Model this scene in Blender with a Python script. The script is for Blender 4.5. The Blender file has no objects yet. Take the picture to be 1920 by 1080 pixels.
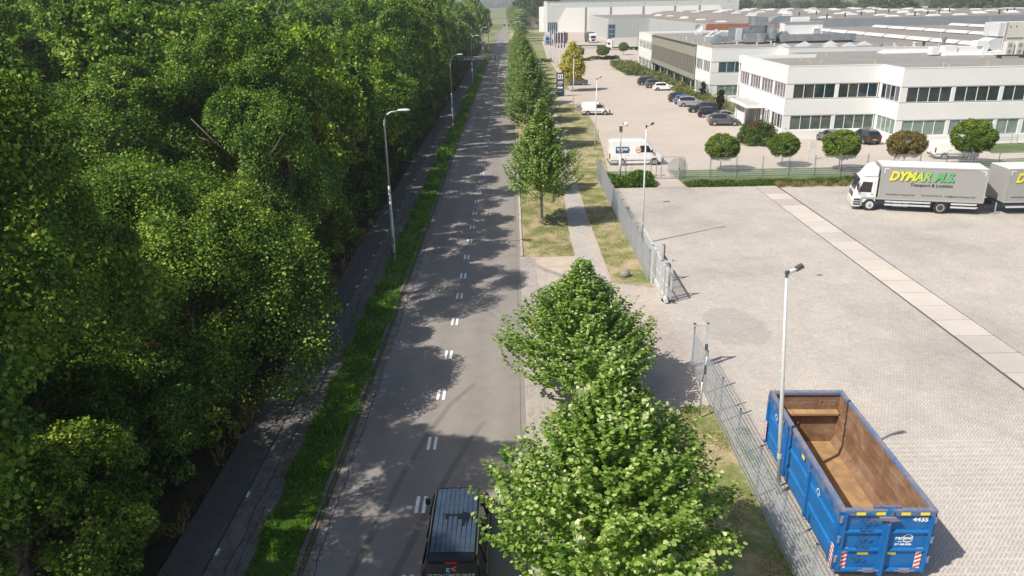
import bpy, bmesh, math, random
import numpy as np
from mathutils import Vector, Matrix
from mathutils.geometry import tessellate_polygon
R = math.radians
rng = np.random.default_rng(7)
random.seed(7)
SC = bpy.context.scene
COL = SC.collection

# ------------------------------------------------------------------ camera
CAMZ, PITCH, ROLL, YAW = 16.22, .3658, -.0199, .005
cy, sy = math.cos(YAW), math.sin(YAW)
def rz(v): return Vector((cy*v[0]-sy*v[1], sy*v[0]+cy*v[1], v[2]))
Fw = rz((0, math.cos(PITCH), -math.sin(PITCH)))
Up = rz((0, math.sin(PITCH), math.cos(PITCH)))
Rt = rz((1, 0, 0))
r_ = Rt*math.cos(ROLL)+Up*math.sin(ROLL)
u_ = Up*math.cos(ROLL)-Rt*math.sin(ROLL)
cd = bpy.data.cameras.new('camera')
cam = bpy.data.objects.new('camera', cd)
COL.objects.link(cam)
cam.matrix_world = Matrix(((r_.x, u_.x, -Fw.x, 0), (r_.y, u_.y, -Fw.y, 0), (r_.z, u_.z, -Fw.z, CAMZ), (0, 0, 0, 1)))
cd.sensor_width = 36
cd.lens = 1401.2/1920*36
cd.clip_start = .5
cd.clip_end = 9000
SC.camera = cam

# ------------------------------------------------------------------ sky, sun, exposure
SUN_EL, SUN_AZ = 48.5, 30.0        # shadows run towards +X turned 30 degrees to +Y
to_sun = Vector((-math.cos(R(SUN_AZ))*math.cos(R(SUN_EL)), -math.sin(R(SUN_AZ))*math.cos(R(SUN_EL)), math.sin(R(SUN_EL))))
w = bpy.data.worlds.new('World')
SC.world = w
w.use_nodes = True
wn = w.node_tree
sky = wn.nodes.new('ShaderNodeTexSky')
sky.sky_type = 'NISHITA'
sky.sun_disc = False
sky.sun_elevation = R(SUN_EL)
sky.sun_rotation = math.atan2(to_sun.x, to_sun.y)
sky.air_density = 1.0
sky.dust_density = 2.2
sky.ozone_density = 1.0
wn.links.new(sky.outputs[0], wn.nodes['Background'].inputs[0])
wn.nodes['Background'].inputs[1].default_value = .09
sd = bpy.data.lights.new('sun', 'SUN')
sd.energy = 4.3
sd.angle = R(.53)
sd.color = (1, .935, .84)
sun = bpy.data.objects.new('sun', sd)
COL.objects.link(sun)
sun.rotation_euler = to_sun.to_track_quat('Z', 'Y').to_euler()
vs = SC.view_settings
vs.view_transform = 'Standard'
vs.look = 'None'
vs.exposure = .42
vs.gamma = 1
vs.use_curve_mapping = False
SC.cycles.max_bounces = 6
SC.cycles.transparent_max_bounces = 6

# ------------------------------------------------------------------ materials
MATS = {}
class NT:
    def __init__(s, name):
        s.m = bpy.data.materials.new(name)
        s.m.use_nodes = True
        s.t = s.m.node_tree
        s.b = s.t.nodes['Principled BSDF']
        s._pos = None
    def n(s, typ, **k):
        nd = s.t.nodes.new(typ)
        for a, v in k.items(): setattr(nd, a, v)
        return nd
    def l(s, a, b): s.t.links.new(a, b)
    def pos(s):
        if s._pos is None: s._pos = s.n('ShaderNodeNewGeometry').outputs['Position']
        return s._pos
    def geo(s, o): return s.n('ShaderNodeNewGeometry').outputs[o]
    def obj(s): return s.n('ShaderNodeTexCoord').outputs['Object']
    def val(s, inp, v):
        if isinstance(v, (int, float)): inp.default_value = v
        elif isinstance(v, tuple): inp.default_value = v if len(v) == len(inp.default_value) else (*v, 1)
        else: s.l(v, inp)
    def math(s, op, a, b=None, c=None, clamp=False):
        nd = s.n('ShaderNodeMath', operation=op, use_clamp=clamp)
        s.val(nd.inputs[0], a)
        if b is not None: s.val(nd.inputs[1], b)
        if c is not None: s.val(nd.inputs[2], c)
        return nd.outputs[0]
    def scale(s, v, sc):
        nd = s.n('ShaderNodeVectorMath', operation='MULTIPLY')
        s.val(nd.inputs[0], v); nd.inputs[1].default_value = sc
        return nd.outputs[0]
    def noise(s, sc, detail=3, rough=.55, vec=None, dist=0):
        nd = s.n('ShaderNodeTexNoise')
        nd.inputs['Scale'].default_value = sc
        nd.inputs['Detail'].default_value = detail
        nd.inputs['Roughness'].default_value = rough
        nd.inputs['Distortion'].default_value = dist
        s.l(vec if vec is not None else s.pos(), nd.inputs['Vector'])
        return nd.outputs['Fac']
    def ramp(s, f, stops, interp='LINEAR'):
        nd = s.n('ShaderNodeValToRGB')
        cr = nd.color_ramp
        cr.interpolation = interp
        while len(cr.elements) < len(stops): cr.elements.new(.5)
        for e, (p, c) in zip(cr.elements, stops):
            e.position = p
            e.color = (*c, 1) if isinstance(c, tuple) else (c, c, c, 1)
        s.l(f, nd.inputs[0])
        return nd.outputs[0]
    def mix(s, f, a, b, blend='MIX'):
        nd = s.n('ShaderNodeMix', data_type='RGBA', blend_type=blend)
        s.val(nd.inputs[0], f); s.val(nd.inputs[6], a); s.val(nd.inputs[7], b)
        return nd.outputs[2]
    def bump(s, h, dist=.01, st=.5):
        nd = s.n('ShaderNodeBump')
        nd.inputs['Strength'].default_value = st
        nd.inputs['Distance'].default_value = dist
        s.l(h, nd.inputs['Height'])
        s.l(nd.outputs[0], s.b.inputs['Normal'])
    def fin(s, col, rough=.8, metal=0, spec=None):
        s.val(s.b.inputs['Base Color'], col)
        s.val(s.b.inputs['Roughness'], rough)
        s.b.inputs['Metallic'].default_value = metal
        if spec is not None: s.b.inputs['Specular IOR Level'].default_value = spec
        MATS[s.m.name] = s.m
        return s.m

def plain(name, col, rough=.6, metal=0, var=.12, sc=3, spec=None, coat=0):
    t = NT(name)
    f = t.noise(sc, 4, .6, vec=t.obj())
    lo = tuple(c*(1-var) for c in col); hi = tuple(min(1, c*(1+var)) for c in col)
    m = t.fin(t.ramp(f, [(.3, lo), (.7, hi)]), rough, metal, spec)
    if coat: t.b.inputs['Coat Weight'].default_value = coat; t.b.inputs['Coat Roughness'].default_value = .08
    return m

white_wall = plain('white_wall', (.75, .755, .735), .6, var=.025, sc=.35)
white_paint = plain('white_paint', (.82, .82, .80), .35, var=.02, coat=.3)
white_frame = plain('white_frame', (.76, .77, .76), .45, var=.04)
galv = plain('galvanised', (.42, .45, .47), .42, .55, var=.12, sc=5)
galv_light = plain('galvanised_light', (.62, .64, .65), .45, .2, var=.1, sc=4)
pole_mat = plain('pole_paint', (.58, .59, .58), .45, .2, var=.06)
lamp_white = plain('lamp_white', (.72, .74, .74), .35, var=.04)
dark_plastic = plain('dark_plastic', (.03, .032, .035), .55, var=.2)
grey_plastic = plain('grey_plastic', (.10, .10, .10), .6, var=.15)
rubber = plain('rubber', (.022, .022, .023), .8, var=.2)
alloy = plain('alloy', (.50, .51, .52), .35, .7, var=.1)
chrome = plain('chrome', (.6, .6, .6), .2, .9, var=.05)
black_paint = plain('black_paint', (.012, .013, .016), .28, var=.1, coat=.7)
anthracite = plain('anthracite_paint', (.045, .047, .052), .3, .3, var=.06, coat=.7)
grey_car = plain('grey_paint', (.13, .13, .135), .32, .4, var=.05, coat=.6)
silver = plain('silver_paint', (.46, .47, .48), .32, .5, var=.04, coat=.6)
blue_car = plain('light_blue_paint', (.10, .20, .42), .32, .3, var=.05, coat=.6)
red_car = plain('red_paint', (.35, .03, .02), .32, .1, var=.05, coat=.6)
slate_car = plain('slate_paint', (.10, .13, .16), .32, .4, var=.05, coat=.6)
glassm = plain('vehicle_glass', (.018, .022, .024), .06, var=.15, spec=.8)
red_lens = plain('red_lens', (.45, .02, .015), .2, var=.05)
orange_lens = plain('orange_lens', (.8, .3, .03), .25, var=.05)
clear_lens = plain('clear_lens', (.65, .67, .68), .12, .2, var=.05)
yellow_plate = plain('yellow_plate', (.75, .48, .02), .5, var=.03)
yellow_ref = plain('yellow_reflector', (.85, .72, .05), .4, var=.05)
bark = plain('bark', (.16, .13, .10), .9, var=.4, sc=6)
bark_pale = plain('bark_pale', (.30, .27, .23), .9, var=.35, sc=5)
navy = plain('navy_panel', (.018, .03, .07), .4, var=.06)
logo_white = plain('logo_white', (.85, .85, .85), .5, var=.01)
print_dark = plain('print_dark', (.05, .05, .055), .5, var=.03)
truck_grey = plain('trailer_panel', (.33, .325, .315), .4, var=.025, sc=.5)
truck_trim = plain('trailer_trim', (.52, .52, .51), .35, .5, var=.05)
truck_roof = plain('trailer_roof', (.72, .72, .70), .5, var=.06, sc=.7)
rust_red = plain('red_cladding', (.36, .13, .08), .8, var=.06, sc=.3)
concrete = plain('concrete', (.42, .40, .37), .85, var=.12, sc=2)
dark_metal = plain('dark_metal', (.07, .075, .08), .5, .5, var=.15)
duct = plain('duct_steel', (.50, .52, .53), .33, .85, var=.15, sc=1.2)
skylight_m = plain('skylight_shell', (.66, .67, .66), .35, var=.05, sc=.8)
cream_unit = plain('cream_unit', (.60, .58, .53), .5, var=.05, sc=.5)
blue_grey = plain('blue_grey_cladding', (.25, .28, .30), .55, .1, var=.05, sc=.4)
grey_clad = plain('grey_cladding', (.45, .465, .47), .55, .1, var=.03, sc=.3)
grey_clad2 = plain('pale_grey_cladding', (.50, .52, .505), .55, var=.03, sc=.2)
strip_grey = plain('dark_grey_strip', (.22, .225, .225), .6, var=.05)
blue_frame = plain('blue_frame', (.06, .17, .32), .5, var=.05)
hot_red = plain('sign_red', (.65, .07, .04), .45, var=.03)
sign_blue = plain('sign_blue', (.03, .09, .24), .45, var=.03)
sign_cyan = plain('sign_cyan', (.06, .42, .70), .45, var=.03)
tarp = plain('dark_tarpaulin', (.07, .085, .075), .6, var=.1)
brown_box = plain('brown_container', (.14, .07, .05), .6, var=.1)
truck_blue = plain('truck_blue', (.12, .28, .50), .4, var=.06)
house_roof = plain('red_roof_tiles', (.28, .13, .09), .8, var=.2, sc=1)
grey_roof = plain('grey_roof_tiles', (.16, .15, .15), .8, var=.15, sc=1)
cap_orange = plain('roof_marker_orange', (.85, .52, .10), .6, var=.05)
timber = plain('rack_purple_flag', (.06, .05, .14), .7, var=.2, sc=2)

def window_glass(name, lo, hi, z0, z1):
    """pane colour mottled at random between two tones"""
    t = NT(name)
    f = t.noise(.9, 2, .5)
    c = t.ramp(f, [(.35, lo), (.65, hi)])
    t.fin(c, .06, 0, .7)
    return t.m
glass_dark = window_glass('glass_dark', (.012, .02, .02), (.035, .045, .04), 0, 0)
glass_dark2 = window_glass('glass_dark_blue', (.012, .028, .035), (.03, .05, .055), 0, 0)
glass_green = window_glass('glass_grey_green', (.06, .085, .075), (.10, .125, .11), 0, 0)
glass_teal = window_glass('glass_teal', (.03, .075, .085), (.06, .11, .115), 0, 0)
glass_pale = window_glass('glass_blind', (.17, .23, .215), (.25, .31, .285), 0, 0)
glass_wing = window_glass('glass_dark_wing', (.045, .04, .055), (.085, .078, .10), 0, 0)
glass_mauve = window_glass('glass_mauve', (.10, .09, .125), (.17, .15, .19), 0, 0)  # mauve tint puts the reflection into the pane colour

def asphalt(name, c0, c1, patch=.35):
    t = NT(name)
    big = t.noise(.16, 5, .6, vec=t.scale(t.pos(), (1.6, .5, 1)))
    mid = t.noise(1.4, 4, .7)
    fine = t.noise(60, 2, .7)
    c = t.ramp(big, [(.3, c0), (.7, c1)])
    c = t.mix(.35, c, t.ramp(mid, [(.25, .55), (.8, 1.25)]), 'MULTIPLY')
    c = t.mix(.55, c, t.ramp(fine, [(.25, .45), (.75, 1.5)]), 'MULTIPLY')
    # wheel tracks along the road are a little smoother and paler
    sx = t.n('ShaderNodeSeparateXYZ'); t.l(t.pos(), sx.inputs[0])
    tr = t.math('SINE', t.math('MULTIPLY', t.math('ADD', sx.outputs[0], 6.65), 3.6))
    c = t.mix(t.math('MULTIPLY', t.math('ADD', tr, 1), .09), c, (c1[0]*1.25, c1[1]*1.25, c1[2]*1.25))
    blot = t.ramp(t.noise(.6, 6, .72, dist=.8), [(.60, 0.0), (.70, .22)])
    c = t.mix(blot, c, (c0[0]*.62, c0[1]*.62, c0[2]*.62))
    edge = t.math('MULTIPLY', t.math('GREATER_THAN', t.noise(2.2, 5, .7), .52), t.math('LESS_THAN', sx.outputs[0], -6.25))
    c = t.mix(t.math('MULTIPLY', edge, .5), c, (.10, .085, .06))
    t.bump(fine, .004, .5)
    return t.fin(c, .85)
road_m = asphalt('road_asphalt', (.235, .212, .19), (.29, .263, .238))
path_m = asphalt('cycle_path_asphalt', (.17, .157, .142), (.205, .19, .172))
path_new = asphalt('newer_path_asphalt', (.105, .099, .092), (.135, .128, .12))

def paving(name, cols, brick=.105, ang=45, joint=.09, patches=.5, jcol=(.19, .17, .15), ratio=2):
    """herringbone block paving from the true position, one tone per block"""
    t = NT(name)
    mp = t.n('ShaderNodeMapping'); mp.inputs['Rotation'].default_value = (0, 0, R(ang))
    t.l(t.pos(), mp.inputs[0])
    sp = t.n('ShaderNodeSeparateXYZ'); t.l(mp.outputs[0], sp.inputs[0])
    u = t.math('DIVIDE', sp.outputs[0], brick); v = t.math('DIVIDE', sp.outputs[1], brick)
    iu = t.math('FLOOR', u); iv = t.math('FLOOR', v)
    fu = t.math('SUBTRACT', u, iu); fv = t.math('SUBTRACT', v, iv)
    k = t.math('FLOORED_MODULO', t.math('SUBTRACT', iu, iv), 4)
    is0 = t.math('COMPARE', k, 0, .1); is1 = t.math('COMPARE', k, 1, .1)
    is2 = t.math('COMPARE', k, 2, .1); is3 = t.math('COMPARE', k, 3, .1)
    def near(d, off): return t.math('MULTIPLY', t.math('LESS_THAN', d, joint), t.math('SUBTRACT', 1, off))
    m = near(fu, is1)
    m = t.math('MAXIMUM', m, near(t.math('SUBTRACT', 1, fu), is0))
    m = t.math('MAXIMUM', m, near(fv, is2))
    m = t.math('MAXIMUM', m, near(t.math('SUBTRACT', 1, fv), is3))
    cb = t.n('ShaderNodeCombineXYZ')
    t.l(t.math('SUBTRACT', iu, is1), cb.inputs[0]); t.l(t.math('SUBTRACT', iv, is2), cb.inputs[1])
    wn_ = t.n('ShaderNodeTexWhiteNoise'); t.l(cb.outputs[0], wn_.inputs[0])
    c = t.ramp(wn_.outputs[0], [(i/(len(cols)-1), cc) for i, cc in enumerate(cols)])
    big = t.noise(.11, 5, .62)
    med = t.noise(.55, 4, .65, dist=.6)
    fine = t.noise(9, 3, .7)
    c = t.mix(patches, c, t.ramp(big, [(.32, (.72, .70, .70)), (.5, (.98, .95, .93)), (.68, (1.12, 1.08, 1.02))]), 'MULTIPLY')
    c = t.mix(patches*.7, c, t.ramp(med, [(.3, .78), (.7, 1.12)]), 'MULTIPLY')
    c = t.mix(.25, c, t.ramp(fine, [(.3, .7), (.75, 1.25)]), 'MULTIPLY')
    oil = t.ramp(t.noise(.75, 6, .7, dist=1.2), [(.66, 0.0), (.74, .28)])
    c = t.mix(oil, c, (.24, .22, .20))
    moss = t.ramp(t.noise(.35, 6, .75), [(.60, 0.0), (.72, .9)])
    c = t.mix(t.math('MULTIPLY', t.math('MULTIPLY', m, moss), .55), c, (.12, .13, .06))
    j = t.math('MULTIPLY', m, .72)
    c = t.mix(j, c, jcol)
    t.bump(t.math('SUBTRACT', 1, m), .006, .35)
    return t.fin(c, .88), c, t

yard_cols = [(.455, .427, .385), (.525, .492, .44), (.485, .452, .41), (.565, .53, .475)]
yard_m, _, _ = paving('yard_paving', yard_cols, patches=.72)
drive_m, _, _ = paving('drive_paving', [(.46, .405, .355), (.53, .47, .41), (.49, .42, .375), (.56, .505, .44)], ang=0, patches=.7)
lot_m, _, _ = paving('car_park_paving', [(.50, .435, .37), (.555, .485, .415), (.53, .46, .39)], patches=.35, jcol=(.3, .27, .24))
patch_m, _, _ = paving('relaid_paving', [(.39, .365, .34), (.44, .41, .38), (.405, .38, .35), (.48, .45, .41)], patches=.3)
fr_m, _, _ = paving('far_paving', [(.42, .35, .29), (.46, .39, .33)], patches=.3)
def simple_block(name, cols, isl=True, rough=.88):
    t = NT(name)
    nd = t.n('ShaderNodeObjectInfo').outputs['Random'] if not isl else t.geo('Random Per Island')
    c = t.ramp(nd, [(i/(len(cols)-1), cc) for i, cc in enumerate(cols)])
    big = t.noise(.11, 5, .62); med = t.noise(.55, 4, .65, dist=.6); fine = t.noise(30, 3, .7)
    c = t.mix(.5, c, t.ramp(big, [(.32, (.72, .70, .70)), (.5, (.98, .95, .93)), (.68, (1.12, 1.08, 1.02))]), 'MULTIPLY')
    c = t.mix(.35, c, t.ramp(med, [(.3, .78), (.7, 1.12)]), 'MULTIPLY')
    c = t.mix(.45, c, t.ramp(fine, [(.3, .7), (.75, 1.25)]), 'MULTIPLY')
    t.bump(fine, .003, .4)
    return t.fin(c, rough)
block_one = simple_block('paving_block', yard_cols, False)
block_many = simple_block('paving_blocks', yard_cols, True)
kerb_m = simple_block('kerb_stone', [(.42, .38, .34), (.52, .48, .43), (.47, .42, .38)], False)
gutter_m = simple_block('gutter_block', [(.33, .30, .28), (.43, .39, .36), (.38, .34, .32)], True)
slab_m = simple_block('concrete_slab', [(.53, .49, .435), (.585, .545, .48), (.51, .475, .425)], False)
slab_dk = simple_block('concrete_slab_pink', [(.45, .39, .345), (.48, .42, .37)], False)
tile_m = simple_block('pavement_tile', [(.40, .385, .365), (.46, .44, .415)], True)
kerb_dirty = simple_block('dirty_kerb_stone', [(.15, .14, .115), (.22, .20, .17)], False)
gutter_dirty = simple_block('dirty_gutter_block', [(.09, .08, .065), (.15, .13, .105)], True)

def sand():
    t = NT('sand')
    c = t.ramp(t.noise(1.2, 6, .7), [(.3, (.42, .34, .26)), (.7, (.58, .49, .39))])
    c = t.mix(.5, c, t.ramp(t.noise(30, 3, .7), [(.3, .7), (.7, 1.2)]), 'MULTIPLY')
    return t.fin(c, .95)
sand_m = sand()
def lawn(name, greens, straw, bias=.5, sc=.45):
    t = NT(name)
    a = t.noise(sc, 6, .68, dist=.4)
    b = t.noise(4, 4, .7)
    f = t.math('ADD', t.math('MULTIPLY', a, .75), t.math('MULTIPLY', b, .25))
    c = t.ramp(f, [(bias-.1, greens[0]), (bias-.01, greens[1]), (bias+.05, straw[0]), (bias+.14, straw[1])])
    c = t.mix(.6, c, t.ramp(t.noise(45, 3, .75), [(.25, .45), (.75, 1.45)]), 'MULTIPLY')
    t.bump(t.noise(60, 2, .7), .02, .6)
    return t.fin(c, .95, 0, .1)
lawn_m = lawn('dry_lawn', [(.13, .17, .05), (.21, .225, .085)], [(.36, .30, .175), (.46, .375, .24)], .48)
field_m = lawn('field', [(.13, .17, .06), (.19, .21, .09)], [(.28, .27, .14), (.33, .31, .19)], .5, .01)
straw_m = lawn('straw_field', [(.30, .27, .13), (.34, .29, .15)], [(.40, .31, .18), (.44, .35, .22)], .45, .05)
soil_m = lawn('woodland_soil', [(.03, .03, .015), (.045, .04, .022)], [(.07, .05, .03), (.10, .07, .045)], .5)
verge_m = lawn('verge_soil', [(.05, .10, .015), (.08, .14, .025)], [(.14, .14, .05), (.20, .17, .08)], .56)
isl_m = lawn('back_lawn', [(.10, .145, .06), (.14, .175, .08)], [(.18, .2, .09), (.24, .23, .12)], .58)

def foliage(name, cols, back=None, trans=.3, hue_obj=.25, rough=.5, wi=.55):
    t = NT(name)
    isl = t.geo('Random Per Island')
    big = t.noise(.55, 3, .6)
    f = t.math('ADD', t.math('MULTIPLY', isl, wi), t.math('MULTIPLY', t.math('ADD', t.math('MULTIPLY', t.math('SUBTRACT', big, .5), 1.6), .5), 1-wi))
    c = t.ramp(f, [(.15+.7*i/(len(cols)-1), cc) for i, cc in enumerate(cols)])
    oi = t.n('ShaderNodeObjectInfo').outputs['Random']
    c = t.mix(hue_obj, c, t.ramp(oi, [(0, (.62, .80, .75)), (.35, (.95, 1.0, .9)), (.7, (1.15, 1.1, .9)), (1, (1.5, 1.3, .9))]), 'MULTIPLY')
    if back:
        c = t.mix(t.math('MULTIPLY', t.geo('Backfacing'), back[1]), c, back[0])
    t.fin(c, rough, 0, .12)
    tr = t.n('ShaderNodeBsdfTranslucent')
    tc = t.mix(1.0, c, (1.5, 1.9, .5), 'MULTIPLY')
    t.l(tc, tr.inputs[0])
    mx = t.n('ShaderNodeMixShader'); mx.inputs[0].default_value = trans
    t.l(t.b.outputs[0], mx.inputs[1]); t.l(tr.outputs[0], mx.inputs[2])
    t.l(mx.outputs[0], t.t.nodes['Material Output'].inputs[0])
    return t.m
oak_m = foliage('wood_leaves', [(.013, .038, .007), (.04, .095, .014), (.16, .25, .035), (.42, .48, .11)], trans=.18, hue_obj=.75, wi=.42)  # ramp ends paint shaded and sunlit leaves into the clump colour
oak_mid = foliage('mid_wood_leaves', [(.02, .052, .010), (.06, .125, .02), (.20, .29, .045), (.46, .52, .13)], trans=.22, hue_obj=.75, wi=.42)  # brighter copy of the near leaves, sunlight and haze in the colour
oak_far = foliage('far_wood_leaves', [(.035, .075, .020), (.10, .17, .04), (.26, .34, .085), (.50, .54, .20)], trans=.2, hue_obj=.9, wi=.42)  # same leaves paled again, distance haze put into the colour
lime_m = foliage('lime_leaves', [(.045, .10, .014), (.11, .20, .03), (.25, .35, .075), (.58, .62, .30)], back=((.42, .46, .30), .5), trans=.3, hue_obj=.1)
lime_far = foliage('lime_row_leaves', [(.045, .10, .022), (.10, .17, .04), (.20, .27, .075), (.52, .54, .32)], back=((.36, .40, .24), .5), trans=.28, hue_obj=.2)  # palest ramp colour stands in for highlights along the row
bract_m = foliage('lime_bracts', [(.42, .48, .24), (.60, .62, .38)], trans=.25, hue_obj=0)
globe_m = foliage('maple_leaves', [(.045, .09, .014), (.10, .165, .024), (.19, .25, .036), (.30, .32, .055)], trans=.2, hue_obj=.15)
globe_brown = foliage('browning_maple_leaves', [(.07, .10, .025), (.15, .15, .045), (.27, .18, .07), (.32, .21, .08)], trans=.2, hue_obj=.1)
golden_m = foliage('golden_leaves', [(.13, .17, .02), (.38, .34, .04), (.58, .50, .09), (.68, .58, .2)], trans=.2, hue_obj=0)
bush_m = foliage('bush_leaves', [(.04, .08, .02), (.08, .13, .025), (.14, .18, .03)], trans=.2, hue_obj=.1)
cop_m = foliage('copper_leaves', [(.10, .05, .04), (.17, .09, .07)], trans=.15, hue_obj=0)
cyp_m = foliage('cypress_leaves', [(.015, .02, .01), (.03, .035, .018)], trans=.1, hue_obj=0)
mead_m = foliage('border_leaves', [(.08, .12, .03), (.16, .18, .05), (.26, .24, .10), (.36, .31, .18)], trans=.2, hue_obj=.0)
grass_m = foliage('verge_grass', [(.06, .145, .02), (.115, .24, .03), (.19, .33, .05), (.36, .42, .14)], trans=.38, hue_obj=0)
dry_m = foliage('lawn_blades', [(.12, .17, .05), (.25, .25, .10), (.42, .36, .19), (.50, .42, .25)], trans=.2, hue_obj=0)
brown_grass = foliage('dead_grass', [(.20, .15, .07), (.34, .26, .13)], trans=.2, hue_obj=0)

# ------------------------------------------------------------------ builders
def tag(o, label=None, cat=None, group=None, kind=None):
    if label: o['label'] = label
    if cat: o['category'] = cat
    if group: o['group'] = group
    if kind: o['kind'] = kind
    return o
def empty(name, loc=(0, 0, 0), rot=0, label=None, cat=None, group=None, kind=None):
    o = bpy.data.objects.new(name, None)
    COL.objects.link(o)
    o.location = loc
    o.rotation_euler = (0, 0, rot)
    o.empty_display_size = .3
    return tag(o, label, cat, group, kind)
def link(name, me, parent=None, loc=(0, 0, 0), rot=0):
    o = bpy.data.objects.new(name, me)
    COL.objects.link(o)
    o.location = loc
    o.rotation_euler = (0, 0, rot)
    if parent: o.parent = parent
    return o
def children(o): return [c for c in bpy.data.objects if c.parent is o]
KIDS = {}
def copy_tree(o, parent=None, table=None):
    if table is None:
        table = {}
        for x in bpy.data.objects:
            if x.parent: table.setdefault(x.parent.name, []).append(x)
    c = o.copy()
    COL.objects.link(c)
    c.parent = parent
    for ch in table.get(o.name, []): copy_tree(ch, c, table)
    return c

class MB:
    def __init__(s): s.v = []; s.f = []
    def add(s, vs, fs):
        b = len(s.v)
        s.v.extend(tuple(p) for p in vs)
        s.f.extend(tuple(i+b for i in f) for f in fs)
        return s
    def box(s, x0, y0, z0, x1, y1, z1):
        if x0 > x1: x0, x1 = x1, x0
        if y0 > y1: y0, y1 = y1, y0
        if z0 > z1: z0, z1 = z1, z0
        return s.add([(x0, y0, z0), (x1, y0, z0), (x1, y1, z0), (x0, y1, z0), (x0, y0, z1), (x1, y0, z1), (x1, y1, z1), (x0, y1, z1)],
                     [(0, 3, 2, 1), (4, 5, 6, 7), (0, 1, 5, 4), (1, 2, 6, 5), (2, 3, 7, 6), (3, 0, 4, 7)])
    def tub(s, pts, rad, n=8, cap=True):
        """tube through points with radii"""
        pts = [Vector(p) for p in pts]
        if isinstance(rad, (int, float)): rad = [rad]*len(pts)
        base = len(s.v); rings = []
        for i, p in enumerate(pts):
            d = (pts[min(i+1, len(pts)-1)]-pts[max(i-1, 0)])
            d.normalize()
            a = Vector((0, 0, 1)) if abs(d.z) < .9 else Vector((1, 0, 0))
            e1 = d.cross(a).normalized(); e2 = d.cross(e1)
            rings.append([p+(e1*math.cos(2*math.pi*k/n)+e2*math.sin(2*math.pi*k/n))*rad[i] for k in range(n)])
        vs = [q for r in rings for q in r]; fs = []
        for i in range(len(pts)-1):
            for k in range(n):
                fs.append((i*n+k, i*n+(k+1) % n, (i+1)*n+(k+1) % n, (i+1)*n+k))
        if cap:
            fs.append(tuple(range(n))[::-1]); fs.append(tuple((len(pts)-1)*n+k for k in range(n)))
        return s.add(vs, fs)
    def prism(s, poly, z0, z1):
        n = len(poly)
        vs = [(p[0], p[1], z0) for p in poly]+[(p[0], p[1], z1) for p in poly]
        fs = [tuple(range(n))[::-1], tuple(range(n, 2*n))]+[(i, (i+1) % n, n+(i+1) % n, n+i) for i in range(n)]
        return s.add(vs, fs)
    def extr(s, poly, fn0, fn1):
        """polygon in 2D mapped by two functions to two faces, joined"""
        n = len(poly)
        vs = [fn0(*p) for p in poly]+[fn1(*p) for p in poly]
        fs = [tuple(range(n))[::-1], tuple(range(n, 2*n))]+[(i, (i+1) % n, n+(i+1) % n, n+i) for i in range(n)]
        return s.add(vs, fs)
    def wheel(s, x, y0, y1, z, r, n=20, bev=.03):
        prof = [(y0, r*.55), (y0, r-bev), (y0+(y1-y0)*.12, r), (y1-(y1-y0)*.12, r), (y1, r-bev), (y1, r*.55)]
        vs = [(x+q*math.cos(2*math.pi*k/n), y, z+q*math.sin(2*math.pi*k/n)) for (y, q) in prof for k in range(n)]
        fs = [(i*n+k, i*n+(k+1) % n, (i+1)*n+(k+1) % n, (i+1)*n+k) for i in range(len(prof)-1) for k in range(n)]
        fs += [tuple(range(n)), tuple((len(prof)-1)*n+k for k in range(n))[::-1]]
        return s.add(vs, fs)
    def sphere(s, c, r, nu=12, nv=8, zs=1):
        vs = []; fs = []
        for j in range(nv+1):
            th = math.pi*j/nv
            for i in range(nu):
                ph = 2*math.pi*i/nu
                vs.append((c[0]+r*math.sin(th)*math.cos(ph), c[1]+r*math.sin(th)*math.sin(ph), c[2]+r*zs*math.cos(th)))
        for j in range(nv):
            for i in range(nu):
                fs.append((j*nu+i, (j+1)*nu+i, (j+1)*nu+(i+1) % nu, j*nu+(i+1) % nu))
        return s.add(vs, fs)
    def mesh(s, name, mat, smooth=False):
        me = bpy.data.meshes.new(name)
        me.from_pydata(s.v, [], s.f)
        me.materials.append(mat)
        if smooth: me.polygons.foreach_set('use_smooth', [True]*len(me.polygons))
        me.update()
        bm = bmesh.new(); bm.from_mesh(me)
        bmesh.ops.recalc_face_normals(bm, faces=bm.faces)
        bm.to_mesh(me); bm.free()
        return me
    def build(s, name, mat, parent=None, smooth=False, loc=(0, 0, 0), rot=0):
        return link(name, s.mesh(name, mat, smooth), parent, loc, rot)
def box(name, mat, parent, *b): return MB().box(*b).build(name, mat, parent)
def sheet(name, mat, polys, z, parent=None):
    bm = bmesh.new()
    if not isinstance(polys[0][0], (tuple, list)): polys = [polys]
    for poly in polys:
        vs_ = [bm.verts.new((p[0], p[1], z)) for p in poly]
        for a, b, c in tessellate_polygon([[Vector((p[0], p[1], 0)) for p in poly]]):
            bm.faces.new((vs_[a], vs_[b], vs_[c]))
    for f in bm.faces:
        f.normal_update()
        if f.normal.z < 0: f.normal_flip()
    me = bpy.data.meshes.new(name)
    bm.to_mesh(me); bm.free()
    me.materials.append(mat)
    o = link(name, me, parent)
    if not parent: o['kind'] = 'structure'
    return o
def rect(x0, y0, x1, y1): return [(x0, y0), (x1, y0), (x1, y1), (x0, y1)]

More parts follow.
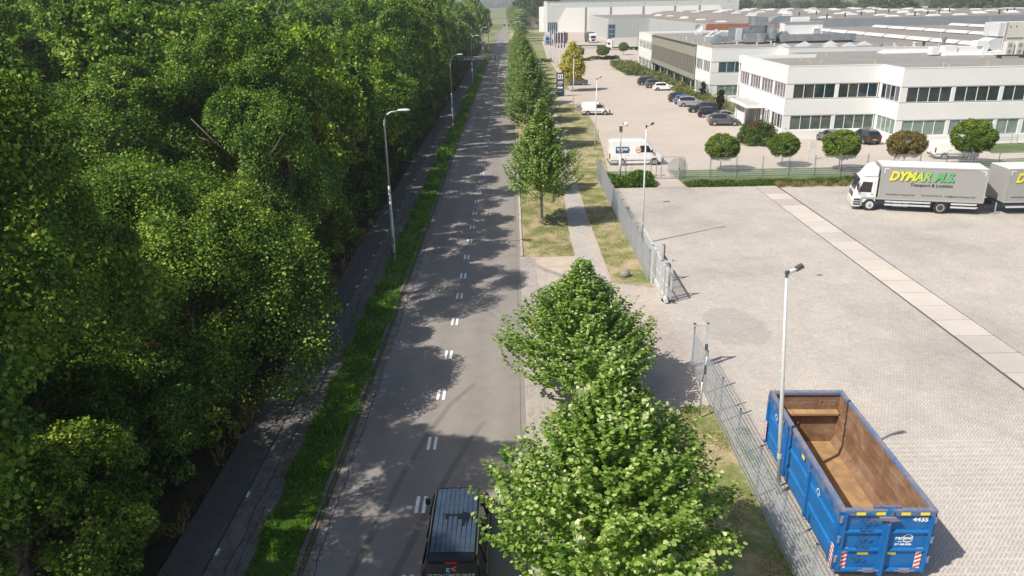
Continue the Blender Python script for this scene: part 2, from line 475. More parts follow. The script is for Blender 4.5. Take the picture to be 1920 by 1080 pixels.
def np_mesh(name, V, F, mat):
    me = bpy.data.meshes.new(name)
    n, k = F.shape
    me.vertices.add(len(V)); me.vertices.foreach_set('co', V.astype(np.float32).ravel())
    me.loops.add(n*k); me.loops.foreach_set('vertex_index', F.astype(np.int32).ravel())
    me.polygons.add(n); me.polygons.foreach_set('loop_start', np.arange(0, n*k, k, dtype=np.int32))
    me.polygons.foreach_set('loop_total', np.full(n, k, dtype=np.int32))
    me.materials.append(mat)
    me.update(calc_edges=True)
    return me
def norm(a): return a/(np.linalg.norm(a, axis=1, keepdims=True)+1e-9)
def leaves_mesh(name, P, D, Nn, S, mat, wide=.8, fold=.12, fine=False):
    """leaf at base P running along D, facing Nn, length S"""
    D = norm(D); Sd = norm(np.cross(D, Nn)); Nn = norm(np.cross(Sd, D)); S = S[:, None]
    if fine:
        a = P; t = P+D*S
        l1 = P+D*S*.12+Sd*S*wide*.42+Nn*S*fold; l2 = P+D*S*.62+Sd*S*wide*.46+Nn*S*fold
        r1 = P+D*S*.12-Sd*S*wide*.42+Nn*S*fold; r2 = P+D*S*.62-Sd*S*wide*.46+Nn*S*fold
        V = np.stack([a, l1, l2, t, r2, r1], 1).reshape(-1, 3)
        b = np.arange(len(P))[:, None]*6
        F = np.concatenate([b+np.array([0, 1, 2, 3]), b+np.array([0, 3, 4, 5])], 1).reshape(-1, 4)
    else:
        m = P+D*S*.45
        V = np.stack([P, m+Sd*S*wide*.5+Nn*S*fold, P+D*S, m-Sd*S*wide*.5+Nn*S*fold], 1).reshape(-1, 3)
        F = np.arange(len(P))[:, None]*4+np.array([0, 1, 2, 3])
    return np_mesh(name, V, F, mat)
def rdirs(n, g=None):
    a = (g or rng).normal(size=(n, 3))
    return norm(a)

def clump_crown(name, mat, H0, H1, rad, ncl, per, leaf, rc=(.8, 1.4), shape=1.0, seed=0, flat=.8, low=-.5, fill=.15, poke=.08, lum=1):
    """crown of leafy clumps on a lumpy ovoid between heights H0 and H1"""
    g = np.random.default_rng(seed)
    cz = (H0+H1)/2; hz = (H1-H0)/2
    d = rdirs(ncl*3, g)
    d = d[d[:, 2] > low][:ncl]
    n = len(d)
    lump = .76+.26*g.random(n)+.14*np.sin(d[:, 0]*5+seed)*np.cos(d[:, 1]*4+seed*2)
    lump = 1-(1-lump)*lum
    top = np.clip(d[:, 2], 0, 1)
    rr = rad*lump*(1-.18*top*shape)
    C = np.stack([d[:, 0]*rr, d[:, 1]*rr, cz+d[:, 2]*hz*lump*.92], 1)
    ins = g.random(n) < fill
    C[ins] = (C[ins]-np.array([0, 0, cz]))*g.uniform(.35, .7, (ins.sum(), 1))+np.array([0, 0, cz])
    rcl = g.uniform(*rc, n)
    idx = np.repeat(np.arange(n), per)
    e = rdirs(n*per, g)
    out = d[idx]
    e = norm(e+out*.55+np.array([0, 0, .35]))
    rad_ = rcl[idx][:, None]*(g.random((n*per, 1))**.35)
    P = C[idx]+e*rad_*np.array([1, 1, flat])
    # twigs poking out of each clump
    P += out*(g.random((n*per, 1)) < poke)*g.uniform(0, .7, (n*per, 1))
    N = norm(e*1.0+np.array([0, 0, .22])+rdirs(n*per, g)*.5)
    D = norm(e*.5+rdirs(n*per, g)*.9+np.array([0, 0, -.15]))
    S = leaf*g.uniform(.6, 1.25, n*per)
    return leaves_mesh(name, P, D, N, S, mat, wide=.75)

def lobe_crown(name, mat, H0, H1, rad, M, sub, per, leaf, seed=0, spread=.64, top=1.0, rs_=(.22, .40)):
    """crown made of a dozen billows, each covered with leafy clumps, gaps between them"""
    g = np.random.default_rng(seed)
    cz = (H0+H1)/2; hz = (H1-H0)/2
    k = np.arange(M)+.5
    zz = 1-1.55*k/M; th = k*2.39996+seed
    ld = np.stack([np.sqrt(1-zz**2)*np.cos(th), np.sqrt(1-zz**2)*np.sin(th), zz], 1)+g.normal(size=(M, 3))*.18
    ld = norm(ld)
    ls = spread*g.uniform(.78, 1.18, M)
    LC = np.stack([ld[:, 0]*rad*ls, ld[:, 1]*rad*ls, cz+ld[:, 2]*hz*ls*1.05], 1)
    rl = rad*g.uniform(.36, .54, M)*(1-.18*np.clip(ld[:, 2], 0, 1)*top)
    li = np.repeat(np.arange(M), sub); n = M*sub
    d = norm(rdirs(n, g)+ld[li]*.6+np.array([0, 0, .5]))
    C = LC[li]+d*rl[li][:, None]*g.uniform(.75, 1.12, (n, 1))
    rs = rl[li]*g.uniform(*rs_, n)
    ci = np.repeat(np.arange(n), per); m = n*per
    e = norm(rdirs(m, g)+d[ci]*.5+np.array([0, 0, .15]))
    P = C[ci]+e*(rs[ci]*g.random(m)**.4)[:, None]
    N = norm(e*.45+d[ci]*.35+np.array([0, 0, .55])+rdirs(m, g)*.5)
    D = norm(e*.4+rdirs(m, g)*.9+np.array([0, 0, -.1]))
    return leaves_mesh(name, P, D, N, leaf*g.uniform(.6, 1.25, m), mat, wide=.75)

def trunk_mb(h, r0, r1, lean=(0, 0), limbs=6, reach=2.0, zl=None, g=random):
    m = MB()
    zl = zl if zl is not None else h*.45
    pts = [(lean[0]*t*t, lean[1]*t*t, h*t) for t in (0, .03, .25, .5, .75, 1)]
    m.tub(pts, [r0*1.35, r0, r0*.86, r0*.7, r0*.45, r1], 9)
    for i in range(limbs):
        a = 2*math.pi*i/limbs+g.random()*.8
        t = g.uniform(zl/h, .85)
        p = Vector((lean[0]*t*t, lean[1]*t*t, h*t))
        d = Vector((math.cos(a), math.sin(a), g.uniform(.5, 1.1)))
        L = reach*g.uniform(.7, 1.1)*(1.15-t*.6)
        q = p+d*L*.5+Vector((0, 0, .05*L)); e = p+d*L+Vector((0, 0, .25*L))
        m.tub([p, q, e], [r0*.42*(1.1-t*.6), r0*.26, r0*.1], 6)
        for _ in range(2):
            d2 = (d+Vector((g.uniform(-.8, .8), g.uniform(-.8, .8), g.uniform(-.1, .6)))).normalized()
            m.tub([q, q+d2*L*.5], [r0*.16, r0*.05], 5)
    return m

# ================================================================== GROUND
sheet('ground', field_m, rect(-3500, -300, 4500, 6500), -.03)
sheet('woodland_floor', soil_m, rect(-140, -30, -11.15, 345), 0)
yard = sheet('yard_paving', yard_m, [rect(8.35, 8, 22.05, 67.6), rect(24.15, 8, 75, 67.6), rect(22.05, 8, 24.15, 28.2)], 0)
pr = [(10.1, 36.6), (10.0, 34.6), (10.6, 33.9), (11.4, 33.7), (12.4, 34.0), (13.2, 35.1), (13.1, 36.6), (12.6, 38.0), (12.0, 38.7), (10.9, 38.6), (10.3, 37.9)]
pj = []
for (ax, ay), (bx, by) in zip(pr, pr[1:]+pr[:1]):
    nn = max(1, int(math.hypot(bx-ax, by-ay)/.15))
    for q in range(nn):
        pj.append((ax+(bx-ax)*q/nn+random.choice((-.09, 0, .07)), ay+(by-ay)*q/nn+random.choice((-.09, 0, .07))))
sheet('relaid_paving_patch', patch_m, pj, .004)
sheet('car_park', lot_m, [(9.6, 74.8), (33, 74.8), (60, 78.5), (75, 80), (75, 92), (33.3, 92), (33.3, 101), (32.6, 128), (30.4, 131), (29.9, 147.6), (30.6, 165), (29.3, 173.6), (26.0, 174.8), (26.1, 206), (42.5, 232), (42.4, 342), (42, 436), (19, 436), (13, 330), (10.6, 225), (11.3, 150), (11.4, 128), (11.5, 105), (10.4, 86)], 0)
sheet('path_to_gate', lot_m, [(13.1, 67.65), (15.9, 67.65), (15.7, 74.75), (13.9, 74.75)], 0)
road = sheet('road', road_m, [rect(-6.65, -12, .35, 236)], 0)
far_road = sheet('far_road', road_m, [[(-6.65, 236), (.35, 236), (1.5, 300), (-1.5, 352), (-6.2, 352), (-6.4, 300)], [(-6.5, 354), (-.5, 354), (-1.5, 420), (-1.5, 520), (-3.5, 640), (-8, 820), (-11.5, 820), (-7, 640), (-5.5, 540), (-6.5, 470), (-9, 420)]], .004)
sheet('junction', fr_m, [(-30, 236.5), (-6.7, 236.5), (-6.7, 252), (-30, 252)], .004)
sheet('traffic_island', straw_m, [(-1.0, 356), (3.0, 358), (3.2, 410), (1, 452), (-1, 430)], .012)
cyc = sheet('cycle_path', path_m, rect(-9.75, -12, -8.42, 236), 0)
sheet('newer_cycle_path', path_new, rect(-11.2, -12, -9.752, 236), 0)
verge = sheet('grass_verge', verge_m, rect(-8.42, -12, -6.98, 236), .03)
MB().box(-8.43, -12, -.03, -6.98, 236, .028).build('verge_bank', verge_m)['kind'] = 'structure'
# right-hand side
gut = sheet('gutter_bed', kerb_m, [rect(.35, -12, 1.4, 48.2)], 0)
drive = sheet('driveway', drive_m, [(1.4, 27.6), (8.35, 27.6), (8.35, 42.0), (5.0, 43.3), (3.2, 43.9), (1.9, 45.2), (1.4, 46.6)], 0)
sheet('sand_patch', sand_m, [(.6, 48.2), (4.0, 48.2), (4.0, 43.75), (3.2, 44.0), (2.0, 45.3), (.75, 48.2)], .004)
lawnR = sheet('dry_lawn', lawn_m, [[(.6, 48.2), (4.05, 48.2), (4.0, 52), (4.3, 60), (4.6, 75), (4.6, 236), (.6, 236)], [(5.95, 43.0), (8.35, 42.0), (8.35, 74.8), (9.6, 74.8), (10.4, 86), (11.5, 105), (11.4, 128), (7.0, 128), (6.05, 75), (5.9, 58)],
                                   [(7.5, 150), (11.3, 150), (11, 222), (7.5, 222)], [(1.4, 8), (4.0, 8), (4.0, 27.6), (1.4, 27.6)], [(5.95, 8), (8.35, 8), (8.35, 27.6), (5.95, 27.6)]], .02)
pave = sheet('footway', drive_m, [[(4.0, 8), (5.95, 8), (5.95, 27.6), (4.0, 27.6)], [(4.0, 43.6), (5.95, 43.0), (5.9, 58), (6.05, 75), (7.0, 128), (7.3, 236), (5.2, 236), (4.6, 75), (4.3, 60), (4.0, 52)]], .006)
sheet('totem_apron', lot_m, [(7.0, 128), (11.4, 128), (11.3, 150), (7.2, 150)], .004)
sheet('back_lawn', isl_m, [[(8.4, 67.6), (13.1, 67.6), (12.9, 71.5), (12.2, 73.6), (11.0, 74.7), (8.4, 74.3)], [(15.9, 67.6), (75, 67.6), (75, 78), (60, 77), (33, 74.6), (15.7, 74.6)]], .02)
sheet('side_lawn', isl_m, [(51.5, 80.2), (60, 80.4), (60, 86.0), (53.3, 85.8)], .006)
# middle band of tiles on the footway
m = MB()
for i in range(95):
    y = 43.4+i*.302
    xc = 4.97 if y < 60 else 5.02+(y-60)*.014
    for k in range(3):
        x = xc-.45+k*.302
        m.box(x+.004, y+.004, .0, x+.296, y+.296, .012+.003*random.random())
m.build('tile', tile_m, pave)['kind'] = 'stuff'

# road markings and cycle path dashes
dm = MB().box(-.06, -.46, 0, .06, .46, .004).mesh('marking', logo_white)
ys = [13.8, 17.65, 21.52, 25.37, 29.28, 33.3, 37.38, 41.18, 44.68, 48.4, 52.05, 55.64, 59.69, 63.55]
while ys[-1] < 170: ys.append(ys[-1]+3.86)
for y in ys:
    xc = -3.42+max(0, (y-20))*.0045 if y < 70 else -3.2
    for s in (-1, 1): link('marking', dm, road, (xc+s*.125-.0, y, .001))
cm = MB().box(-.05, -.16, 0, .05, .16, .004).mesh('marking', logo_white)
y = 16.3
while y < 120:
    link('marking', cm, cyc, (-9.66-(.1 if y > 30 else 0), y, .002)); y += 2.98
def ribbon(name, pts, wd, z, mat, parent):
    L = []; Rr = []
    for i, p in enumerate(pts):
        a = pts[max(i-1, 0)]; b = pts[min(i+1, len(pts)-1)]
        dx, dy = b[0]-a[0], b[1]-a[1]; q = math.hypot(dx, dy) or 1
        ww = wd if isinstance(wd, (int, float)) else wd[i]
        L.append((p[0]-dy/q*ww/2, p[1]+dx/q*ww/2, z)); Rr.append((p[0]+dy/q*ww/2, p[1]-dx/q*ww/2, z))
    n = len(pts)
    mb = MB().add(L+Rr, [(i, i+1, n+i+1, n+i) for i in range(n-1)])
    me = bpy.data.meshes.new(name); me.from_pydata(mb.v, [], mb.f); me.materials.append(mat); me.update()
    for p in me.polygons:
        if p.normal.z < 0: me.flip_normals(); break
    return link(name, me, parent)
line = ribbon('solid_line', [(-3.2, 175), (-3.15, 200), (-2.9, 236)], .14, .005, logo_white, road)
# cracks of the cycle path, dark repaired seams on the road
crack = plain('bitumen_crack', (.025, .024, .024), .7, var=.2)
def wander(x0, y0, y1, step, amp, slope=0):
    pts = []; x = x0; y = y0
    while y < y1:
        pts.append((x, y)); y += step; x = x0+slope*(y-y0)+(x-x0-slope*(y-y0))*.7+random.uniform(-amp, amp)
    return pts
ribbon('crack', wander(-9.12, 14, 31, .3, .05, .005), .035, .004, crack, cyc)
ribbon('crack', wander(-9.05, 31, 62, .35, .06, -.004), .04, .004, crack, cyc)
ribbon('crack', wander(-8.8, 16, 24, .25, .05, .005), .022, .004, crack, cyc)
ribbon('crack', wander(-9.2, 62, 110, .5, .07, .003), .045, .004, crack, cyc)
ribbon('seam', wander(-9.75, 12, 120, .6, .012, 0), .05, .0045, crack, cyc)
seamm = plain('sealed_joint', (.10, .094, .088), .6, var=.2)
ribbon('seam', [(-3.0, 46.3), (-2, 47.5), (-1, 48.2), (0, 48.6), (.34, 48.6)], .035, .004, seamm, road)
ribbon('seam', [(-3.3, 44), (-2.2, 40.3), (-1.2, 38), (-.4, 36.6), (.34, 35.8)], .025, .004, seamm, road)
ribbon('seam', [(-2.8, 44), (-1.7, 40.1), (-.7, 38.3), (.34, 36.9)], .022, .004, seamm, road)
ribbon('seam', wander(-2.1, 56, 76, 1, .01), .03, .004, seamm, road)
ribbon('seam', wander(.12, 14, 120, 1, .01), .02, .004, seamm, road)
ribbon('crack', wander(-6.35, 14, 60, .3, .05), .025, .004, crack, road)
ribbon('crack', wander(-3.25, 60, 150, .8, .03), .03, .004, seamm, road)
ribbon('crack', [(-6.4, 23.6), (-5.8, 23.9), (-5.1, 23.7), (-4.4, 24.1)], .02, .004, seamm, road)
tyre = NT('tyre_mark')
tyre.fin(tyre.ramp(tyre.noise(6, 3, .6), [(.3, (.12, .11, .102)), (.7, (.18, .165, .15))]), .8)
for xo, pp in ((0, [(-6.0, 14), (-5.45, 17.2), (-4.85, 20.6), (-4.35, 23.4), (-3.75, 26.0), (-3.0, 28.4), (-2.0, 30.3)]), (0, [(-4.35, 15.5), (-3.9, 18.2), (-3.3, 20.9), (-2.6, 23.6), (-2.0, 25.6), (-1.45, 27.0)])):
    for k in range(4):
        n = len(pp)
        q = [(x+k*.062, y) for x, y in pp]
        ribbon('tyre_mark', q, [.045*(1-.75*(i/(n-1))**2) for i in range(n)], .003, tyre.m, road)
# far lane marks
ribbon('junction_line', [(-6.4, 300), (-1, 352)], .3, .02, logo_white, far_road)

# kerbs
kerbs = empty('kerb', (0, 0, 0), kind='structure')
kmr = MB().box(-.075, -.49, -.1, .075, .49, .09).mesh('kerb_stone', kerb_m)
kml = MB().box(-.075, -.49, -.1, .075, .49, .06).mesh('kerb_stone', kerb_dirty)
def kerb_run(x, y0, y1, dx=0):
    km = kmr if x > 0 else kml
    y = y0
    while y < y1:
        link('kerb_stone', km, kerbs, (x+dx*(y-y0)+random.uniform(-.008, .008), y+.5, random.uniform(-.012, .004))); y += 1.0
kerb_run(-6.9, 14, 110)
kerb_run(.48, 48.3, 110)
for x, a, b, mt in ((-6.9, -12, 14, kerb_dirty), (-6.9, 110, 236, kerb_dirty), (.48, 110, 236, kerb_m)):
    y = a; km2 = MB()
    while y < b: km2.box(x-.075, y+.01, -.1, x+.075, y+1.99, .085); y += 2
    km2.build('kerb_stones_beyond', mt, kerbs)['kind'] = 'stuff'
# gutter bricks left and right, driveway edge rows
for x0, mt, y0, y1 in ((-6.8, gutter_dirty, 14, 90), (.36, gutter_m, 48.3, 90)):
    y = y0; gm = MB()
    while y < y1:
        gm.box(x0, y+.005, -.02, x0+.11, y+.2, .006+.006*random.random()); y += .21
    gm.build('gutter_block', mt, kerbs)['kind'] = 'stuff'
gm = MB()
for r in range(9):
    x = .36+r*.115; y = 8+random.random()*.2
    while y < 47.9:
        ww = .108
        gm.box(x, y+.006, -.02, x+ww, y+.205, .004+.006*random.random()); y += .212
gm.build('gutter_block', gutter_m, gut)['kind'] = 'stuff'
# curved sand-side kerb row
gm = MB()
pp = [(.7, 48.1), (.85, 47.2), (1.25, 46.2), (1.9, 45.2), (2.7, 44.4), (3.6, 43.85), (4.4, 43.5), (5.4, 43.2), (6.4, 42.7), (7.4, 42.3), (8.1, 42.1)]
for (ax, ay), (bx, by) in zip(pp, pp[1:]):
    L = math.hypot(bx-ax, by-ay); n = int(L/.12); ux, uy = (bx-ax)/L, (by-ay)/L
    for i in range(n):
        for rr in range(2 if bx < 5 else 1):
            o = i*.12; px, py = ax+ux*o-uy*.2*rr, ay+uy*o+ux*.2*rr
            gm.prism([(px, py), (px+ux*.1, py+uy*.1), (px+ux*.1-uy*.19, py+uy*.1+ux*.19), (px-uy*.19, py+ux*.19)], -.01, .018+.01*random.random())
gm.build('border_block', gutter_m, drive)['kind'] = 'stuff'
# strip of large concrete slabs across the yard
sm = MB().box(-.978, -.978, -.01, .978, .978, .012).mesh('slab', slab_m)
sheet('slab_bed', seamm, rect(22.05, 28.2, 24.15, 68.4), -.012)
sm2 = MB().box(-.978, -.978, -.01, .978, .978, .012).mesh('slab', slab_dk)
strip = empty('slab_strip', (0, 0, 0), kind='structure')
for i in range(21):
    y = 67.4-2.0*i
    link('slab', sm2 if i in (0, 1, 3) else sm, strip, (23.12+.007*(i-10)*2*.5, y, random.uniform(-.004, .002)))
# two steel-dark edge joints of the strip
box('joint', seamm, strip, 22.04, 28.3, -.02, 22.10, 67.6, .004)
box('joint', seamm, strip, 24.14, 28.3, -.02, 24.20, 67.6, .004)
# paving blocks that can be told apart near the skip: herringbone on the same grid as the shader
B = .105
def herring(xa, ya, xb, yb, ang):
    c, s = math.cos(ang), math.sin(ang)
    corners = [(c*x-s*y, s*x+c*y) for x in (xa, xb) for y in (ya, yb)]
    iu0, iu1 = int(min(p[0] for p in corners)/B)-2, int(max(p[0] for p in corners)/B)+2
    iv0, iv1 = int(min(p[1] for p in corners)/B)-2, int(max(p[1] for p in corners)/B)+2
    for i in range(iu0, iu1):
        for j in range(iv0, iv1):
            k = (i-j) % 4
            if k == 0: a = (i, j, i+2, j+1, 0)
            elif k == 3: a = (i, j, i+1, j+2, 1)
            else: continue
            u, v = (a[0]+a[2])/2*B, (a[1]+a[3])/2*B
            x, y = c*u+s*v, -s*u+c*v
            if xa <= x <= xb and ya <= y <= yb: yield x, y, a[4]
bl = [q for q in herring(12.05, 16.2, 19.2, 25.2, R(45))]
bl.sort(key=lambda q: q[1]-q[0]*.15)
bl = [q for q in bl if q[0] < 11.9+(q[1]-10)*.62]
bms = []
for o in (0, 1):
    hx, hy = (B-.007, B/2-.007) if o == 0 else (B/2-.007, B-.007)
    ch = .006
    mb = MB().add([(-hx, -hy, -.02), (hx, -hy, -.02), (hx, hy, -.02), (-hx, hy, -.02), (-hx, -hy, .004), (hx, -hy, .004), (hx, hy, .004), (-hx, hy, .004),
                   (-hx+ch, -hy+ch, .010), (hx-ch, -hy+ch, .010), (hx-ch, hy-ch, .010), (-hx+ch, hy-ch, .010)],
                  [(0, 1, 5, 4), (1, 2, 6, 5), (2, 3, 7, 6), (3, 0, 4, 7), (4, 5, 9, 8), (5, 6, 10, 9), (6, 7, 11, 10), (7, 4, 8, 11), (8, 9, 10, 11)])
    bms.append((mb, mb.mesh('block', block_one)))
rest = MB(); ca, sa = math.cos(-R(45)), math.sin(-R(45))
for n, (x, y, o) in enumerate(bl):
    dz = random.uniform(-.004, .002)
    if n < 290:
        link('block', bms[o][1], yard, (x, y, dz), -R(45))
    else:
        rest.add([(x+ca*a-sa*b, y+sa*a+ca*b, c+dz) for a, b, c in bms[o][0].v], bms[o][0].f)
if rest.v:
    o = rest.build('blocks_further_on', block_many, yard); o['kind'] = 'stuff'

# grass on the verge
def blades(name, mat, regions, n, h, wdt, z=.02, parent=None, label=None, clump=.5):
    areas = [abs((r[2]-r[0])*(r[3]-r[1])) for r in regions]
    P = []
    for r, a in zip(regions, areas):
        k = int(n*a/sum(areas))
        q = rng.uniform(size=(k, 2)); P.append(np.stack([r[0]+q[:, 0]*(r[2]-r[0]), r[1]+q[:, 1]*(r[3]-r[1]), np.full(k, z)], 1))
    P = np.concatenate(P)
    nz = np.sin(P[:, 0]*3.1+np.sin(P[:, 1]*1.3))*np.cos(P[:, 1]*2.3)+.6*np.sin(P[:, 1]*.7+P[:, 0])
    P = P[rng.random(len(P)) < .65+clump*nz*.6]
    k = len(P)
    D = rng.normal(size=(k, 3))*.42+np.array([0, 0, 1]); D[:, 2] = np.abs(D[:, 2])
    N = rdirs(k); N[:, 2] *= .3
    S = h*rng.uniform(.35, 1.2, k)*(.75+.45*np.sin(P[:, 1]*1.9+2*np.sin(P[:, 0]*2.2))+.2*np.sin(P[:, 1]*.53))
    S = np.maximum(S, h*.2)
    o = link(name, leaves_mesh(name, P, D, N, S, mat, wide=wdt/h, fold=.02), parent)
    return tag(o, label, 'grass', kind='stuff') if not parent else o
blades('verge_grass', grass_m, [(-8.5, 13, -6.95, 34)], 42000, .24, .05, label='lush green grass on the verge between cycle path and road')
blades('verge_grass', grass_m, [(-8.5, 34, -6.95, 80)], 40000, .30, .08, label='green verge grass further along the road past the first lamp')
blades('verge_grass', grass_m, [(-8.5, 80, -6.95, 236)], 26000, .55, .22, label='far verge grass beyond the second street lamp')
blades('lawn_grass', dry_m, [(.65, 48.3, 4.1, 75), (5.95, 43, 8.2, 75)], 52000, .07, .035, label='short patchy straw and green grass beside the footway', clump=.7)
blades('lawn_grass', dry_m, [(5.95, 13, 8.3, 27.5), (1.5, 13, 4, 27.5)], 42000, .09, .035, label='dry short grass beneath the two nearest lime trees', clump=.7)
blades('fence_weeds', grass_m, [(8.5, 17, 9.2, 26), (7.0, 27.2, 8.2, 27.8)], 3000, .16, .05, label='low green weeds between the fence and the skip', clump=1)
blades('verge_weeds', grass_m, [(-7.2, 13, -6.72, 75), (-8.62, 13, -8.35, 75)], 7000, .2, .06, label='weeds creeping over the kerb and the path edge', clump=1.6)
P = np.stack([rng.normal(-7.7, .3, 900), np.repeat(rng.uniform(26, 60, 30), 30)+rng.normal(0, .25, 900), rng.uniform(.25, .5, 900)], 1)
tag(link('white_umbels', leaves_mesh('white_umbels', P, rdirs(900), np.tile([0, 0, 1.], (900, 1))+rdirs(900)*.4, rng.uniform(.03, .06, 900), bract_m)), 'small white flower heads among the verge grass', 'flowers', kind='stuff')
blades('edge_grass', brown_grass, [(-11.6, 20, -11.1, 60)], 3500, .45, .07, label='straw coloured tufts at the wood edge of the cycle path', clump=1.3)

# leaf litter in the left gutter
P = np.stack([rng.uniform(-6.95, -6.45, 5000)-.12*rng.random(5000), rng.uniform(14, 70, 5000), np.full(5000, .012)], 1)
litter = link('leaf_litter', leaves_mesh('leaf_litter', P, np.stack([rng.normal(size=5000), rng.normal(size=5000), np.zeros(5000)], 1), np.tile([0, 0, 1.], (5000, 1)), rng.uniform(.02, .07, 5000), brown_grass))
P = np.stack([rng.uniform(-11.5, -9.4, 9000)-rng.random(9000)**2*.8+.6, rng.uniform(15, 90, 9000), np.full(9000, .01)], 1); P = P[(P[:, 0] < -8.5)]
k_ = len(P)
tag(link('path_litter', leaves_mesh('path_litter', P, np.stack([rng.normal(size=k_), rng.normal(size=k_), np.zeros(k_)], 1), np.tile([0, 0, 1.], (k_, 1)), rng.uniform(.02, .06, k_), brown_grass)), 'scattered brown leaves along the wood side of the cycle path', 'leaf litter', kind='stuff')
tag(litter, 'dry brown leaf litter along the left kerb', 'leaf litter', kind='stuff')

# ================================================================== TREES
def tree(name, crown_me, trunk_me, loc, rot, sc, label, group, cat='tree', parent=None):
    t = empty(name, loc, rot, label, cat, group)
    t.scale = sc
    if trunk_me: link('trunk', trunk_me, t)
    link('crown', crown_me, t)
    return t
# --- the wood on the left: unit trees about 14 m tall
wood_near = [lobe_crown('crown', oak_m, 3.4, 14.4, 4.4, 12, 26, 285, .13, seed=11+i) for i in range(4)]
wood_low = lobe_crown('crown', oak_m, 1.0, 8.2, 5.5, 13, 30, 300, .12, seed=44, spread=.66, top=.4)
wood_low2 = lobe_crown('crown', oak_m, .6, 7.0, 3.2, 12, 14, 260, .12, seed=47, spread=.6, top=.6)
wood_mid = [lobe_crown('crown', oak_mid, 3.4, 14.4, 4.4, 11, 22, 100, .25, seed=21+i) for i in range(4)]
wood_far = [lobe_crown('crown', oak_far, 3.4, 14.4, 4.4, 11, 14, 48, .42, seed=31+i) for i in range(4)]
wood_trunk = trunk_mb(10.5, .24, .05, (.4, .2), 8, 3.0, 3.5).mesh('trunk', bark, True)
WG = 'trees of the wood left of the cycle path'
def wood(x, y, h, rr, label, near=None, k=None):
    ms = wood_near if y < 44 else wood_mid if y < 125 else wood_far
    k = random.randrange(4) if k is None else k
    s = h/14.3; sr = rr/4.3
    if h < 9:
        big = rr > 4
        t_ = tree('wood_tree', wood_low if big else wood_low2, None, (x, y, 0), random.uniform(0, 6.28), (rr/(5.3 if big else 3.2),)*2+(h/(8.0 if big else 7.0),), label, WG)
        tk = link('trunk', wood_trunk, t_); tk.scale = (.9, .9, .42)
        return t_
    return tree('wood_tree', ms[k], wood_trunk, (x, y, 0), random.uniform(0, 6.28), (sr, sr, s), label, WG)
front = [  # x, y, height, crown radius, label
    (-13.7, 28.4, 8.4, 5.7, 'low broad foreground tree of the wood, its crown reaching over the cycle path'),
    (-20.5, 22.5, 8.6, 4.6, 'low leafy tree at the lower left corner of the photo behind the foreground crown'),
    (-18.5, 31.5, 10.2, 3.9, 'medium tree rising just behind the sunlit foreground crown of the wood'),
    (-13.4, 21.2, 5.4, 2.7, 'small dark bushy tree beside the cycle path below the foreground crown'),
    (-12.4, 34.0, 7.6, 3.2, 'small tree with an outstretched sunlit arm over the cycle path'),
    (-13.9, 38.0, 15.2, 4.1, 'tall shaded tree standing left of the nearest street lamp'),
    (-13.9, 45.4, 15.4, 4.0, 'tall tree directly behind the nearest left street lamp'),
    (-20.6, 37.5, 14.2, 4.6, 'tall sunlit tree in the second row of the wood, upper left of the photo'),
    (-27.5, 33.5, 13.2, 5.2, 'wide tree near the left edge of the photo, third row back'),
    (-26.0, 25.5, 11.0, 4.6, 'tree by the left edge with its crown lit on the camera side'),
    (-14.0, 52.6, 14.8, 4.0, 'pale olive tree filling the gap between the first two left street lamps'),
    (-13.8, 60.2, 15.2, 4.1, 'rounded tree at the wood edge halfway to the second left lamp'),
    (-14.6, 17.6, 15.9, 4.3, 'big sunlit tree at the left edge of the photo nearest the camera'),
    (-21.5, 14.0, 15.5, 4.6, 'tall tree at the lower left edge behind the big sunlit one'),
    (-13.6, 9.5, 15.2, 4.3, 'tall tree beside the camera shading the near road'),
    (-12.9, 15.6, 6.4, 3.0, 'low bushy tree under the big sunlit tree at the left edge'), (-17.5, 20.5, 7.0, 3.4, 'low leafy tree filling the lower left corner of the photo'),
    (-31, 46, 15.5, 5, 'tree at the upper left of the photo, deep in the wood'), (-35, 38, 15, 5.2, 'tree at the far upper left edge of the photo'), (-40, 50, 17, 5.5, 'tall tree deep in the wood at the upper left corner'), (-46, 60, 17.5, 5.5, 'tall crown touching the upper left corner of the photo'), (-33, 27, 12.5, 5, 'tree at the left border below the upper left corner'),
]
for a in front: wood(*a)
y = 67.5
while y < 330:
    wood(-14.0+random.uniform(-.7, .5)+(1.2 if y > 240 else 0), y, random.uniform(12.0, 18.0), random.uniform(3.5, 4.9), 'tree at the roadside edge of the wood, one of a closed front row')
    y += random.uniform(6.6, 8.0)
for row, (x0, hh) in enumerate(((-21, 15.4), (-28.5, 16.6), (-36.5, 18.2), (-45, 19.4), (-55, 20.4), (-67, 21.2), (-82, 21.5))):
    y = 44+row*4+random.uniform(0, 3)
    if row == 1: y = 41
    lim = 320 if row < 3 else 240
    while y < lim:
        wood(x0+random.uniform(-2, 2), y, hh+random.uniform(-2.6, 2.6), random.uniform(4.4, 5.8), 'tree inside the wood, one of many crowns behind the roadside row', near=(y < 58))
        y += random.uniform(8.6, 11.5)+row*.5
# understorey along the edge
us = lobe_crown('foliage', oak_m, -.8, 3.6, 1.9, 7, 12, 75, .18, seed=77, spread=.6)
for i in range(52):
    y = 17+i*3.1
    o = link('edge_bush', us, None, (-13.0+random.uniform(-.9, .25), y, 0), random.uniform(0, 6))
    s = random.uniform(.7, 1.15)*(1 if y < 34 else 1.15); o.scale = (s, s, s*random.uniform(.8, 1.3))
    tag(o, 'low dark bush under the wood edge beside the cycle path', 'bush', 'bushes under the wood edge')

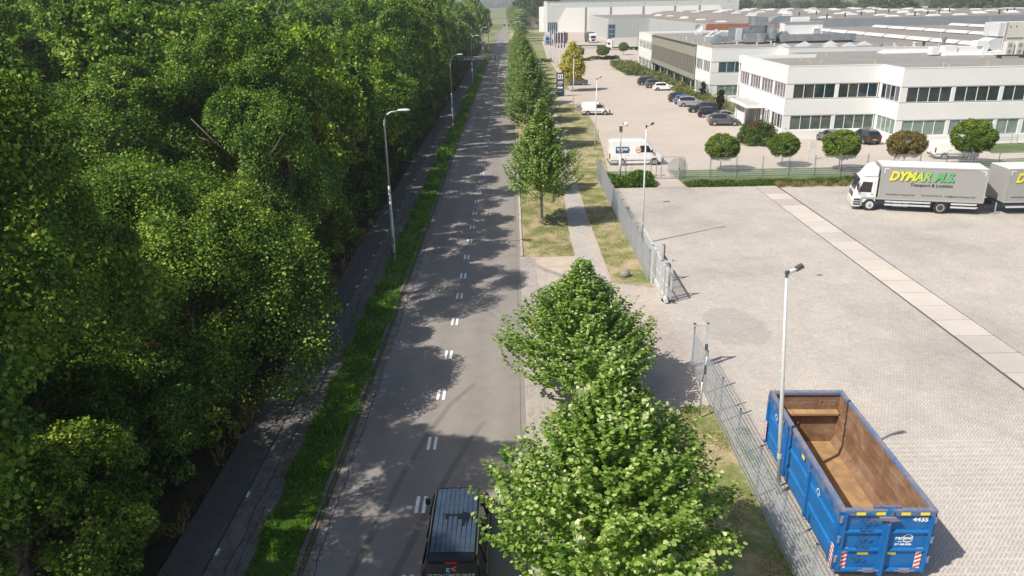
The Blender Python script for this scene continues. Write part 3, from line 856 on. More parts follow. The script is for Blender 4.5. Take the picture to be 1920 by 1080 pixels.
# --- street limes on the right
def lime_crown(name, mat, n_sh, per, leaf, seed, z0=2.1, z1=7.4, rad=3.65, fine=True, bract=None):
    g = np.random.default_rng(seed)
    Pl, Dl, Nl, Sl = [], [], [], []
    twigs = MB()
    h = g.random(n_sh)**.85
    for i in range(n_sh):
        t = h[i]
        prof = (math.sin(math.pi*min(1, (t*.80+.17)))**.75) if t < .97 else .1
        prof = max(prof*(1-.76*t)*1.2, .05)
        az = i*2.39996+g.uniform(-.25, .25)
        rr = rad*prof*g.uniform(.80, 1.08)*(1+.10*math.sin(3*az+seed))
        if g.random() < .35: rr *= g.uniform(.3, .8)
        z = z0+(z1-z0)*t
        o_ = np.array([math.cos(az), math.sin(az), 0])
        e = o_*rr+np.array([0, 0, z+g.uniform(-.2, .2)])
        rise = .55+.9*t+g.uniform(-.2, .2)
        dr = o_*.85+np.array([0, 0, rise])+g.normal(size=3)*.18; dr /= np.linalg.norm(dr)
        Ls = min(1.75, .55+rr*.5)*g.uniform(.8, 1.15)
        s = e-dr*Ls
        mid = (s+e)/2+o_*.10*Ls
        if t > .93: e[2] += .3
        ts = np.linspace(.0, 1, per)
        a = ((1-ts)**2)[:, None]*s+(2*ts*(1-ts))[:, None]*mid+(ts**2)[:, None]*e
        tan = norm((2*(1-ts))[:, None]*(mid-s)+(2*ts)[:, None]*(e-mid))
        side = norm(np.cross(tan, np.array([0, 0, 1.])))*np.where(np.arange(per) % 2, 1, -1)[:, None]
        a = a+g.normal(size=a.shape)*.022*(1+rr*.2)+side*g.uniform(0, .07, (per, 1))
        D = side*.75+tan*.5+np.array([0, 0, -.5])+g.normal(size=a.shape)*.2
        N = tan*.25+side*.25+np.array([0, 0, .85])+g.normal(size=a.shape)*.28
        Pl.append(a); Dl.append(D); Nl.append(N); Sl.append(leaf*g.uniform(.7, 1.2, per)*(1-.25*ts**3))
        if i % 3 == 0: twigs.tub([s, mid, e], [.016, .011, .004], 4, cap=False)
    P, D, N, S = (np.concatenate(q) for q in (Pl, Dl, Nl, Sl))
    cr = leaves_mesh('crown', P, D, N, S, mat, wide=.95, fold=.10, fine=fine)
    bm_ = None
    if bract:
        # hanging pale bracts: small clusters near the outer shoots
        k = bract
        idx = g.choice(n_sh, k, p=(.25+h**1.5)/(.25+h**1.5).sum())
        pick = idx*per+g.integers(int(per*.55), per, k)
        Pb = np.repeat(P[pick], 22, 0)+g.normal(size=(k*22, 3))*np.array([.11, .11, .16])+np.array([0, 0, .08])
        Db = g.normal(size=(k*22, 3))*.5+np.array([0, 0, -.6]); Nb = rdirs(k*22, g)+np.array([-.3, -.3, .4])
        bm_ = leaves_mesh('bracts', Pb, Db, Nb, .135*g.uniform(.7, 1.3, k*22), bract_m, wide=.65)
    return cr, bm_, twigs.mesh('twigs', bark, True)
def lime_trunk(h=6.6, r=.11):
    m = MB()
    m.tub([(0, 0, 0), (0, 0, .12), (.02, 0, 2.2), (0, .02, 4.2), (0, 0, h)], [r*1.5, r*1.1, r*.95, r*.65, .02], 10)
    for i in range(16):
        a = i*2.4; z = 1.9+i*.22; rr = 2.3*(1-i/22)
        c, s = math.cos(a), math.sin(a)
        m.tub([(0, 0, z), (c*rr*.4, s*rr*.4, z+.55), (c*rr, s*rr, z+1.25)], [.055-i*.0018, .034, .010], 6)
    return m.mesh('trunk', bark_pale, True)
lt = lime_trunk()
LG = 'street lime trees between road and footway'
def lime(loc, variant, scale, label, rot=0, lod='near'):
    cr, br, tw = variant
    t = empty('lime_tree', loc, rot, label, 'tree', LG)
    t.scale = scale
    tk = link('trunk', lt, t)
    if tw: link('twigs', tw, tk)
    link('crown', cr, t)
    if br: link('bracts', br, t)['kind'] = 'stuff'
    return t
v1 = lime_crown('a', lime_m, 980, 34, .150, 5, bract=85, rad=3.85)
v2 = lime_crown('b', lime_m, 900, 32, .155, 9, bract=30, rad=3.8)
v5 = lime_crown('e', lime_m, 820, 30, .165, 23, z0=3.2, z1=9.1, rad=3.25, bract=25)
v3 = lime_crown('c', lime_far, 560, 22, .23, 14, z0=3.0, z1=9.2, rad=3.15, fine=False)
v4 = lime_crown('d', lime_far, 560, 22, .24, 19, z0=3.0, z1=9.0, rad=3.15, fine=False)
lime((2.60, 17.0, 0), v1, (1, 1, 1.0), 'nearest lime tree with creamy bracts, to the right of the black van')
lime((2.75, 28.9, 0), v2, (.98, .98, .82), 'second lime tree from the camera, dark green, beside the driveway', 1.1)
lime((2.15, 56.2, 0), v5, (.98, .98, 1.0), 'lime tree alone on the lawn past the driveway, bare trunk visible', 2.6)
lime((2.5, 66.4, 0), v3, (.72, .72, .74), 'smaller lime tree hidden right behind the lone lime tree on the lawn', 1.0)
y = 87.8; i = 0
while y < 236:
    s = random.uniform(1.12, 1.28)
    lime((2.35+random.uniform(-.15, .15), y, 0), (v3, v4)[i % 2], (s, s, random.uniform(.96, 1.12)), 'lime tree in the closed row that recedes along the right side of the road', random.uniform(0, 6))
    y += random.uniform(9.6, 10.9); i += 1

# --- globe maples by the car park
gl = [clump_crown('crown', globe_m, 1.2, 3.7, 1.52, 230, 90, .125, rc=(.2, .34), seed=s, low=-.95, fill=.15, shape=0, flat=1, poke=0, lum=.35) for s in (51, 52)]
glb = clump_crown('crown', globe_brown, 1.2, 3.7, 1.52, 230, 90, .125, rc=(.2, .34), seed=53, low=-.95, fill=.15, shape=0, flat=1, poke=0, lum=.45)
glt = trunk_mb(2.3, .06, .03, (0, 0), 5, .8, 1.4).mesh('trunk', bark, True)
GG = 'clipped globe maples along the car park'
for (x, y, s, zz, me, lab) in [(20.7, 74.0, 1.0, .97, gl[0], 'green globe maple nearest the gate, first of the ball trees behind the yard fence'),
                               (27.4, 75.7, .92, .88, gl[1], 'smallest green globe maple, in front of the dense shrub'),
                               (32.1, 73.0, 1.08, 1.05, gl[0], 'green globe maple in front of the black hatchback with the yellow plate'),
                               (38.5, 73.2, 1.08, 1.0, glb, 'globe maple turning brown on top, above the grey box lorry'),
                               (45.7, 74.5, 1.22, 1.18, gl[1], 'largest globe maple, hiding the middle of the white van by the office'),
                               (20.2, 228.0, .66, .95, gl[0], 'small globe tree in the far strip, left of the pair'),
                               (26.5, 226.2, 1.08, 1.02, gl[1], 'wide globe tree in the far strip before the white lorry cab'),
                               (35.0, 244.0, .95, 1.0, gl[0], 'globe tree in the far strip beside the dark low trailer')]:
    tree('globe_tree', me, glt, (x, y, 0), random.uniform(0, 6), (s, s, zz), lab, GG)
# golden conifer-like tree by the totem
gc = clump_crown('crown', golden_m, .6, 8.6, 2.0, 130, 110, .30, rc=(.35, .7), seed=61, low=-.8, fill=.15, shape=3.2, flat=1.2)
tree('golden_tree', gc, glt, (11.6, 147.3, 0), 0, (.98, .98, 1.03), 'golden yellow tree behind the dark blue totem sign', None)
# shrub by the entrance, cypresses, hedge growth
sh = clump_crown('foliage', bush_m, -1.0, 2.5, 2.1, 150, 110, .14, rc=(.35, .55), seed=63, low=-.35, fill=.15, poke=0, flat=1, shape=.3)
sb = empty('round_shrub', (28.9, 88.6, 0), 0, 'broad rounded shrub with a copper patch by the office entrance', 'shrub')
link('foliage', sh, sb)
cp = link('copper_branch', clump_crown('copper_branch', cop_m, 1.0, 2.3, .8, 22, 70, .13, rc=(.3, .45), seed=64, low=-.2), sb, (-.75, -.6, .25))
sh2 = clump_crown('foliage', bush_m, .0, 1.3, .8, 30, 70, .12, rc=(.25, .4), seed=65, low=-.1)
tag(link('small_shrub', sh2, None, (31.9, 87.4, 0)), 'small grey green shrub between the rounded shrub and the office corner', 'shrub')
cyp = clump_crown('foliage', cyp_m, .0, 3.4, .42, 50, 60, .16, rc=(.18, .26), seed=66, low=-.9)
tag(link('cypress', cyp, None, (31.6, 127.2, 0)), 'dark columnar cypress at the corner of the far office wing', 'cypress', 'cypresses by the bicycle shelter')
tag(link('cypress', cyp, None, (31.5, 115.6, 0), 1), 'dark columnar cypress beside the bicycle shelter, nearer the entrance', 'cypress', 'cypresses by the bicycle shelter')

# hedge line behind the yard and bank with dry stems
def hedge(name, mat, x0, x1, y0, y1, h, n, leaf, label, lumps=1.0, cat='hedge'):
    g = rng
    P = np.stack([g.uniform(x0, x1, n), g.uniform(y0, y1, n), np.zeros(n)], 1)
    prof = np.clip(1-((P[:, 1]-(y0+y1)/2)/((y1-y0)/2))**2, 0, 1)**.5
    hh = h*(.72+.28*np.sin(P[:, 0]*1.7)*np.sin(P[:, 0]*.61+1)*lumps)*prof
    P[:, 2] = hh*g.random(n)**.35
    D = rdirs(n); D[:, 2] = abs(D[:, 2])*.9
    N = rdirs(n)+np.array([0, -.3, .8])
    o = link(name, leaves_mesh(name, P, D, N, leaf*g.uniform(.6, 1.3, n), mat, wide=.6))
    return tag(o, label, cat)
hedge('hedge', bush_m, 16.0, 31, 67.3, 69.0, .42, 15000, .17, 'low green hedge at the back of the yard, left of the lorry cab')
hedge('hedge', bush_m, 31, 62, 66.8, 69.6, .5, 16000, .2, 'low green hedge behind the grey lorry and its trailer')
hedge('ivy_bush', oak_m, 9.0, 13.0, 67.6, 70.6, 1.25, 12000, .2, 'dark bushy hedge in the yard corner left of the mesh gate', 1.0, 'bush')
o = blades('dry_reeds', brown_grass, [(24, 66.6, 31.5, 67.4)], 2600, .55, .07, label='dry grey stems along the foot of the back hedge', clump=.3)
# border planting in front of the glazed wing
def border(name, mat, poly, n, h, leaf, label):
    x0, x1 = min(p[0] for p in poly), max(p[0] for p in poly); y0, y1 = min(p[1] for p in poly), max(p[1] for p in poly)
    P = []
    def inside(x, y):
        c = False; j = len(poly)-1
        for i in range(len(poly)):
            if (poly[i][1] > y) != (poly[j][1] > y) and x < (poly[j][0]-poly[i][0])*(y-poly[i][1])/(poly[j][1]-poly[i][1])+poly[i][0]: c = not c
            j = i
        return c
    cl = [(random.uniform(x0, x1), random.uniform(y0, y1), random.uniform(.5, 1.1), random.uniform(.4, 1)) for _ in range(int((y1-y0)*(x1-x0)/1.6))]
    cl = [c for c in cl if inside(c[0], c[1])]
    k = n//max(1, len(cl))
    for c in cl:
        q = rng.normal(size=(k, 3))*np.array([c[2]*.5, c[2]*.5, 0])+np.array([c[0], c[1], 0])
        q[:, 2] = h*c[3]*rng.random(k)**.6
        P.append(q)
    P = np.concatenate(P); n = len(P)
    D = rng.normal(size=(n, 3))*.5+np.array([0, 0, .8])
    o = link(name, leaves_mesh(name, P, D, rdirs(n), leaf*rng.uniform(.5, 1.3, n), mat, wide=.35))
    return tag(o, label, 'plants', kind='stuff')
bed = [(26.3, 206), (26.1, 189), (26.3, 175.5), (29.2, 174.3), (30.6, 165), (30.1, 148), (30.3, 131), (30.8, 121.7), (31.9, 113), (32.6, 113), (32.3, 130), (31.8, 180), (31.7, 206)]
sheet('planting_bed', verge_m, bed, .015)
border('border_plants', mead_m, bed, 15000, 1.5, .45, 'tall wild border of grasses and perennials in front of the glazed office wing')
border('border_shrubs', bush_m, bed, 9000, 1.5, .42, 'green shrubs mixed into the border by the glazed office wing')
gy = [(29.8, 122), (31.5, 122), (31.5, 134), (29.9, 134)]
border('yellow_perennials', golden_m, gy, 1500, 1.0, .3, 'yellow flowering perennials at the near end of the office border')
kb = empty('bed_kerb', (0, 0, 0), kind='structure')
mk = MB()
for (a, b) in zip(bed[:9], bed[1:9]):
    L = math.hypot(b[0]-a[0], b[1]-a[1]); ux, uy = (b[0]-a[0])/L, (b[1]-a[1])/L
    mk.prism([(a[0], a[1]), (b[0], b[1]), (b[0]+uy*.15, b[1]-ux*.15), (a[0]+uy*.15, a[1]-ux*.15)], -.02, .12)
mk.build('bed_edging', concrete, kb)
hedge('far_hedge', bush_m, 17.8, 22.9, 223.0, 225.2, .9, 1400, .4, 'low hedge with a globe tree in the far car park, left piece')
hedge('far_hedge', bush_m, 23.6, 31.5, 227.0, 230.5, .9, 2200, .4, 'low hedge in the far car park before the white lorry, right piece')
hedge('far_hedge', bush_m, 8.6, 11.4, 221, 224, .9, 900, .4, 'short low hedge at the foot of the flagpoles')

# far trees: right of the road beyond the junction, and along the horizon
FG = 'far trees beyond the estate'
belt_m = foliage('belt_leaves', [(.03, .055, .02), (.06, .10, .03), (.10, .15, .045), (.20, .23, .09)], trans=.15, hue_obj=.6)
farc = [clump_crown('crown', belt_m, 1.5, 14, 4.6, 60, 50, .8, rc=(.9, 1.6), seed=91+i, low=-.7, fill=.1) for i in range(3)]
popl = clump_crown('crown', lime_far, 1.5, 17, 2.7, 60, 50, .7, rc=(.8, 1.3), seed=97, low=-.8, fill=.1)
ftk = trunk_mb(7, .25, .08, limbs=3).mesh('trunk', bark, True)
for i in range(15):
    y = 342+i*24
    tree('roadside_poplar', popl, ftk, (4.6-i*.36+random.uniform(-.4, .4), y, 0), random.uniform(0, 6), (1.0, 1.0, random.uniform(.68, .82)), 'pale green tree in the row right of the road beyond the junction', FG)
for i in range(26):
    tree('distant_tree', farc[i % 3], ftk, (9+i % 5*5.5+random.uniform(-2, 2), 480+i*13+random.uniform(-5, 5), 0), random.uniform(0, 6), (1.2, 1.2, random.uniform(1.25, 1.6)), 'grey green tree in the tall clump left of the white warehouse', FG)
for i in range(95):
    x = 175+i*7.6+random.uniform(-3, 3); y = 610-i*1.1+random.uniform(-25, 60)
    tree('distant_tree', farc[i % 3], ftk, (x, y, 0), random.uniform(0, 6), (1.35, 1.35, random.uniform(.75, 1.15)), 'tree in the green belt behind the factory roofs', FG)
# horizon woods and hills: one far mass each
def far_mass(name, y, x0, x1, h, n, label, seed):
    g = np.random.default_rng(seed)
    P = np.stack([g.uniform(x0, x1, n), y+g.uniform(-40, 40, n), np.zeros(n)], 1)
    P[:, 2] = h*(.6+.4*np.sin(P[:, 0]*.013)*np.cos(P[:, 0]*.0051))*g.random(n)**.5
    N = rdirs(n, g)+np.array([0, -.5, .6])
    o = link(name, leaves_mesh(name, P, rdirs(n, g), N, g.uniform(8, 16, n), belt_m, wide=.8))
    return tag(o, label, 'wood', kind='stuff')
far_mass('far_wood', 2400, -500, 2600, 22, 9000, 'hazy wood along the horizon beyond the fields', 3)
far_mass('far_wood', 1150, 330, 1500, 11, 3500, 'hazy tree belt in the fields right of the estate', 4)

# ================================================================== STREET FURNITURE
def street_lamp(loc, label, h=10.0, rot=0):
    t = empty('street_lamp', loc, rot, label, 'street lamp', 'curved street lamps on the left verge')
    m = MB(); m.tub([(0, 0, 0), (0, 0, 1.1), (0, 0, 5.2)], [.105, .10, .085], 12)
    m.build('lower_post', pole_mat, t, True)
    m = MB(); m.tub([(0, 0, 5.15), (0, 0, h-.85), (.06, 0, h-.5), (.22, 0, h-.24), (.48, 0, h-.11), (1.0, 0, h-.03)], [.07, .058, .055, .05, .045, .038], 12)
    m.build('bracket', pole_mat, t, True)
    m = MB()
    n = 12; prof = [(.0, .04), (.06, .09), (.25, .14), (.5, .16), (.7, .12), (.8, .03)]
    vs = [(.9+x, q*math.cos(2*math.pi*k/n), h+.0+.55*q*math.sin(2*math.pi*k/n)) for x, q in prof for k in range(n)]
    fs = [(i*n+k, i*n+(k+1) % n, (i+1)*n+(k+1) % n, (i+1)*n+k) for i in range(len(prof)-1) for k in range(n)]+[tuple(range(n)), tuple(5*n+k for k in range(n))]
    m.add(vs, fs).build('lantern', lamp_white, t, True)
    m = MB(); m.tub([(0, 0, .55), (0, 0, .62)], .108, 12); m.build('number_band', dark_plastic, t)
    box('service_door', grey_plastic, t, -.02, -.112, 1.3, .06, -.095, 1.75)
    return t
lamp0 = street_lamp((-8.07, 47.56, .03), 'nearest curved street lamp on the green verge')
_tab = {}
for x in bpy.data.objects:
    if x.parent is lamp0: _tab.setdefault(lamp0.name, []).append(x)
for loc, lab in [((-7.9, 100.3, .03), 'second curved street lamp at the left edge of the road'),
                 ((-8.0, 158, .03), 'third curved street lamp, its arm coming out of the foliage'),
                 ((-9.4, 263, 0), 'curved street lamp at the far junction, left of the pair'),
                 ((-7.45, 262, 0), 'curved street lamp at the far junction with a round sign on its post'),
                 ((-7.9, 210, .03), 'curved street lamp between the wood and the far end of the verge')]:
    c = copy_tree(lamp0, None, _tab); c.location = loc; c['label'] = lab
for (x, y, s, lab) in [(1.4, 262, 1, 'street lamp right of the far junction, nearer of the two'), (3.9, 330, -1, 'street lamp right of the far junction, further of the two'), (17.5, 420, -1, 'street lamp before the corner of the white warehouse')]:
    c = copy_tree(lamp0, None, _tab); c.location = (x, y, 0); c['label'] = lab; c.rotation_euler = (0, 0, 0 if s > 0 else math.pi); c['group'] = 'street lamps beyond the junction'
rs = empty('round_sign', (-7.45, 261.85, 0), 0, 'round white traffic sign fixed to the far junction lamp post', 'road sign')
m = MB(); m.tub([(0, 0, 2.0), (0, .04, 2.0)], .42, 16); m.build('sign_plate', logo_white, rs)
m = MB(); m.tub([(.0, .06, 1.6), (0, .06, 2.4)], .03, 6); m.build('sign_bracket', galv, rs)
gp = empty('grey_post', (-4.3, 205, 0), 0, 'thin dark signpost at the far end of the verge', 'post')
MB().tub([(0, 0, 0), (0, 0, 2.7)], .05, 6).build('post', dark_metal, gp)
box('sign_plate', dark_metal, gp, -.2, -.03, 2.3, .2, .0, 2.75)

def yard_light(loc, h, label, lean=(0, 0), head=1, hrot=0):
    t = empty('yard_light', loc, 0, label, 'light pole', 'straight light poles of the yard and car park')
    MB().tub([(0, 0, 0), (lean[0]*.35, lean[1]*.35, h*.35), (lean[0], lean[1], h)], [.075, .07, .045], 12).build('post', pole_mat, t, True)
    MB().tub([(lean[0]*.18, lean[1]*.18, h*.18), (lean[0]*.2, lean[1]*.2, h*.2)], .085, 12).build('collar', pole_mat, t)
    hd = empty_h = MB()
    hd.tub([(0, 0, -.12), (0, 0, .12)], .075, 10)
    hd.box(-.07, -.07, .02, .12, .07, .16)
    o = hd.build('bracket', grey_plastic, t); o.location = (lean[0], lean[1], h); o.rotation_euler = (0, 0, hrot); o.scale = (.68, .68, .75)
    m = MB()
    m.extr([(.1, .02), (.42, .14), (.44, .24), (.1, .14)], lambda a, b: (a, -.10, b), lambda a, b: (a, .10, b))
    o2 = m.build('driver_box', galv_light, o)
    m = MB()
    m.extr([(.40, .11), (.78, .26), (.79, .32), (.42, .24)], lambda a, b: (a, -.14, b), lambda a, b: (a, .14, b))
    for k in range(5): m.extr([(.46+k*.06, .255+k*.024), (.49+k*.06, .267+k*.024), (.49+k*.06, .31+k*.024), (.46+k*.06, .30+k*.024)], lambda a, b: (a, -.12, b), lambda a, b: (a, .12, b))
    m.build('flood_head', grey_plastic, o)
    return t
yard_light((9.05, 21.8, 0), 8.15, 'light pole standing between the mesh fence and the blue skip', (-.62, 0), hrot=.25)
yard_light((9.03, 50.67, 0), 8.2, 'light pole behind the fence casting a thin shadow on the yard', (-.05, 0), hrot=.2)
yard_light((9.5, 86.96, 0), 7.9, 'light pole at the kerb between the white panel van and the small white van', (.1, 0), hrot=.2)
yard_light((9.33, 117.3, 0), 8.3, 'light pole in front of the golden tree', (.1, 0), hrot=.2)
yard_light((57.4, 95.6, 0), 0.1+5.9, 'light pole in front of the right part of the white office', (1.2, 0), hrot=2.8)
t = empty('camera_pole', (10.1, 70.2, 0), 0, 'pole with a white dome camera in the yard corner beside the hedge', 'camera pole')
MB().tub([(0, 0, 0), (0, 0, 2.6)], .13, 12).build('lower_post', pole_mat, t, True)
MB().tub([(0, 0, 2.6), (0, 0, 5.4)], .06, 10).build('upper_post', pole_mat, t, True)
MB().tub([(0, 0, 5.35), (.25, 0, 5.5), (.42, 0, 5.5)], .03, 6).build('arm', grey_plastic, t)
MB().sphere((.45, 0, 5.42), .2).build('dome', logo_white, t, True)
box('junction_box', grey_plastic, t, -.16, -.14, 4.75, .12, .14, 5.25)

# ------------------------------------------------------------------ mesh fences
def fence_panel_mesh(L, H, name='mesh_panel'):
    m = MB()
    def bar(a, b, r):
        a = Vector(a); b = Vector(b); d = (b-a).normalized()
        e1 = Vector((1, 0, 0)); e2 = d.cross(e1)
        vs = []
        for p in (a, b):
            for k in range(3):
                t = 2*math.pi*k/3
                vs.append(p+(e1*math.cos(t)+e2*math.sin(t))*r)
        m.add(vs, [(0, 1, 4, 3), (1, 2, 5, 4), (2, 0, 3, 5)])
    z = .06
    while z < H+.01:
        bar((-.012, .02, z), (-.012, L-.02, z), .007); bar((.012, .02, z), (.012, L-.02, z), .007); z += .194
    y = .05
    while y < L:
        bar((0, y, .03), (0, y, H+.02), .0042); y += .05
    return m.mesh(name, galv_light)
pm = fence_panel_mesh(2.45, 1.98)
post_me = MB().box(-.03, -.03, 0, .03, .03, 2.06).mesh('post', galv)
cap_me = MB().box(-.034, -.034, 2.06, .034, .034, 2.085).mesh('post_cap', dark_metal)
def fence(p0, dirr, n, label, spacing=2.45, skip=()):
    t = empty('mesh_fence', (p0[0], p0[1], 0), dirr, label, 'fence')
    for i in range(n+1):
        p = link('post', post_me, t, (0, i*spacing, 0))
        link('post_cap', cap_me, p)
        if i < n and i not in skip:
            o = link('mesh_panel', pm, t, (-.045, i*spacing, 0)); o.scale = (1, spacing/2.45, 1)
    return t
fence((8.2, 43.0, 0), 0, 12, 'grey steel mesh fence along the footway up to the far yard corner')
fence((8.22, 31.43-2.45*9, 0), 0, 9, 'grey steel mesh fence beside the blue skip, seen from above')
# at the back of the yard: sits with the panels along X
fence((8.3, 70.9, 0), -math.pi/2, 2, 'short mesh fence piece between the yard corner and the gate')
fence((16.35, 70.9, 0), -math.pi/2, 18, 'long mesh fence across the back of the yard behind the hedge', 2.5)
# pedestrian gate in the back fence with a round grey screen
g = empty('mesh_gate', (13.7, 70.9, 0), 0, 'open mesh gate in the back fence with square frame posts', 'gate')
for x in (0, .45, 2.2, 2.45):
    MB().box(x-.035, -.035, 0, x+.035, .035, 2.15).build('post', galv, g)
MB().box(.45, -.03, 2.1, 2.45, .03, 2.15).build('top_rail', galv, g)
lf = link('leaf', fence_panel_mesh(1.7, 1.9, 'leaf'), g, (.5, .03, .05), -math.pi/2)
box('handle', dark_metal, g, 2.12, -.08, .95, 2.2, -.03, 1.1)
disc = NT('perforated_screen')
disc.fin((.45, .47, .48), .5, .1)
tr = disc.n('ShaderNodeBsdfTransparent'); mx = disc.n('ShaderNodeMixShader'); mx.inputs[0].default_value = .68
disc.l(disc.b.outputs[0], mx.inputs[1]); disc.l(tr.outputs[0], mx.inputs[2]); disc.l(mx.outputs[0], disc.t.nodes['Material Output'].inputs[0])
MB().tub([(2.05, .10, 1.02), (2.05, .125, 1.02)], .98, 40).build('round_screen', disc.m, g)

# sliding gate parked behind the fence
g = empty('sliding_gate', (8.55, 39.3, 0), 0, 'galvanised sliding gate pushed open behind the fence, with two guide frames', 'gate')
def portal(y, h=2.45):
    for x in (-.27, .34):
        MB().box(x-.05, y-.05, 0, x+.05, y+.05, h).build('guide_post', galv_light, g)
        MB().box(x-.055, y-.055, h, x+.055, y+.055, h+.02).build('post_cap', dark_metal, g)
    MB().box(-.22, y-.04, h-.13, .29, y+.04, h-.02).build('cross_head', galv_light, g)
portal(.55); portal(3.4)
box('bottom_beam', galv_light, g, -.09, 0, .08, .09, 11.5, .32)
box('top_rail', galv_light, g, -.05, .0, 1.98, .05, 8.2, 2.06)
lf = MB()
for i in range(0, 5): lf.box(-.03, i*2.0, .32, .03, i*2.0+.06, 1.98)
lf.box(-.03, 0, 1.0, .03, 8.0, 1.05)
lf.build('leaf_frame', galv_light, g)
bs = MB()
y = .15
while y < 8.0: bs.box(-.012, y, .32, .012, y+.025, 1.98); y += .105
bs.build('leaf_bars', galv_light, g)
box('guide_foot', dark_metal, g, -.15, .35, 0, .45, .75, .06)
MB().tub([(.38, .1, .06), (.5, .1, .2)], .06, 8).build('roller', rubber, g)
# gate end frame by the skip fence
g = empty('gate_catch_frame', (8.5, 31.55, 0), 0, 'square galvanised catch frame at the end of the skip fence', 'gate')
for x in (-.27, .34):
    MB().box(x-.05, -.05, 0, x+.05, .05, 2.2).build('post', galv_light, g)
    MB().box(x-.055, -.055, 2.2, x+.055, .055, 2.23).build('post_cap', dark_metal, g)
MB().box(-.22, -.04, 2.08, .29, .04, 2.19).build('cross_head', galv_light, g)
box('lock_box', grey_plastic, g, .27, -.1, .9, .4, -.05, 1.2)
# reader post
g = empty('reader_post', (7.5, 26.9, 0), .0, 'slim pole with a black reader box in front of the skip fence', 'post')
MB().tub([(0, 0, 0), (0, 0, 1.7)], .042, 10).build('lower_post', galv, g, True)
MB().tub([(0, 0, 1.7), (.12, 0, 2.85)], .03, 10).build('upper_post', galv, g, True)
box('reader', grey_plastic, g, .03, -.055, 2.05, .11, .0, 2.45)
# small red sign by the gate
g = empty('small_sign', (9.75, 46.3, 0), .3, 'short post with a faded red plate just inside the gate', 'sign')
MB().tub([(0, 0, 0), (0, 0, 1.35)], .03, 8).build('post', dark_metal, g)
MB().box(-.16, -.03, .75, .05, -.01, 1.25).build('sign_plate', plain('faded_red', (.42, .13, .10), .6, var=.1), g)
# stone ball
t = NT('boulder'); c = t.ramp(t.noise(9, 5, .7), [(.3, (.17, .155, .135)), (.7, (.33, .31, .275))]); t.bump(t.noise(14, 5, .7), .04, .7); t.fin(c, .95)
m = MB().sphere((0, 0, .20), .33, 22, 14, .92)
m.v = [(x*(1+.05*math.sin(5*y+3*z)), y*(1+.05*math.cos(4*x)), z) for x, y, z in m.v]
tag(m.build('stone_ball', t.m, None, True, (6.85, 43.95, 0)), 'grey round stone at the corner of the dry lawn by the driveway', 'stone')
# white sign on two posts in the car park
g = empty('car_park_sign', (31.6, 78.8, 0), .2, 'white two-sided sign on posts in front of the office car park', 'sign')
for x in (-.35, .35): MB().tub([(x, 0, 0), (x, 0, 2.1)], .03, 6).build('post', pole_mat, g)
box('sign_plate', logo_white, g, -.42, -.03, 1.1, -.02, .03, 1.95)
box('sign_plate', logo_white, g, .04, -.03, 1.2, .36, .03, 1.95)
# blue ball shaped sign
g = empty('round_blue_sign', (27.3, 89.9, 0), 0, 'round dark blue ball-shaped marker with white and light blue patches beside the shrub', 'sign')
MB().tub([(0, 0, 0), (0, 0, .3)], .15, 8).build('foot', grey_plastic, g)
MB().sphere((0, 0, .75), .52, 24, 16).build('ball', sign_blue, g, True)
def patch(a0, a1, e0, e1, mat, nm, skew=.0):
    vs = []; fs = []; n = 8
    for j in range(n+1):
        for i in range(n+1):
            e = e0+(e1-e0)*j/n; a = a0+(a1-a0)*i/n+skew*(j/n)
            vs.append((.527*math.cos(e)*math.cos(a), .527*math.cos(e)*math.sin(a), .75+.527*math.sin(e)))
    for j in range(n):
        for i in range(n): fs.append((j*(n+1)+i, j*(n+1)+i+1, (j+1)*(n+1)+i+1, (j+1)*(n+1)+i))
    MB().add(vs, fs).build(nm, mat, g, True)
patch(-1.95, -1.35, -.2, .45, logo_white, 'white_patch', .35)
patch(-1.35, -.85, -.45, .3, sign_cyan, 'light_blue_patch', .45)
# goal-like bicycle rack right
g = empty('steel_rack', (54.6, 85.0, 0), 0, 'low grey steel rack in front of the right end of the office', 'rack')
for x in (0, 2.6): MB().tub([(x, 0, 0), (x, 0, 1.1), (x-.1, .9, 1.1), (x-.1, .9, 0)], .04, 6).build('frame', galv, g)
for z in (.55, .8, 1.1): MB().tub([(0, .9*(z > .9), z), (2.6, .9*(z > .9), z)], .03, 6).build('rail', galv, g)
MB().tub([(1.5, -3.2, .9), (6, -3.0, .9)], .03, 6).build('handrail', galv, g)
# manholes and drain in the paving
mm = plain('cast_iron', (.22, .205, .19), .7, .3, var=.15)
for (x, y, s, l) in [(13.07, 62.34, .3, 'square drain cover in the yard behind the light pole'), (11.7, 82.57, .25, 'small drain cover at the car park kerb'), (13.6, 23.4, .24, 'dark oil spot like drain cover right of the skip'), (18.9, 43.6, .16, 'tiny square cover in the yard')]:
    o = MB().box(-s, -s*.8, 0, s, s*.8, .012).build('drain_cover', mm, None, False, (x, y, .002)); tag(o, l, 'drain cover')

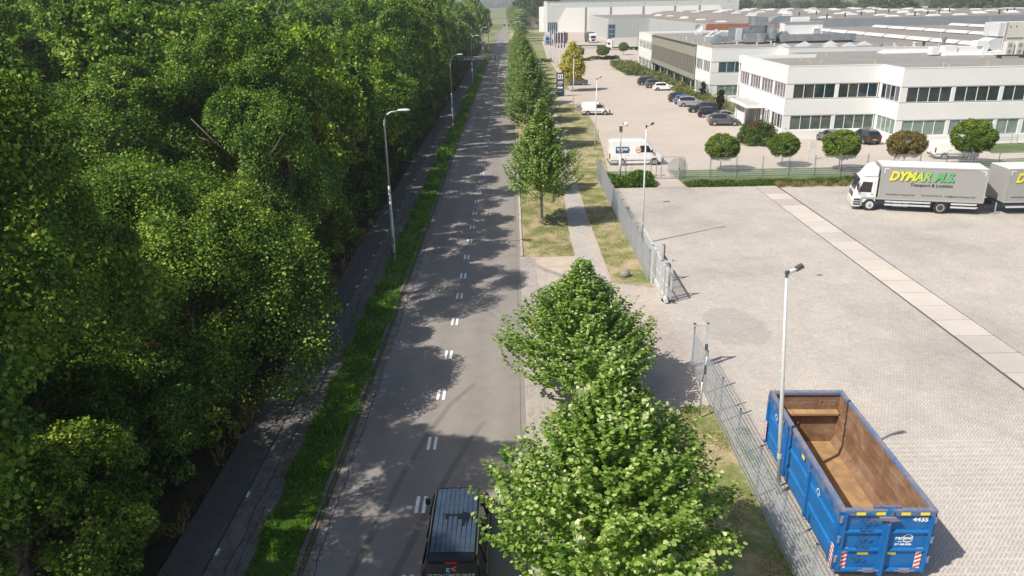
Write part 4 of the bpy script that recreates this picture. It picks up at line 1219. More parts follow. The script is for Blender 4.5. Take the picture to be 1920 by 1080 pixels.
# totem sign
g = empty('totem_sign', (8.05, 139, 0), 0, 'tall dark blue totem sign with a white square emblem and white names', 'sign')
box('panel', navy, g, 0, 0, 0, 1.38, .3, 4.15)
box('side_trim', galv, g, 1.38, -.01, 0, 1.50, .31, 4.18)
box('emblem_plate', logo_white, g, .22, -.012, 3.05, 1.16, -.001, 3.92)
m = MB(); n = 20
vs = []
for k in range(n+1):
    a = math.pi*.25+math.pi*1.5*k/n
    for q in (.36, .30): vs.append((.69-q*math.cos(a+math.pi), -.02, 3.48+q*math.sin(a+math.pi)))
m.add(vs, [(2*k, 2*k+1, 2*k+3, 2*k+2) for k in range(n)])
m.add([(.98, -.02, 3.8), (.98, -.02, 3.16), (.86, -.02, 3.2), (.80, -.02, 3.48), (.86, -.02, 3.76)], [(0, 1, 2, 3, 4)])
m.add([(.72, -.02, 3.48), (.45, -.02, 3.68), (.45, -.02, 3.28)], [(0, 1, 2)])
m.build('emblem', navy, g)
def text(body, size, loc, rot, mat, parent, name='lettering', shear=0, bold=.0, extr=.004, align='LEFT', sx=1, sp=1):
    c = bpy.data.curves.new(name, 'FONT'); c.body = body; c.size = size; c.extrude = extr; c.shear = shear; c.offset = bold
    c.align_x = align; c.space_character = sp; c.resolution_u = 3
    c.materials.append(mat)
    tmp = bpy.data.objects.new(name, c); COL.objects.link(tmp)
    me = bpy.data.meshes.new_from_object(tmp)
    bpy.data.objects.remove(tmp); bpy.data.curves.remove(c)
    me.name = name
    o = bpy.data.objects.new(name, me); COL.objects.link(o); o.location = loc; o.rotation_euler = rot; o.parent = parent
    o.scale = (sx, 1, 1)
    return o
PX = (math.pi/2, 0, 0)
text('AEG', .52, (.20, -.012, 2.32), PX, logo_white, g, bold=.02)
text('Zanussi', .24, (.22, -.012, 2.0), PX, logo_white, g, bold=.006)
box('white_bar', logo_white, g, .2, -.012, 1.42, 1.15, -.001, 1.72)
box('divider', galv, g, .05, -.01, 2.86, 1.33, -.001, 2.89)
box('divider', galv, g, .05, -.01, 1.2, 1.33, -.001, 1.23)
text('Bezoekers', .17, (.24, -.012, .85), PX, logo_white, g, bold=.004)
# flags
for i, (x, y, h) in enumerate([(10.9, 221, 8.6), (11.2, 218, 8.7), (11.6, 214, 8.9), (11.8, 210.3, 8.8), (12.2, 205, 9), (12.6, 200, 9.2), (13.1, 196, 9.4)]):
    f = empty('flagpole', (x, y, 0), 0, 'white flagpole with furled dark flag behind the golden tree, %s from the left' % ('first', 'second', 'third', 'fourth', 'fifth', 'sixth', 'seventh')[i], 'flagpole', 'flagpoles behind the golden tree')
    MB().tub([(0, 0, 0), (0, 0, h)], [.07, .045], 8).build('pole', lamp_white, f, True)
    m = MB(); zz = [h-.2-k*.5 for k in range(9)]
    vs = []
    for k, z in enumerate(zz):
        wv = .13+.10*math.sin(k*1.3+i); vs += [(.06, 0, z), (.06+wv, .1*math.sin(k+i), z-.05), (.06+wv*1.8, -.08*math.cos(k*1.1), z-.15)]
    m.add(vs, [(3*k, 3*k+1, 3*k+4, 3*k+3) for k in range(8)]+[(3*k+1, 3*k+2, 3*k+5, 3*k+4) for k in range(8)])
    m.build('flag', timber, f)
tag(MB().box(-.35, -.3, 0, .35, .3, .9).add([(-.4, -.35, .9), (.4, -.35, .9), (.4, .35, 1.0), (-.4, .35, 1.0), (0, 0, 1.1)], [(0, 1, 4), (1, 2, 4), (2, 3, 4), (3, 0, 4)]).build('grey_cabinet', galv, None, False, (10.4, 119, 0)), 'small grey cabinet behind the little white van', 'cabinet')
for (x, y) in ((9.9, 98.5), (10.35, 91.0)):
    tag(MB().tub([(0, 0, 0), (0, 0, 1.6)], .04, 6).build('thin_post', galv, None, False, (x, y, 0)), 'thin grey post on the kerb line of the car park, %s' % ('between the two white vans' if y > 95 else 'nearer the big white van'), 'post')

# ================================================================== BUILDINGS
class Fac:
    """a facade: s runs along it, o is outward, z is up"""
    def __init__(s, p, u, n): s.p = Vector((*p, 0)); s.u = Vector((*u, 0)); s.n = Vector((*n, 0))
    def P(s, a, o, z): return s.p+s.u*a+s.n*o+Vector((0, 0, z))
    def bx(s, mb, a0, a1, o0, o1, z0, z1):
        v = [s.P(a, o, z) for z in (z0, z1) for (a, o) in ((a0, o0), (a1, o0), (a1, o1), (a0, o1))]
        return mb.add(v, [(0, 3, 2, 1), (4, 5, 6, 7), (0, 1, 5, 4), (1, 2, 6, 5), (2, 3, 7, 6), (3, 0, 4, 7)])
    def window(s, par, a0, a1, z0, z1, n, glass, o=-.14, fr=.06):
        m = MB(); d = .05
        s.bx(m, a0, a1, o-d, o+d, z0, z0+fr); s.bx(m, a0, a1, o-d, o+d, z1-fr, z1)
        wd = (a1-a0)/n
        for i in range(n+1):
            x = a0+i*wd; e = fr/2
            s.bx(m, max(a0, x-e), min(a1, x+e), o-d+.003, o+d-.003, z0+fr, z1-fr)
        w = m.build('window', white_frame, par)
        for i in range(n):
            g = glass[i % len(glass)] if isinstance(glass, (list, tuple)) else glass
            p = MB(); s.bx(p, a0+i*wd+fr/2, a0+(i+1)*wd-fr/2, o-.02, o-.005, z0+fr, z1-fr)
            p.build('pane', g, w)
        return w
LV = [(.97, 2.70), (4.70, 6.40)]
BANDS = [(0, .90), (2.76, 4.56), (6.46, 8.43)]
def band_walls(f, par, L, ext0=0, ext1=0, zs=BANDS, base=True):
    for (a, b) in zs:
        m = MB(); f.bx(m, -ext0, L+ext1, -.30, 0, a, b); m.build('wall', white_wall, par)
    for z in (.90, 4.56):
        m = MB(); f.bx(m, -ext0, L+ext1, -.30, -.03, z, z+.07); m.build('sill', white_frame, par)
    for z in (2.70, 6.40):
        m = MB(); f.bx(m, -ext0, L+ext1, -.30, -.05, z, z+.06); m.build('lintel', white_frame, par)
    m = MB(); f.bx(m, -ext0, L+ext1, -.34, .025, 8.43, 8.50); m.build('coping', white_frame, par)
def piers(f, par, spans, lv):
    for a, b in spans:
        m = MB(); f.bx(m, a, b, -.30, -.06, lv[0], lv[1]); m.build('wall', white_wall, par)
def fac_bays(f, par, L, bays, glass_by_level, levels=LV):
    """bays: list of (a0,a1,n) per level"""
    for li, lv in enumerate(levels):
        bs = bays[li]
        cur = 0.0
        for (a0, a1, n) in bs:
            if a0 > cur+.01: piers(f, par, [(cur, a0)], lv)
            f.window(par, a0, a1, lv[0], lv[1], n, glass_by_level[li])
            cur = a1
        if L > cur+.01: piers(f, par, [(cur, L)], lv)

A = empty('office_building', (0, 0, 0), 0, 'white two-storey office with ribbon windows and a stepped corner, nearest on the right', 'building')
fl = Fac((32.8, 112.0), (0, -1), (-1, 0))            # left side, s from far to near
ff = Fac((32.8, 91.9), (1, 0), (0, -1))              # front left
fr = Fac((43.85, 91.9), (0, -1), (-1, 0))            # recess side
f2 = Fac((43.85, 86.5), (1, 0), (0, -1))             # front right
LL = 112-91.9
band_walls(fl, A, LL-.3, 0, 0)
fac_bays(fl, A, LL-.3, [[(12.6, 15.0, 4), (15.6, 19.8, 4)], [(.6, 5.0, 4), (5.7, 10.0, 4), (10.6, 15.0, 4), (15.6, 19.8, 4)]], [[glass_dark, glass_mauve], [glass_mauve]])
band_walls(ff, A, 11.05-.0, 0, 0)
fac_bays(ff, A, 11.05, [[(.93, 5.9, 4), (6.33, 11.0, 4)]]*2, [[glass_green], [glass_dark, glass_dark, glass_dark2, glass_dark2]])
band_walls(fr, A, 5.4-.3, 0, 0)
fac_bays(fr, A, 5.1, [[(.55, 5.0, 4)], [(.55, 5.0, 4)]], [[glass_pale], [glass_dark, glass_mauve]])
W2 = 34
band_walls(f2, A, W2)
b2 = [(.77+5.42*i, 5.75+5.42*i, 4) for i in range(6)]
b2l = [(.77, 5.75, 4), (6.19, 11.2, 4), (11.6, 14.1, 2), (14.6, 16.9, 2)]+[(.77+5.42*i, 5.75+5.42*i, 4) for i in range(4, 6)]
fac_bays(f2, A, W2, [b2l, b2], [[glass_pale], [glass_dark, glass_dark2]])
# plinth line
for f, L in ((ff, 11.05), (f2, W2), (fr, 5.1), (fl, LL-.3)):
    m = MB(); f.bx(m, 0, L, -.29, -.02, -.05, .0); m.build('plinth', concrete, A)
# rooms behind the glass: dark floors so the panes read deep
roof_grey = NT('roof_felt')
c = roof_grey.ramp(roof_grey.noise(.25, 5, .6), [(.3, (.228, .221, .205)), (.7, (.285, .276, .256))])
c = roof_grey.mix(.3, c, roof_grey.ramp(roof_grey.noise(14, 3, .7), [(.3, .7), (.7, 1.2)]), 'MULTIPLY')
sx = roof_grey.n('ShaderNodeSeparateXYZ'); roof_grey.l(roof_grey.pos(), sx.inputs[0])
seam = roof_grey.math('LESS_THAN', roof_grey.math('FLOORED_MODULO', sx.outputs[1], 1.05), .05)
c = roof_grey.mix(roof_grey.math('MULTIPLY', seam, .25), c, (.16, .155, .15))
roof_grey = roof_grey.fin(c, .9)
roof_brown = NT('roof_felt_brown')
c = roof_brown.ramp(roof_brown.noise(.08, 5, .6), [(.3, (.215, .19, .165)), (.7, (.275, .245, .215))])
c = roof_brown.mix(.3, c, roof_brown.ramp(roof_brown.noise(6, 3, .7), [(.3, .7), (.7, 1.2)]), 'MULTIPLY')
roof_brown = roof_brown.fin(c, .9)
sheet('roof', roof_grey, [(33.0, 91.7), (33.0, 110.95), (43.6, 110.95), (43.6, 122.3), (77.5, 122.3), (77.5, 86.75), (44.1, 86.75), (44.1, 92.15), (33.0, 92.15)][1:], 7.98, A)
box('parapet', white_frame, A, 32.5, 111.0, 7.5, 43.4, 111.35, 8.43)
box('back_wall', white_wall, A, 32.8, 111.02, 0, 43.4, 111.3, 7.5)
box('back_wall', white_wall, A, 77.5, 86.5, 0, 77.8, 122, 8.43)
def marker(x, y, z, par):
    m = MB().box(-.035, -.035, 0, .035, .035, .55)
    return m.build('roof_marker', cap_orange, par, False, (x, y, z))
for x, y in [(37.05, 109.5), (39.49, 109), (39.79, 106.9), (39.81, 104.5), (39.89, 100.3), (46.0, 114), (50.7, 120), (46.1, 98.7), (38.05, 99.0), (51.9, 93.3), (57.3, 93.5), (62.6, 93.2), (51.0, 90.6), (66.9, 118.5)]:
    marker(x, y, 7.98, A)
# inclined barrel skylights on the near roof
def barrel(x0, x1, y0, y1, z, par, n=6, hh=.42, hip=True):
    m = MB(); k = 6
    for i in range(n):
        a0 = x0+(x1-x0)*i/n+.02; a1 = x0+(x1-x0)*(i+1)/n-.02
        prof = [(y0+(y1-y0)*j/k, hh*math.sin(math.pi*j/k)**.8) for j in range(k+1)]
        b0 = a0+(.5 if hip and i == 0 else 0)
        vs = [(a0 if h < .01 else b0, yy, z+h+.12) for yy, h in prof]+[(a1, yy, z+h+.12) for yy, h in prof]
        m.add(vs, [(j, j+1, k+1+j+1, k+1+j) for j in range(k)]+[tuple(range(k+1)), tuple(range(k+1, 2*k+2))])
    m.box(x0, y0-.03, z, x1, y1+.03, z+.12)
    return m.build('skylight', skylight_m, par)
barrel(55.2, 63.0, 115.5, 118.0, 7.98, A, 6)
barrel(60.6, 71.5, 109.2, 111.4, 7.98, A, 8)
# entrance canopy with posts
can = box('canopy', concrete, A, 30.4, 98.6, 2.86, 32.78, 106.3, 3.12)
for (x, y) in ((31.1, 101.9), (31.0, 105.6), (32.45, 99.0)): MB().box(-.07, -.07, 0, .07, .07, 2.86).build('canopy_post', white_frame, A, False, (x, y, 0))
MB().box(30.38, 98.55, 2.78, 32.8, 98.64, 3.18).build('canopy_fascia', white_frame, A)
MB().box(30.34, 98.6, 2.78, 30.43, 106.3, 3.18).build('canopy_fascia', white_frame, A)
pw = MB(); Fac((31.2, 106.2), (0, -1), (-1, 0)).bx(pw, 0, 4.2, -.12, 0, 0, 2.35); pw.build('porch_wall', white_wall, A)
pf = Fac((31.2, 106.2), (0, -1), (-1, 0))
for i in range(6): pf.window(A, .3+i*.62, .75+i*.62, 1.75, 2.2, 1, glass_dark, .02, .03)
Fac((32.74, 101.9), (0, -1), (-1, 0)).window(A, 0, 4.2, .05, 2.68, 5, glass_mauve, 0, .09)

Bd = empty('glazed_office_building', (0, 0, 0), 0, 'long white office wing with a beige panelled and dark glazed middle, behind the nearest office', 'building')
g1 = Fac((32.6, 137.6), (0, -1), (-1, 0)); g2 = Fac((32.6, 127.0), (1, 0), (0, -1)); g3 = Fac((43.5, 127.0), (0, -1), (-1, 0)); g4 = Fac((43.5, 122.6), (1, 0), (0, -1))
g0 = Fac((32.6, 200.9), (0, -1), (-1, 0))
band_walls(g1, Bd, 10.3)
fac_bays(g1, Bd, 10.3, [[(.3, 4.6, 4), (5.2, 9.6, 4)]]*2, [[glass_pale, glass_mauve], [glass_mauve, glass_dark]])
band_walls(g2, Bd, 10.9)
fac_bays(g2, Bd, 10.9, [[(1.3, 5.3, 3), (5.5, 9.5, 3)]]*2, [[glass_pale], [glass_teal]])
band_walls(g3, Bd, 4.1)
fac_bays(g3, Bd, 4.1, [[(.4, 3.7, 3)]]*2, [[glass_teal]]*2)
band_walls(g4, Bd, 22.0, zs=[(6.9, 8.43)])
band_walls(g0, Bd, 20.1, zs=[(2.65, 4.95), (6.75, 8.43)])
fac_bays(g0, Bd, 20.1, [[(1.0, 5.5, 4), (6, 10.5, 4), (11, 15, 4), (15.4, 19.6, 4)]]*2, [[glass_dark], [glass_mauve, glass_teal]], levels=[(.3, 2.6), (5.0, 6.7)])
m = MB(); Fac((32.6, 200.9), (1, 0), (0, 1)).bx(m, 0, 30, -.3, 0, 0, 8.43); m.build('back_wall', white_wall, Bd)
beige = plain('beige_panel', (.34, .335, .27), .45, .2, var=.03)
gm_ = Fac((32.35, 180.8), (0, -1), (-1, 0))
LG_ = 43.2; n = 36; wd = LG_/n
pa = MB(); Fac((0, 0), (0, -1), (-1, 0)).bx(pa, -wd+.05, 0, -.08, .0, 6.55, 8.35); pan_hi = pa.mesh('cladding_panel', beige)
pa = MB(); Fac((0, 0), (0, -1), (-1, 0)).bx(pa, -wd+.05, 0, -.08, .0, 2.65, 3.55); pan_lo = pa.mesh('cladding_panel', beige)
pa = MB(); Fac((0, 0), (0, -1), (-1, 0)).bx(pa, -wd+.10, 0, -.13, -.09, 3.6, 6.5); pan_gl = pa.mesh('pane', glass_wing)
pa = MB(); Fac((0, 0), (0, -1), (-1, 0)).bx(pa, -.05, 0.04, -.11, .04, 2.65, 8.35); rib = pa.mesh('mullion', beige)
for i in range(n):
    y = 180.8-(i+1)*wd
    for me in (pan_hi, pan_lo, pan_gl, rib): link(me.name.split('.')[0], me, Bd, (32.35, y, 0))
box('glass_backing', dark_metal, Bd, 32.55, 137.6, 2.6, 32.9, 180.8, 8.3)
box('eave', dark_metal, Bd, 32.2, 137.6, 8.36, 32.9, 180.8, 8.46)
gl2 = Fac((34.2, 180.8), (0, -1), (-1, 0))
gl2.window(Bd, 0, 43.2, .05, 2.6, 24, [glass_teal, glass_dark, glass_dark], 0, .07)
m = MB(); gm_.bx(m, 0, 43.2, -1.9, -.08, 2.5, 2.64); m.build('soffit', grey_plastic, Bd)
for i in range(6): MB().tub([(32.8, 141+i*7.4, 0), (32.8, 141+i*7.4, 2.6)], .13, 10).build('column', concrete, Bd)
sheet('roof', roof_grey, [(32.9, 127.2), (43.7, 127.2), (43.7, 122.8), (66, 122.8), (66, 200.8), (32.9, 200.8)], 7.98, Bd)
box('parapet', white_frame, Bd, 32.7, 200.5, 7.98, 66, 200.9, 8.35)
# handrail in front of the wing's ground floor and two rows of small roof markers
mk = MB().box(-.05, -.05, 0, .05, .05, .5).mesh('roof_marker', cap_orange)
for i in range(13): link('roof_marker', mk, Bd, (35.0+.12*i, 134+i*4.9, 7.98))
for x, y in [(37, 130.5), (41, 129.7), (45.5, 126), (52, 127), (58, 126.5), (64, 127.5)]: link('roof_marker', mk, Bd, (x, y, 7.98))
vt = MB().tub([(0, 0, 0), (0, 0, .35), (0, 0, .36), (0, 0, .5)], [.12, .12, .22, .2], 8).mesh('roof_vent', skylight_m)
for x, y in [(42, 146), (44.5, 142), (47, 140), (48, 145), (41, 152), (66.0, 128.5), (65, 133), (39.5, 160), (37.5, 168)]: link('roof_vent', vt, Bd, (x, y, 7.98))
py = MB().add([(-1, -1, .1), (1, -1, .1), (1, 1, .1), (-1, 1, .1), (0, 0, .75)], [(0, 1, 4), (1, 2, 4), (2, 3, 4), (3, 0, 4)]).box(-1.05, -1.05, 0, 1.05, 1.05, .1).mesh('pyramid_skylight', grey_clad)
for x, y in [(57.8, 134.0), (54.2, 133.2), (50.5, 136), (61.5, 136.6), (47, 135), (52.2, 139.5), (57, 140)]: link('pyramid_skylight', py, Bd, (x, y, 7.98))
# dish
d = empty('satellite_dish', (44.2, 186.4, 7.98), 0, 'white satellite dish on the flat roof of the glazed wing', 'satellite dish')
MB().tub([(0, 0, 0), (0, 0, .9)], .06, 6).build('mast', galv, d)
m = MB(); n = 16
vs = [(0, -.25, 1.6)]+[(q*math.cos(2*math.pi*k/n), -.25-.35*q*q, 1.6+q*math.sin(2*math.pi*k/n)) for q in (.5, .95) for k in range(n)]
m.add(vs, [(0, 1+k, 1+(k+1) % n) for k in range(n)]+[(1+k, 1+n+k, 1+n+(k+1) % n, 1+(k+1) % n) for k in range(n)])
m.build('reflector', lamp_white, d, True)

def sharpen(me, deg):
    bm = bmesh.new(); bm.from_mesh(me)
    for e in bm.edges:
        e.smooth = not (len(e.link_faces) == 2 and e.calc_face_angle(0) > R(deg))
    bm.to_mesh(me); bm.free()
# ---- rooftop machinery (each a thing)
def curved_duct(par, name, x0, x1, y0, y1, z0, z1, mat=duct, rot=0):
    """quarter-round hood duct"""
    m = MB(); k = 8
    prof = [(x0, z0)]+[(x0+(x1-x0)*math.sin(math.pi/2*i/k), z0+(z1-z0)*(1-math.cos(math.pi/2*i/k))*0+(z1-z0)*math.sin(math.pi/2*(1-i/k))) for i in range(k+1)]
    m.extr(prof, lambda a, b: (a, y0, b), lambda a, b: (a, y1, b))
    return m.build(name, mat, par)
def cyl(par, name, c0, c1, r, mat=duct, n=18):
    o = MB().tub([c0, c1], r, n).build(name, mat, par, True); sharpen(o.data, 40); return o
V = empty('ventilation_plant', (0, 0, 0), 0, 'silver ventilation plant with curved ducts and long white cabinet on the glazed wing roof', 'ventilation plant')
box('cabinet', cream_unit if False else white_wall, V, 51.2, 148, 9.55, 58.4, 150.5, 11.6)
box('cabinet_roof', truck_trim, V, 51.1, 147.8, 11.6, 58.6, 150.7, 11.72)
box('louvre', logo_white, V, 56.6, 147.75, 9.9, 57.7, 147.99, 10.6)
for k in range(3): box('louvre_slat', grey_plastic, V, 56.65, 147.7, 10.02+k*.19, 57.65, 147.76, 10.07+k*.19)
box('base_duct', duct, V, 52.0, 146.8, 8.35, 64.4, 149.4, 9.5)
m = MB(); m.extr([(50.4, 8.2), (52.0, 8.35), (52.0, 9.5), (51.3, 10.2), (50.0, 9.3)], lambda a, b: (a, 146.8, b), lambda a, b: (a, 149.4, b)); m.build('slanted_duct', duct, V)
cyl(V, 'round_duct', (45.9, 149.5, 11.2), (45.9, 149.5, 12.7), 1.0); box('duct', duct, V, 46.0, 148.5, 11.2, 48.2, 150.5, 12.7)
curved_duct(V, 'curved_duct', 48.2, 49.9, 148, 150.2, 8.5, 11.6)
cyl(V, 'round_duct', (48.9, 147.6, 8.9), (48.9, 147.6, 11.4), .95)
cyl(V, 'round_duct', (46.6, 147.2, 8.3), (46.6, 147.2, 9.9), 1.1)
box('duct', duct, V, 43.8, 146.5, 8.3, 46.6, 148.6, 9.8)
box('duct', duct, V, 41.9, 150, 8.6, 45.6, 152, 10.8)
box('duct', galv_light, V, 42.8, 149.6, 8.6, 43.9, 150, 10.7)
box('duct', duct, V, 39.5, 149.0, 8.3, 42.0, 151, 9.4)
m = MB(); m.extr([(38.0, 8.2), (39.6, 8.3), (39.6, 9.6), (39.0, 9.7)], lambda a, b: (a, 148, b), lambda a, b: (a, 150.5, b)); m.build('slanted_duct', duct, V)
box('duct', duct, V, 45.6, 149.2, 9.8, 48.1, 151, 11.2)
# blue half-round hood behind
m = MB(); prof = [(49.8, 11.6)]+[(52.0-2.1*math.cos(math.pi/2*i/8), 11.6+1.15*math.sin(math.pi/2*i/8)) for i in range(9)]+[(55.5, 12.7), (56.3, 11.6)]
m.extr(prof, lambda a, b: (a, 152, b), lambda a, b: (a, 154.5, b)); m.build('round_hood', blue_grey, V)
box('duct', white_wall, V, 53.6, 151.2, 11.6, 57.0, 151.9, 12.5)
box('skid', dark_metal, V, 44, 146.4, 7.98, 64, 151, 8.2)
for x in (45, 49.6, 54, 59, 63.6): box('support', dark_metal, V, x, 146.6, 7.98, x+.15, 149.2, 8.4)
m = MB()
for (a, b) in [((40.5, 172, 8), (43.5, 174, 9.4)), ((43.5, 174, 9.4), (46.5, 176, 8)), ((42, 172, 8), (45, 174, 9.2)), ((43.5, 174, 9.4), (42.2, 176, 8))]: m.tub([a, b], .12, 6)
fr_ = empty('roof_trestle', (3.4, 6, 0), 0, 'white A-shaped steel frame lying on the far office roof', 'steel frame'); m.build('frame', logo_white, fr_)
box('cross_bar', logo_white, fr_, 40.4, 171.9, 8, 46.6, 172.1, 8.2)
tag(MB().box(44.8, 190, 7.98, 46.2, 192, 9.7).build('chimney', cream_unit), 'small grey roof box behind the white steel frame', 'roof box')
# right hand air handler
H = empty('air_handler', (0, 0, 0), 0, 'large cream air handling unit on the roof at the right edge', 'air handler')
box('casing', cream_unit, H, 69.0, 110, 8.4, 80, 114, 12.25)
box('casing_end', galv_light, H, 68.2, 110.2, 10.4, 69.0, 113.8, 12.2)
for x in (69.0, 71.9, 75): box('corner_post', truck_trim, H, x-.06, 109.93, 8.4, x+.1, 110.05, 12.3)
box('panel_joint', truck_trim, H, 69.3, 109.9, 10.2, 71.6, 110.0, 10.32)
for x in (69.5, 70.3, 72.5): 
    for z in (9, 11.7): box('handle', dark_plastic, H, x, 109.9, z, x+.1, 110, z+.12)
m = MB(); prof = [(68.9, 10.2)]+[(68.9-2.4*math.sin(math.pi/2*i/8), 8.9+1.35*math.cos(math.pi/2*i/8)) for i in range(9)]+[(68.9, 8.3)]
m.extr(prof, lambda a, b: (a, 110.3, b), lambda a, b: (a, 113, b)); m.build('intake_hood', galv_light, H)
box('skid', dark_metal, H, 66, 109.5, 7.98, 80, 114.3, 8.35)
CU = []
cu = empty('condenser', (67.5, 106.6, 8.05), 0, 'cream condenser with two fans on the roof, left of the pair', 'condenser', 'condensers on the roof')
box('casing', cream_unit, cu, 0, 0, .08, .95, .9, 1.85)
for z in (.5, 1.3):
    MB().tub([(.42, -.02, z+.08), (.42, .0, z+.08)], .34, 18).build('fan_grille', truck_trim, cu)
    MB().tub([(.42, -.03, z+.08), (.42, -.02, z+.08)], .10, 10).build('fan_hub', grey_plastic, cu)
c2 = copy_tree(cu); c2.location = (68.75, 106.4, 8.05); c2['label'] = 'cream condenser with two fans on the roof, right of the pair'
wd_ = empty('white_roof_duct', (0, 0, 0), 0, 'white boxed duct run with elbows on the near office roof', 'duct')
box('duct', white_wall, wd_, 62.6, 110, 8.3, 66.2, 111, 9.2)
m = MB(); m.extr([(66.2, 8.2), (66.8, 8.4), (67.2, 9.2), (66.4, 9.9), (65.3, 9.9), (65.3, 9.2), (66.2, 9.2)], lambda a, b: (a, 109.8, b), lambda a, b: (a, 111.2, b)); m.build('elbow', white_wall, wd_)
box('unit', white_wall, wd_, 60.9, 109.8, 8.15, 62.6, 111.2, 9.3)
box('unit', white_wall, wd_, 59.2, 109.9, 8.15, 60.2, 111.1, 9.2)
rl = empty('roof_rail', (0, 0, 0), 0, 'dark cable tray running over the near office roof', 'cable tray')
box('rail', dark_metal, rl, 64.5, 103.6, 8.3, 78, 103.75, 8.42); box('rail', truck_trim, rl, 64.5, 104.3, 8.3, 78, 104.45, 8.4)
for x in (65, 68, 71, 74): box('foot', dark_metal, rl, x, 103.5, 7.98, x+.15, 104.5, 8.3)
for (x, y, l) in [(63.25, 104.6, 'thin lightning mast with a tripod foot on the near roof'), (70, 128.3, 'thin lightning mast in front of the long roof lights')]:
    lm = empty('lightning_mast', (x, y, 7.98), 0, l, 'mast'); MB().tub([(0, 0, 0), (0, 0, 5.2 if x < 65 else 3.6)], [.04, .02], 6).build('mast', galv_light, lm)
    for k in range(3): MB().tub([(0, 0, .5), (.7*math.cos(k*2.1), .7*math.sin(k*2.1), .05)], .025, 5).build('leg', galv_light, lm); 
for (x, y, h, r, mt) in [(60.2, 127.5, .8, .3, duct), (66.6, 126.6, 1.1, .25, dark_metal), (65.9, 128, .9, .35, cream_unit), (70, 127, 1.6, .42, duct), (62.5, 127.2, .5, .25, cream_unit)]:
    tag(MB().tub([(0, 0, 0), (0, 0, h*.75), (0, 0, h*.76), (0, 0, h)], [r*.7, r*.7, r, r*.95], 10).build('roof_cowl', mt, None, False, (x, y, 7.98)), 'roof cowl %s' % {60.2: 'of bare steel left of the chimney pair', 66.6: 'painted black', 65.9: 'in cream beside the black one', 70: 'tall and silver with a square base', 62.5: 'low and cream'}[x], 'cowl', 'cowls on the near roof')

# ---- factory halls behind
Fh = empty('factory_hall', (0, 0, 0), 0, 'huge low factory with brown flat roofs full of white roof lights', 'building')
sheet('roof', roof_brown, rect(66.2, 122.6, 240, 221.9), 7.9, Fh)
sheet('roof', roof_brown, [(83, 222), (178, 222), (200, 300), (178, 372), (150, 430), (120, 455), (83, 470)], 10.1, Fh)
sheet('roof', roof_brown, [(60.5, 245), (74, 245), (74, 460), (43, 426), (42.7, 343.5), (62, 343.5)], 8.6, Fh)
MB().add([(74, 245, 8.6), (83, 245, 10.1), (83, 470, 10.1), (74, 460, 8.6), (74, 245, 8.5), (83, 245, 8.5), (83, 470, 8.5), (74, 460, 8.5)], [(0, 1, 2, 3), (0, 4, 5, 1), (2, 6, 7, 3), (4, 7, 6, 5), (1, 5, 6, 2), (3, 7, 4, 0)]).build('sloping_roof', roof_brown, Fh)
box('front_wall', blue_grey, Fh, 83, 221.7, 7.9, 240, 222, 10.15)
box('red_wall', rust_red, Fh, 60.5, 244.7, 0, 83, 245, 8.55)
box('side_wall', blue_grey, Fh, 82.8, 222, 7.9, 83, 245, 10.1)
box('side_wall', grey_clad, Fh, 60.3, 245.0, 0, 60.6, 343, 8.62)
box('front_wall', grey_clad, Fh, 42.5, 343, 0, 60.4, 343.3, 8.62)
box('side_wall', grey_clad, Fh, 42.3, 343.1, 0, 42.6, 427, 8.62)
bw = Fac((42.6, 343), (1, 0), (0, -1))
m = MB(); bw.bx(m, -.5, 2.7, -.05, .06, 0, 6.3); m.build('blue_frame', blue_frame, Fh)
for i in range(2):
    for j in range(3): bw.window(Fh, .0+i*1.25, 1.1+i*1.25, .5+j*1.95, 2.2+j*1.95, 1, glass_dark, .12, .06)
for i in range(9): box('cladding_joint', strip_grey, Fh, 44.8+i*1.75, 342.97, .2, 44.84+i*1.75, 343.0, 8.5)
for i in range(24): marker(61.2, 247+i*4, 8.6, Fh).scale = (2, 2, 1.4)
# barrel rooflights in long rows on the near brown roof
def longlight(x0, y0, x1, y1, n, par, wd=2.6, z=7.9, hh=.5):
    L = math.hypot(x1-x0, y1-y0); ux, uy = (x1-x0)/L, (y1-y0)/L
    for i in range(n):
        a0 = L*i/n+.5; a1 = L*(i+1)/n-.5
        m = MB(); k = 6
        prof = [(-wd/2+wd*j/k, .15+hh*math.sin(math.pi*j/k)**.7) for j in range(k+1)]
        vs = [(x0+ux*a-uy*q, y0+uy*a+ux*q, z+h) for a in (a0, a1) for q, h in prof]
        m.add(vs, [(j, j+1, k+1+j+1, k+1+j) for j in range(k)]+[tuple(range(k+1)), tuple(range(k+1, 2*k+2))])
        m.build('roof_light', skylight_m, par)
longlight(77.8, 126, 77.8, 208, 9, Fh, 2.4, hh=.55)
longlight(98.6, 150, 98.6, 214, 7, Fh, 2.4, hh=.55)
longlight(120.3, 178, 120.3, 216, 4, Fh, 2.4, hh=.55)
longlight(142, 190, 142, 216, 3, Fh, 2.4, hh=.55)
sk = MB().add([(-1.6, -1.0, .25), (1.6, -1.0, .25), (1.6, 1.0, .25), (-1.6, 1.0, .25), (-1.1, -.5, .62), (1.1, -.5, .62), (1.1, .5, .62), (-1.1, .5, .62)], [(0, 1, 5, 4), (1, 2, 6, 5), (2, 3, 7, 6), (3, 0, 4, 7), (4, 5, 6, 7)]).box(-1.65, -1.05, 0, 1.65, 1.05, .25).mesh('dome_light', skylight_m)
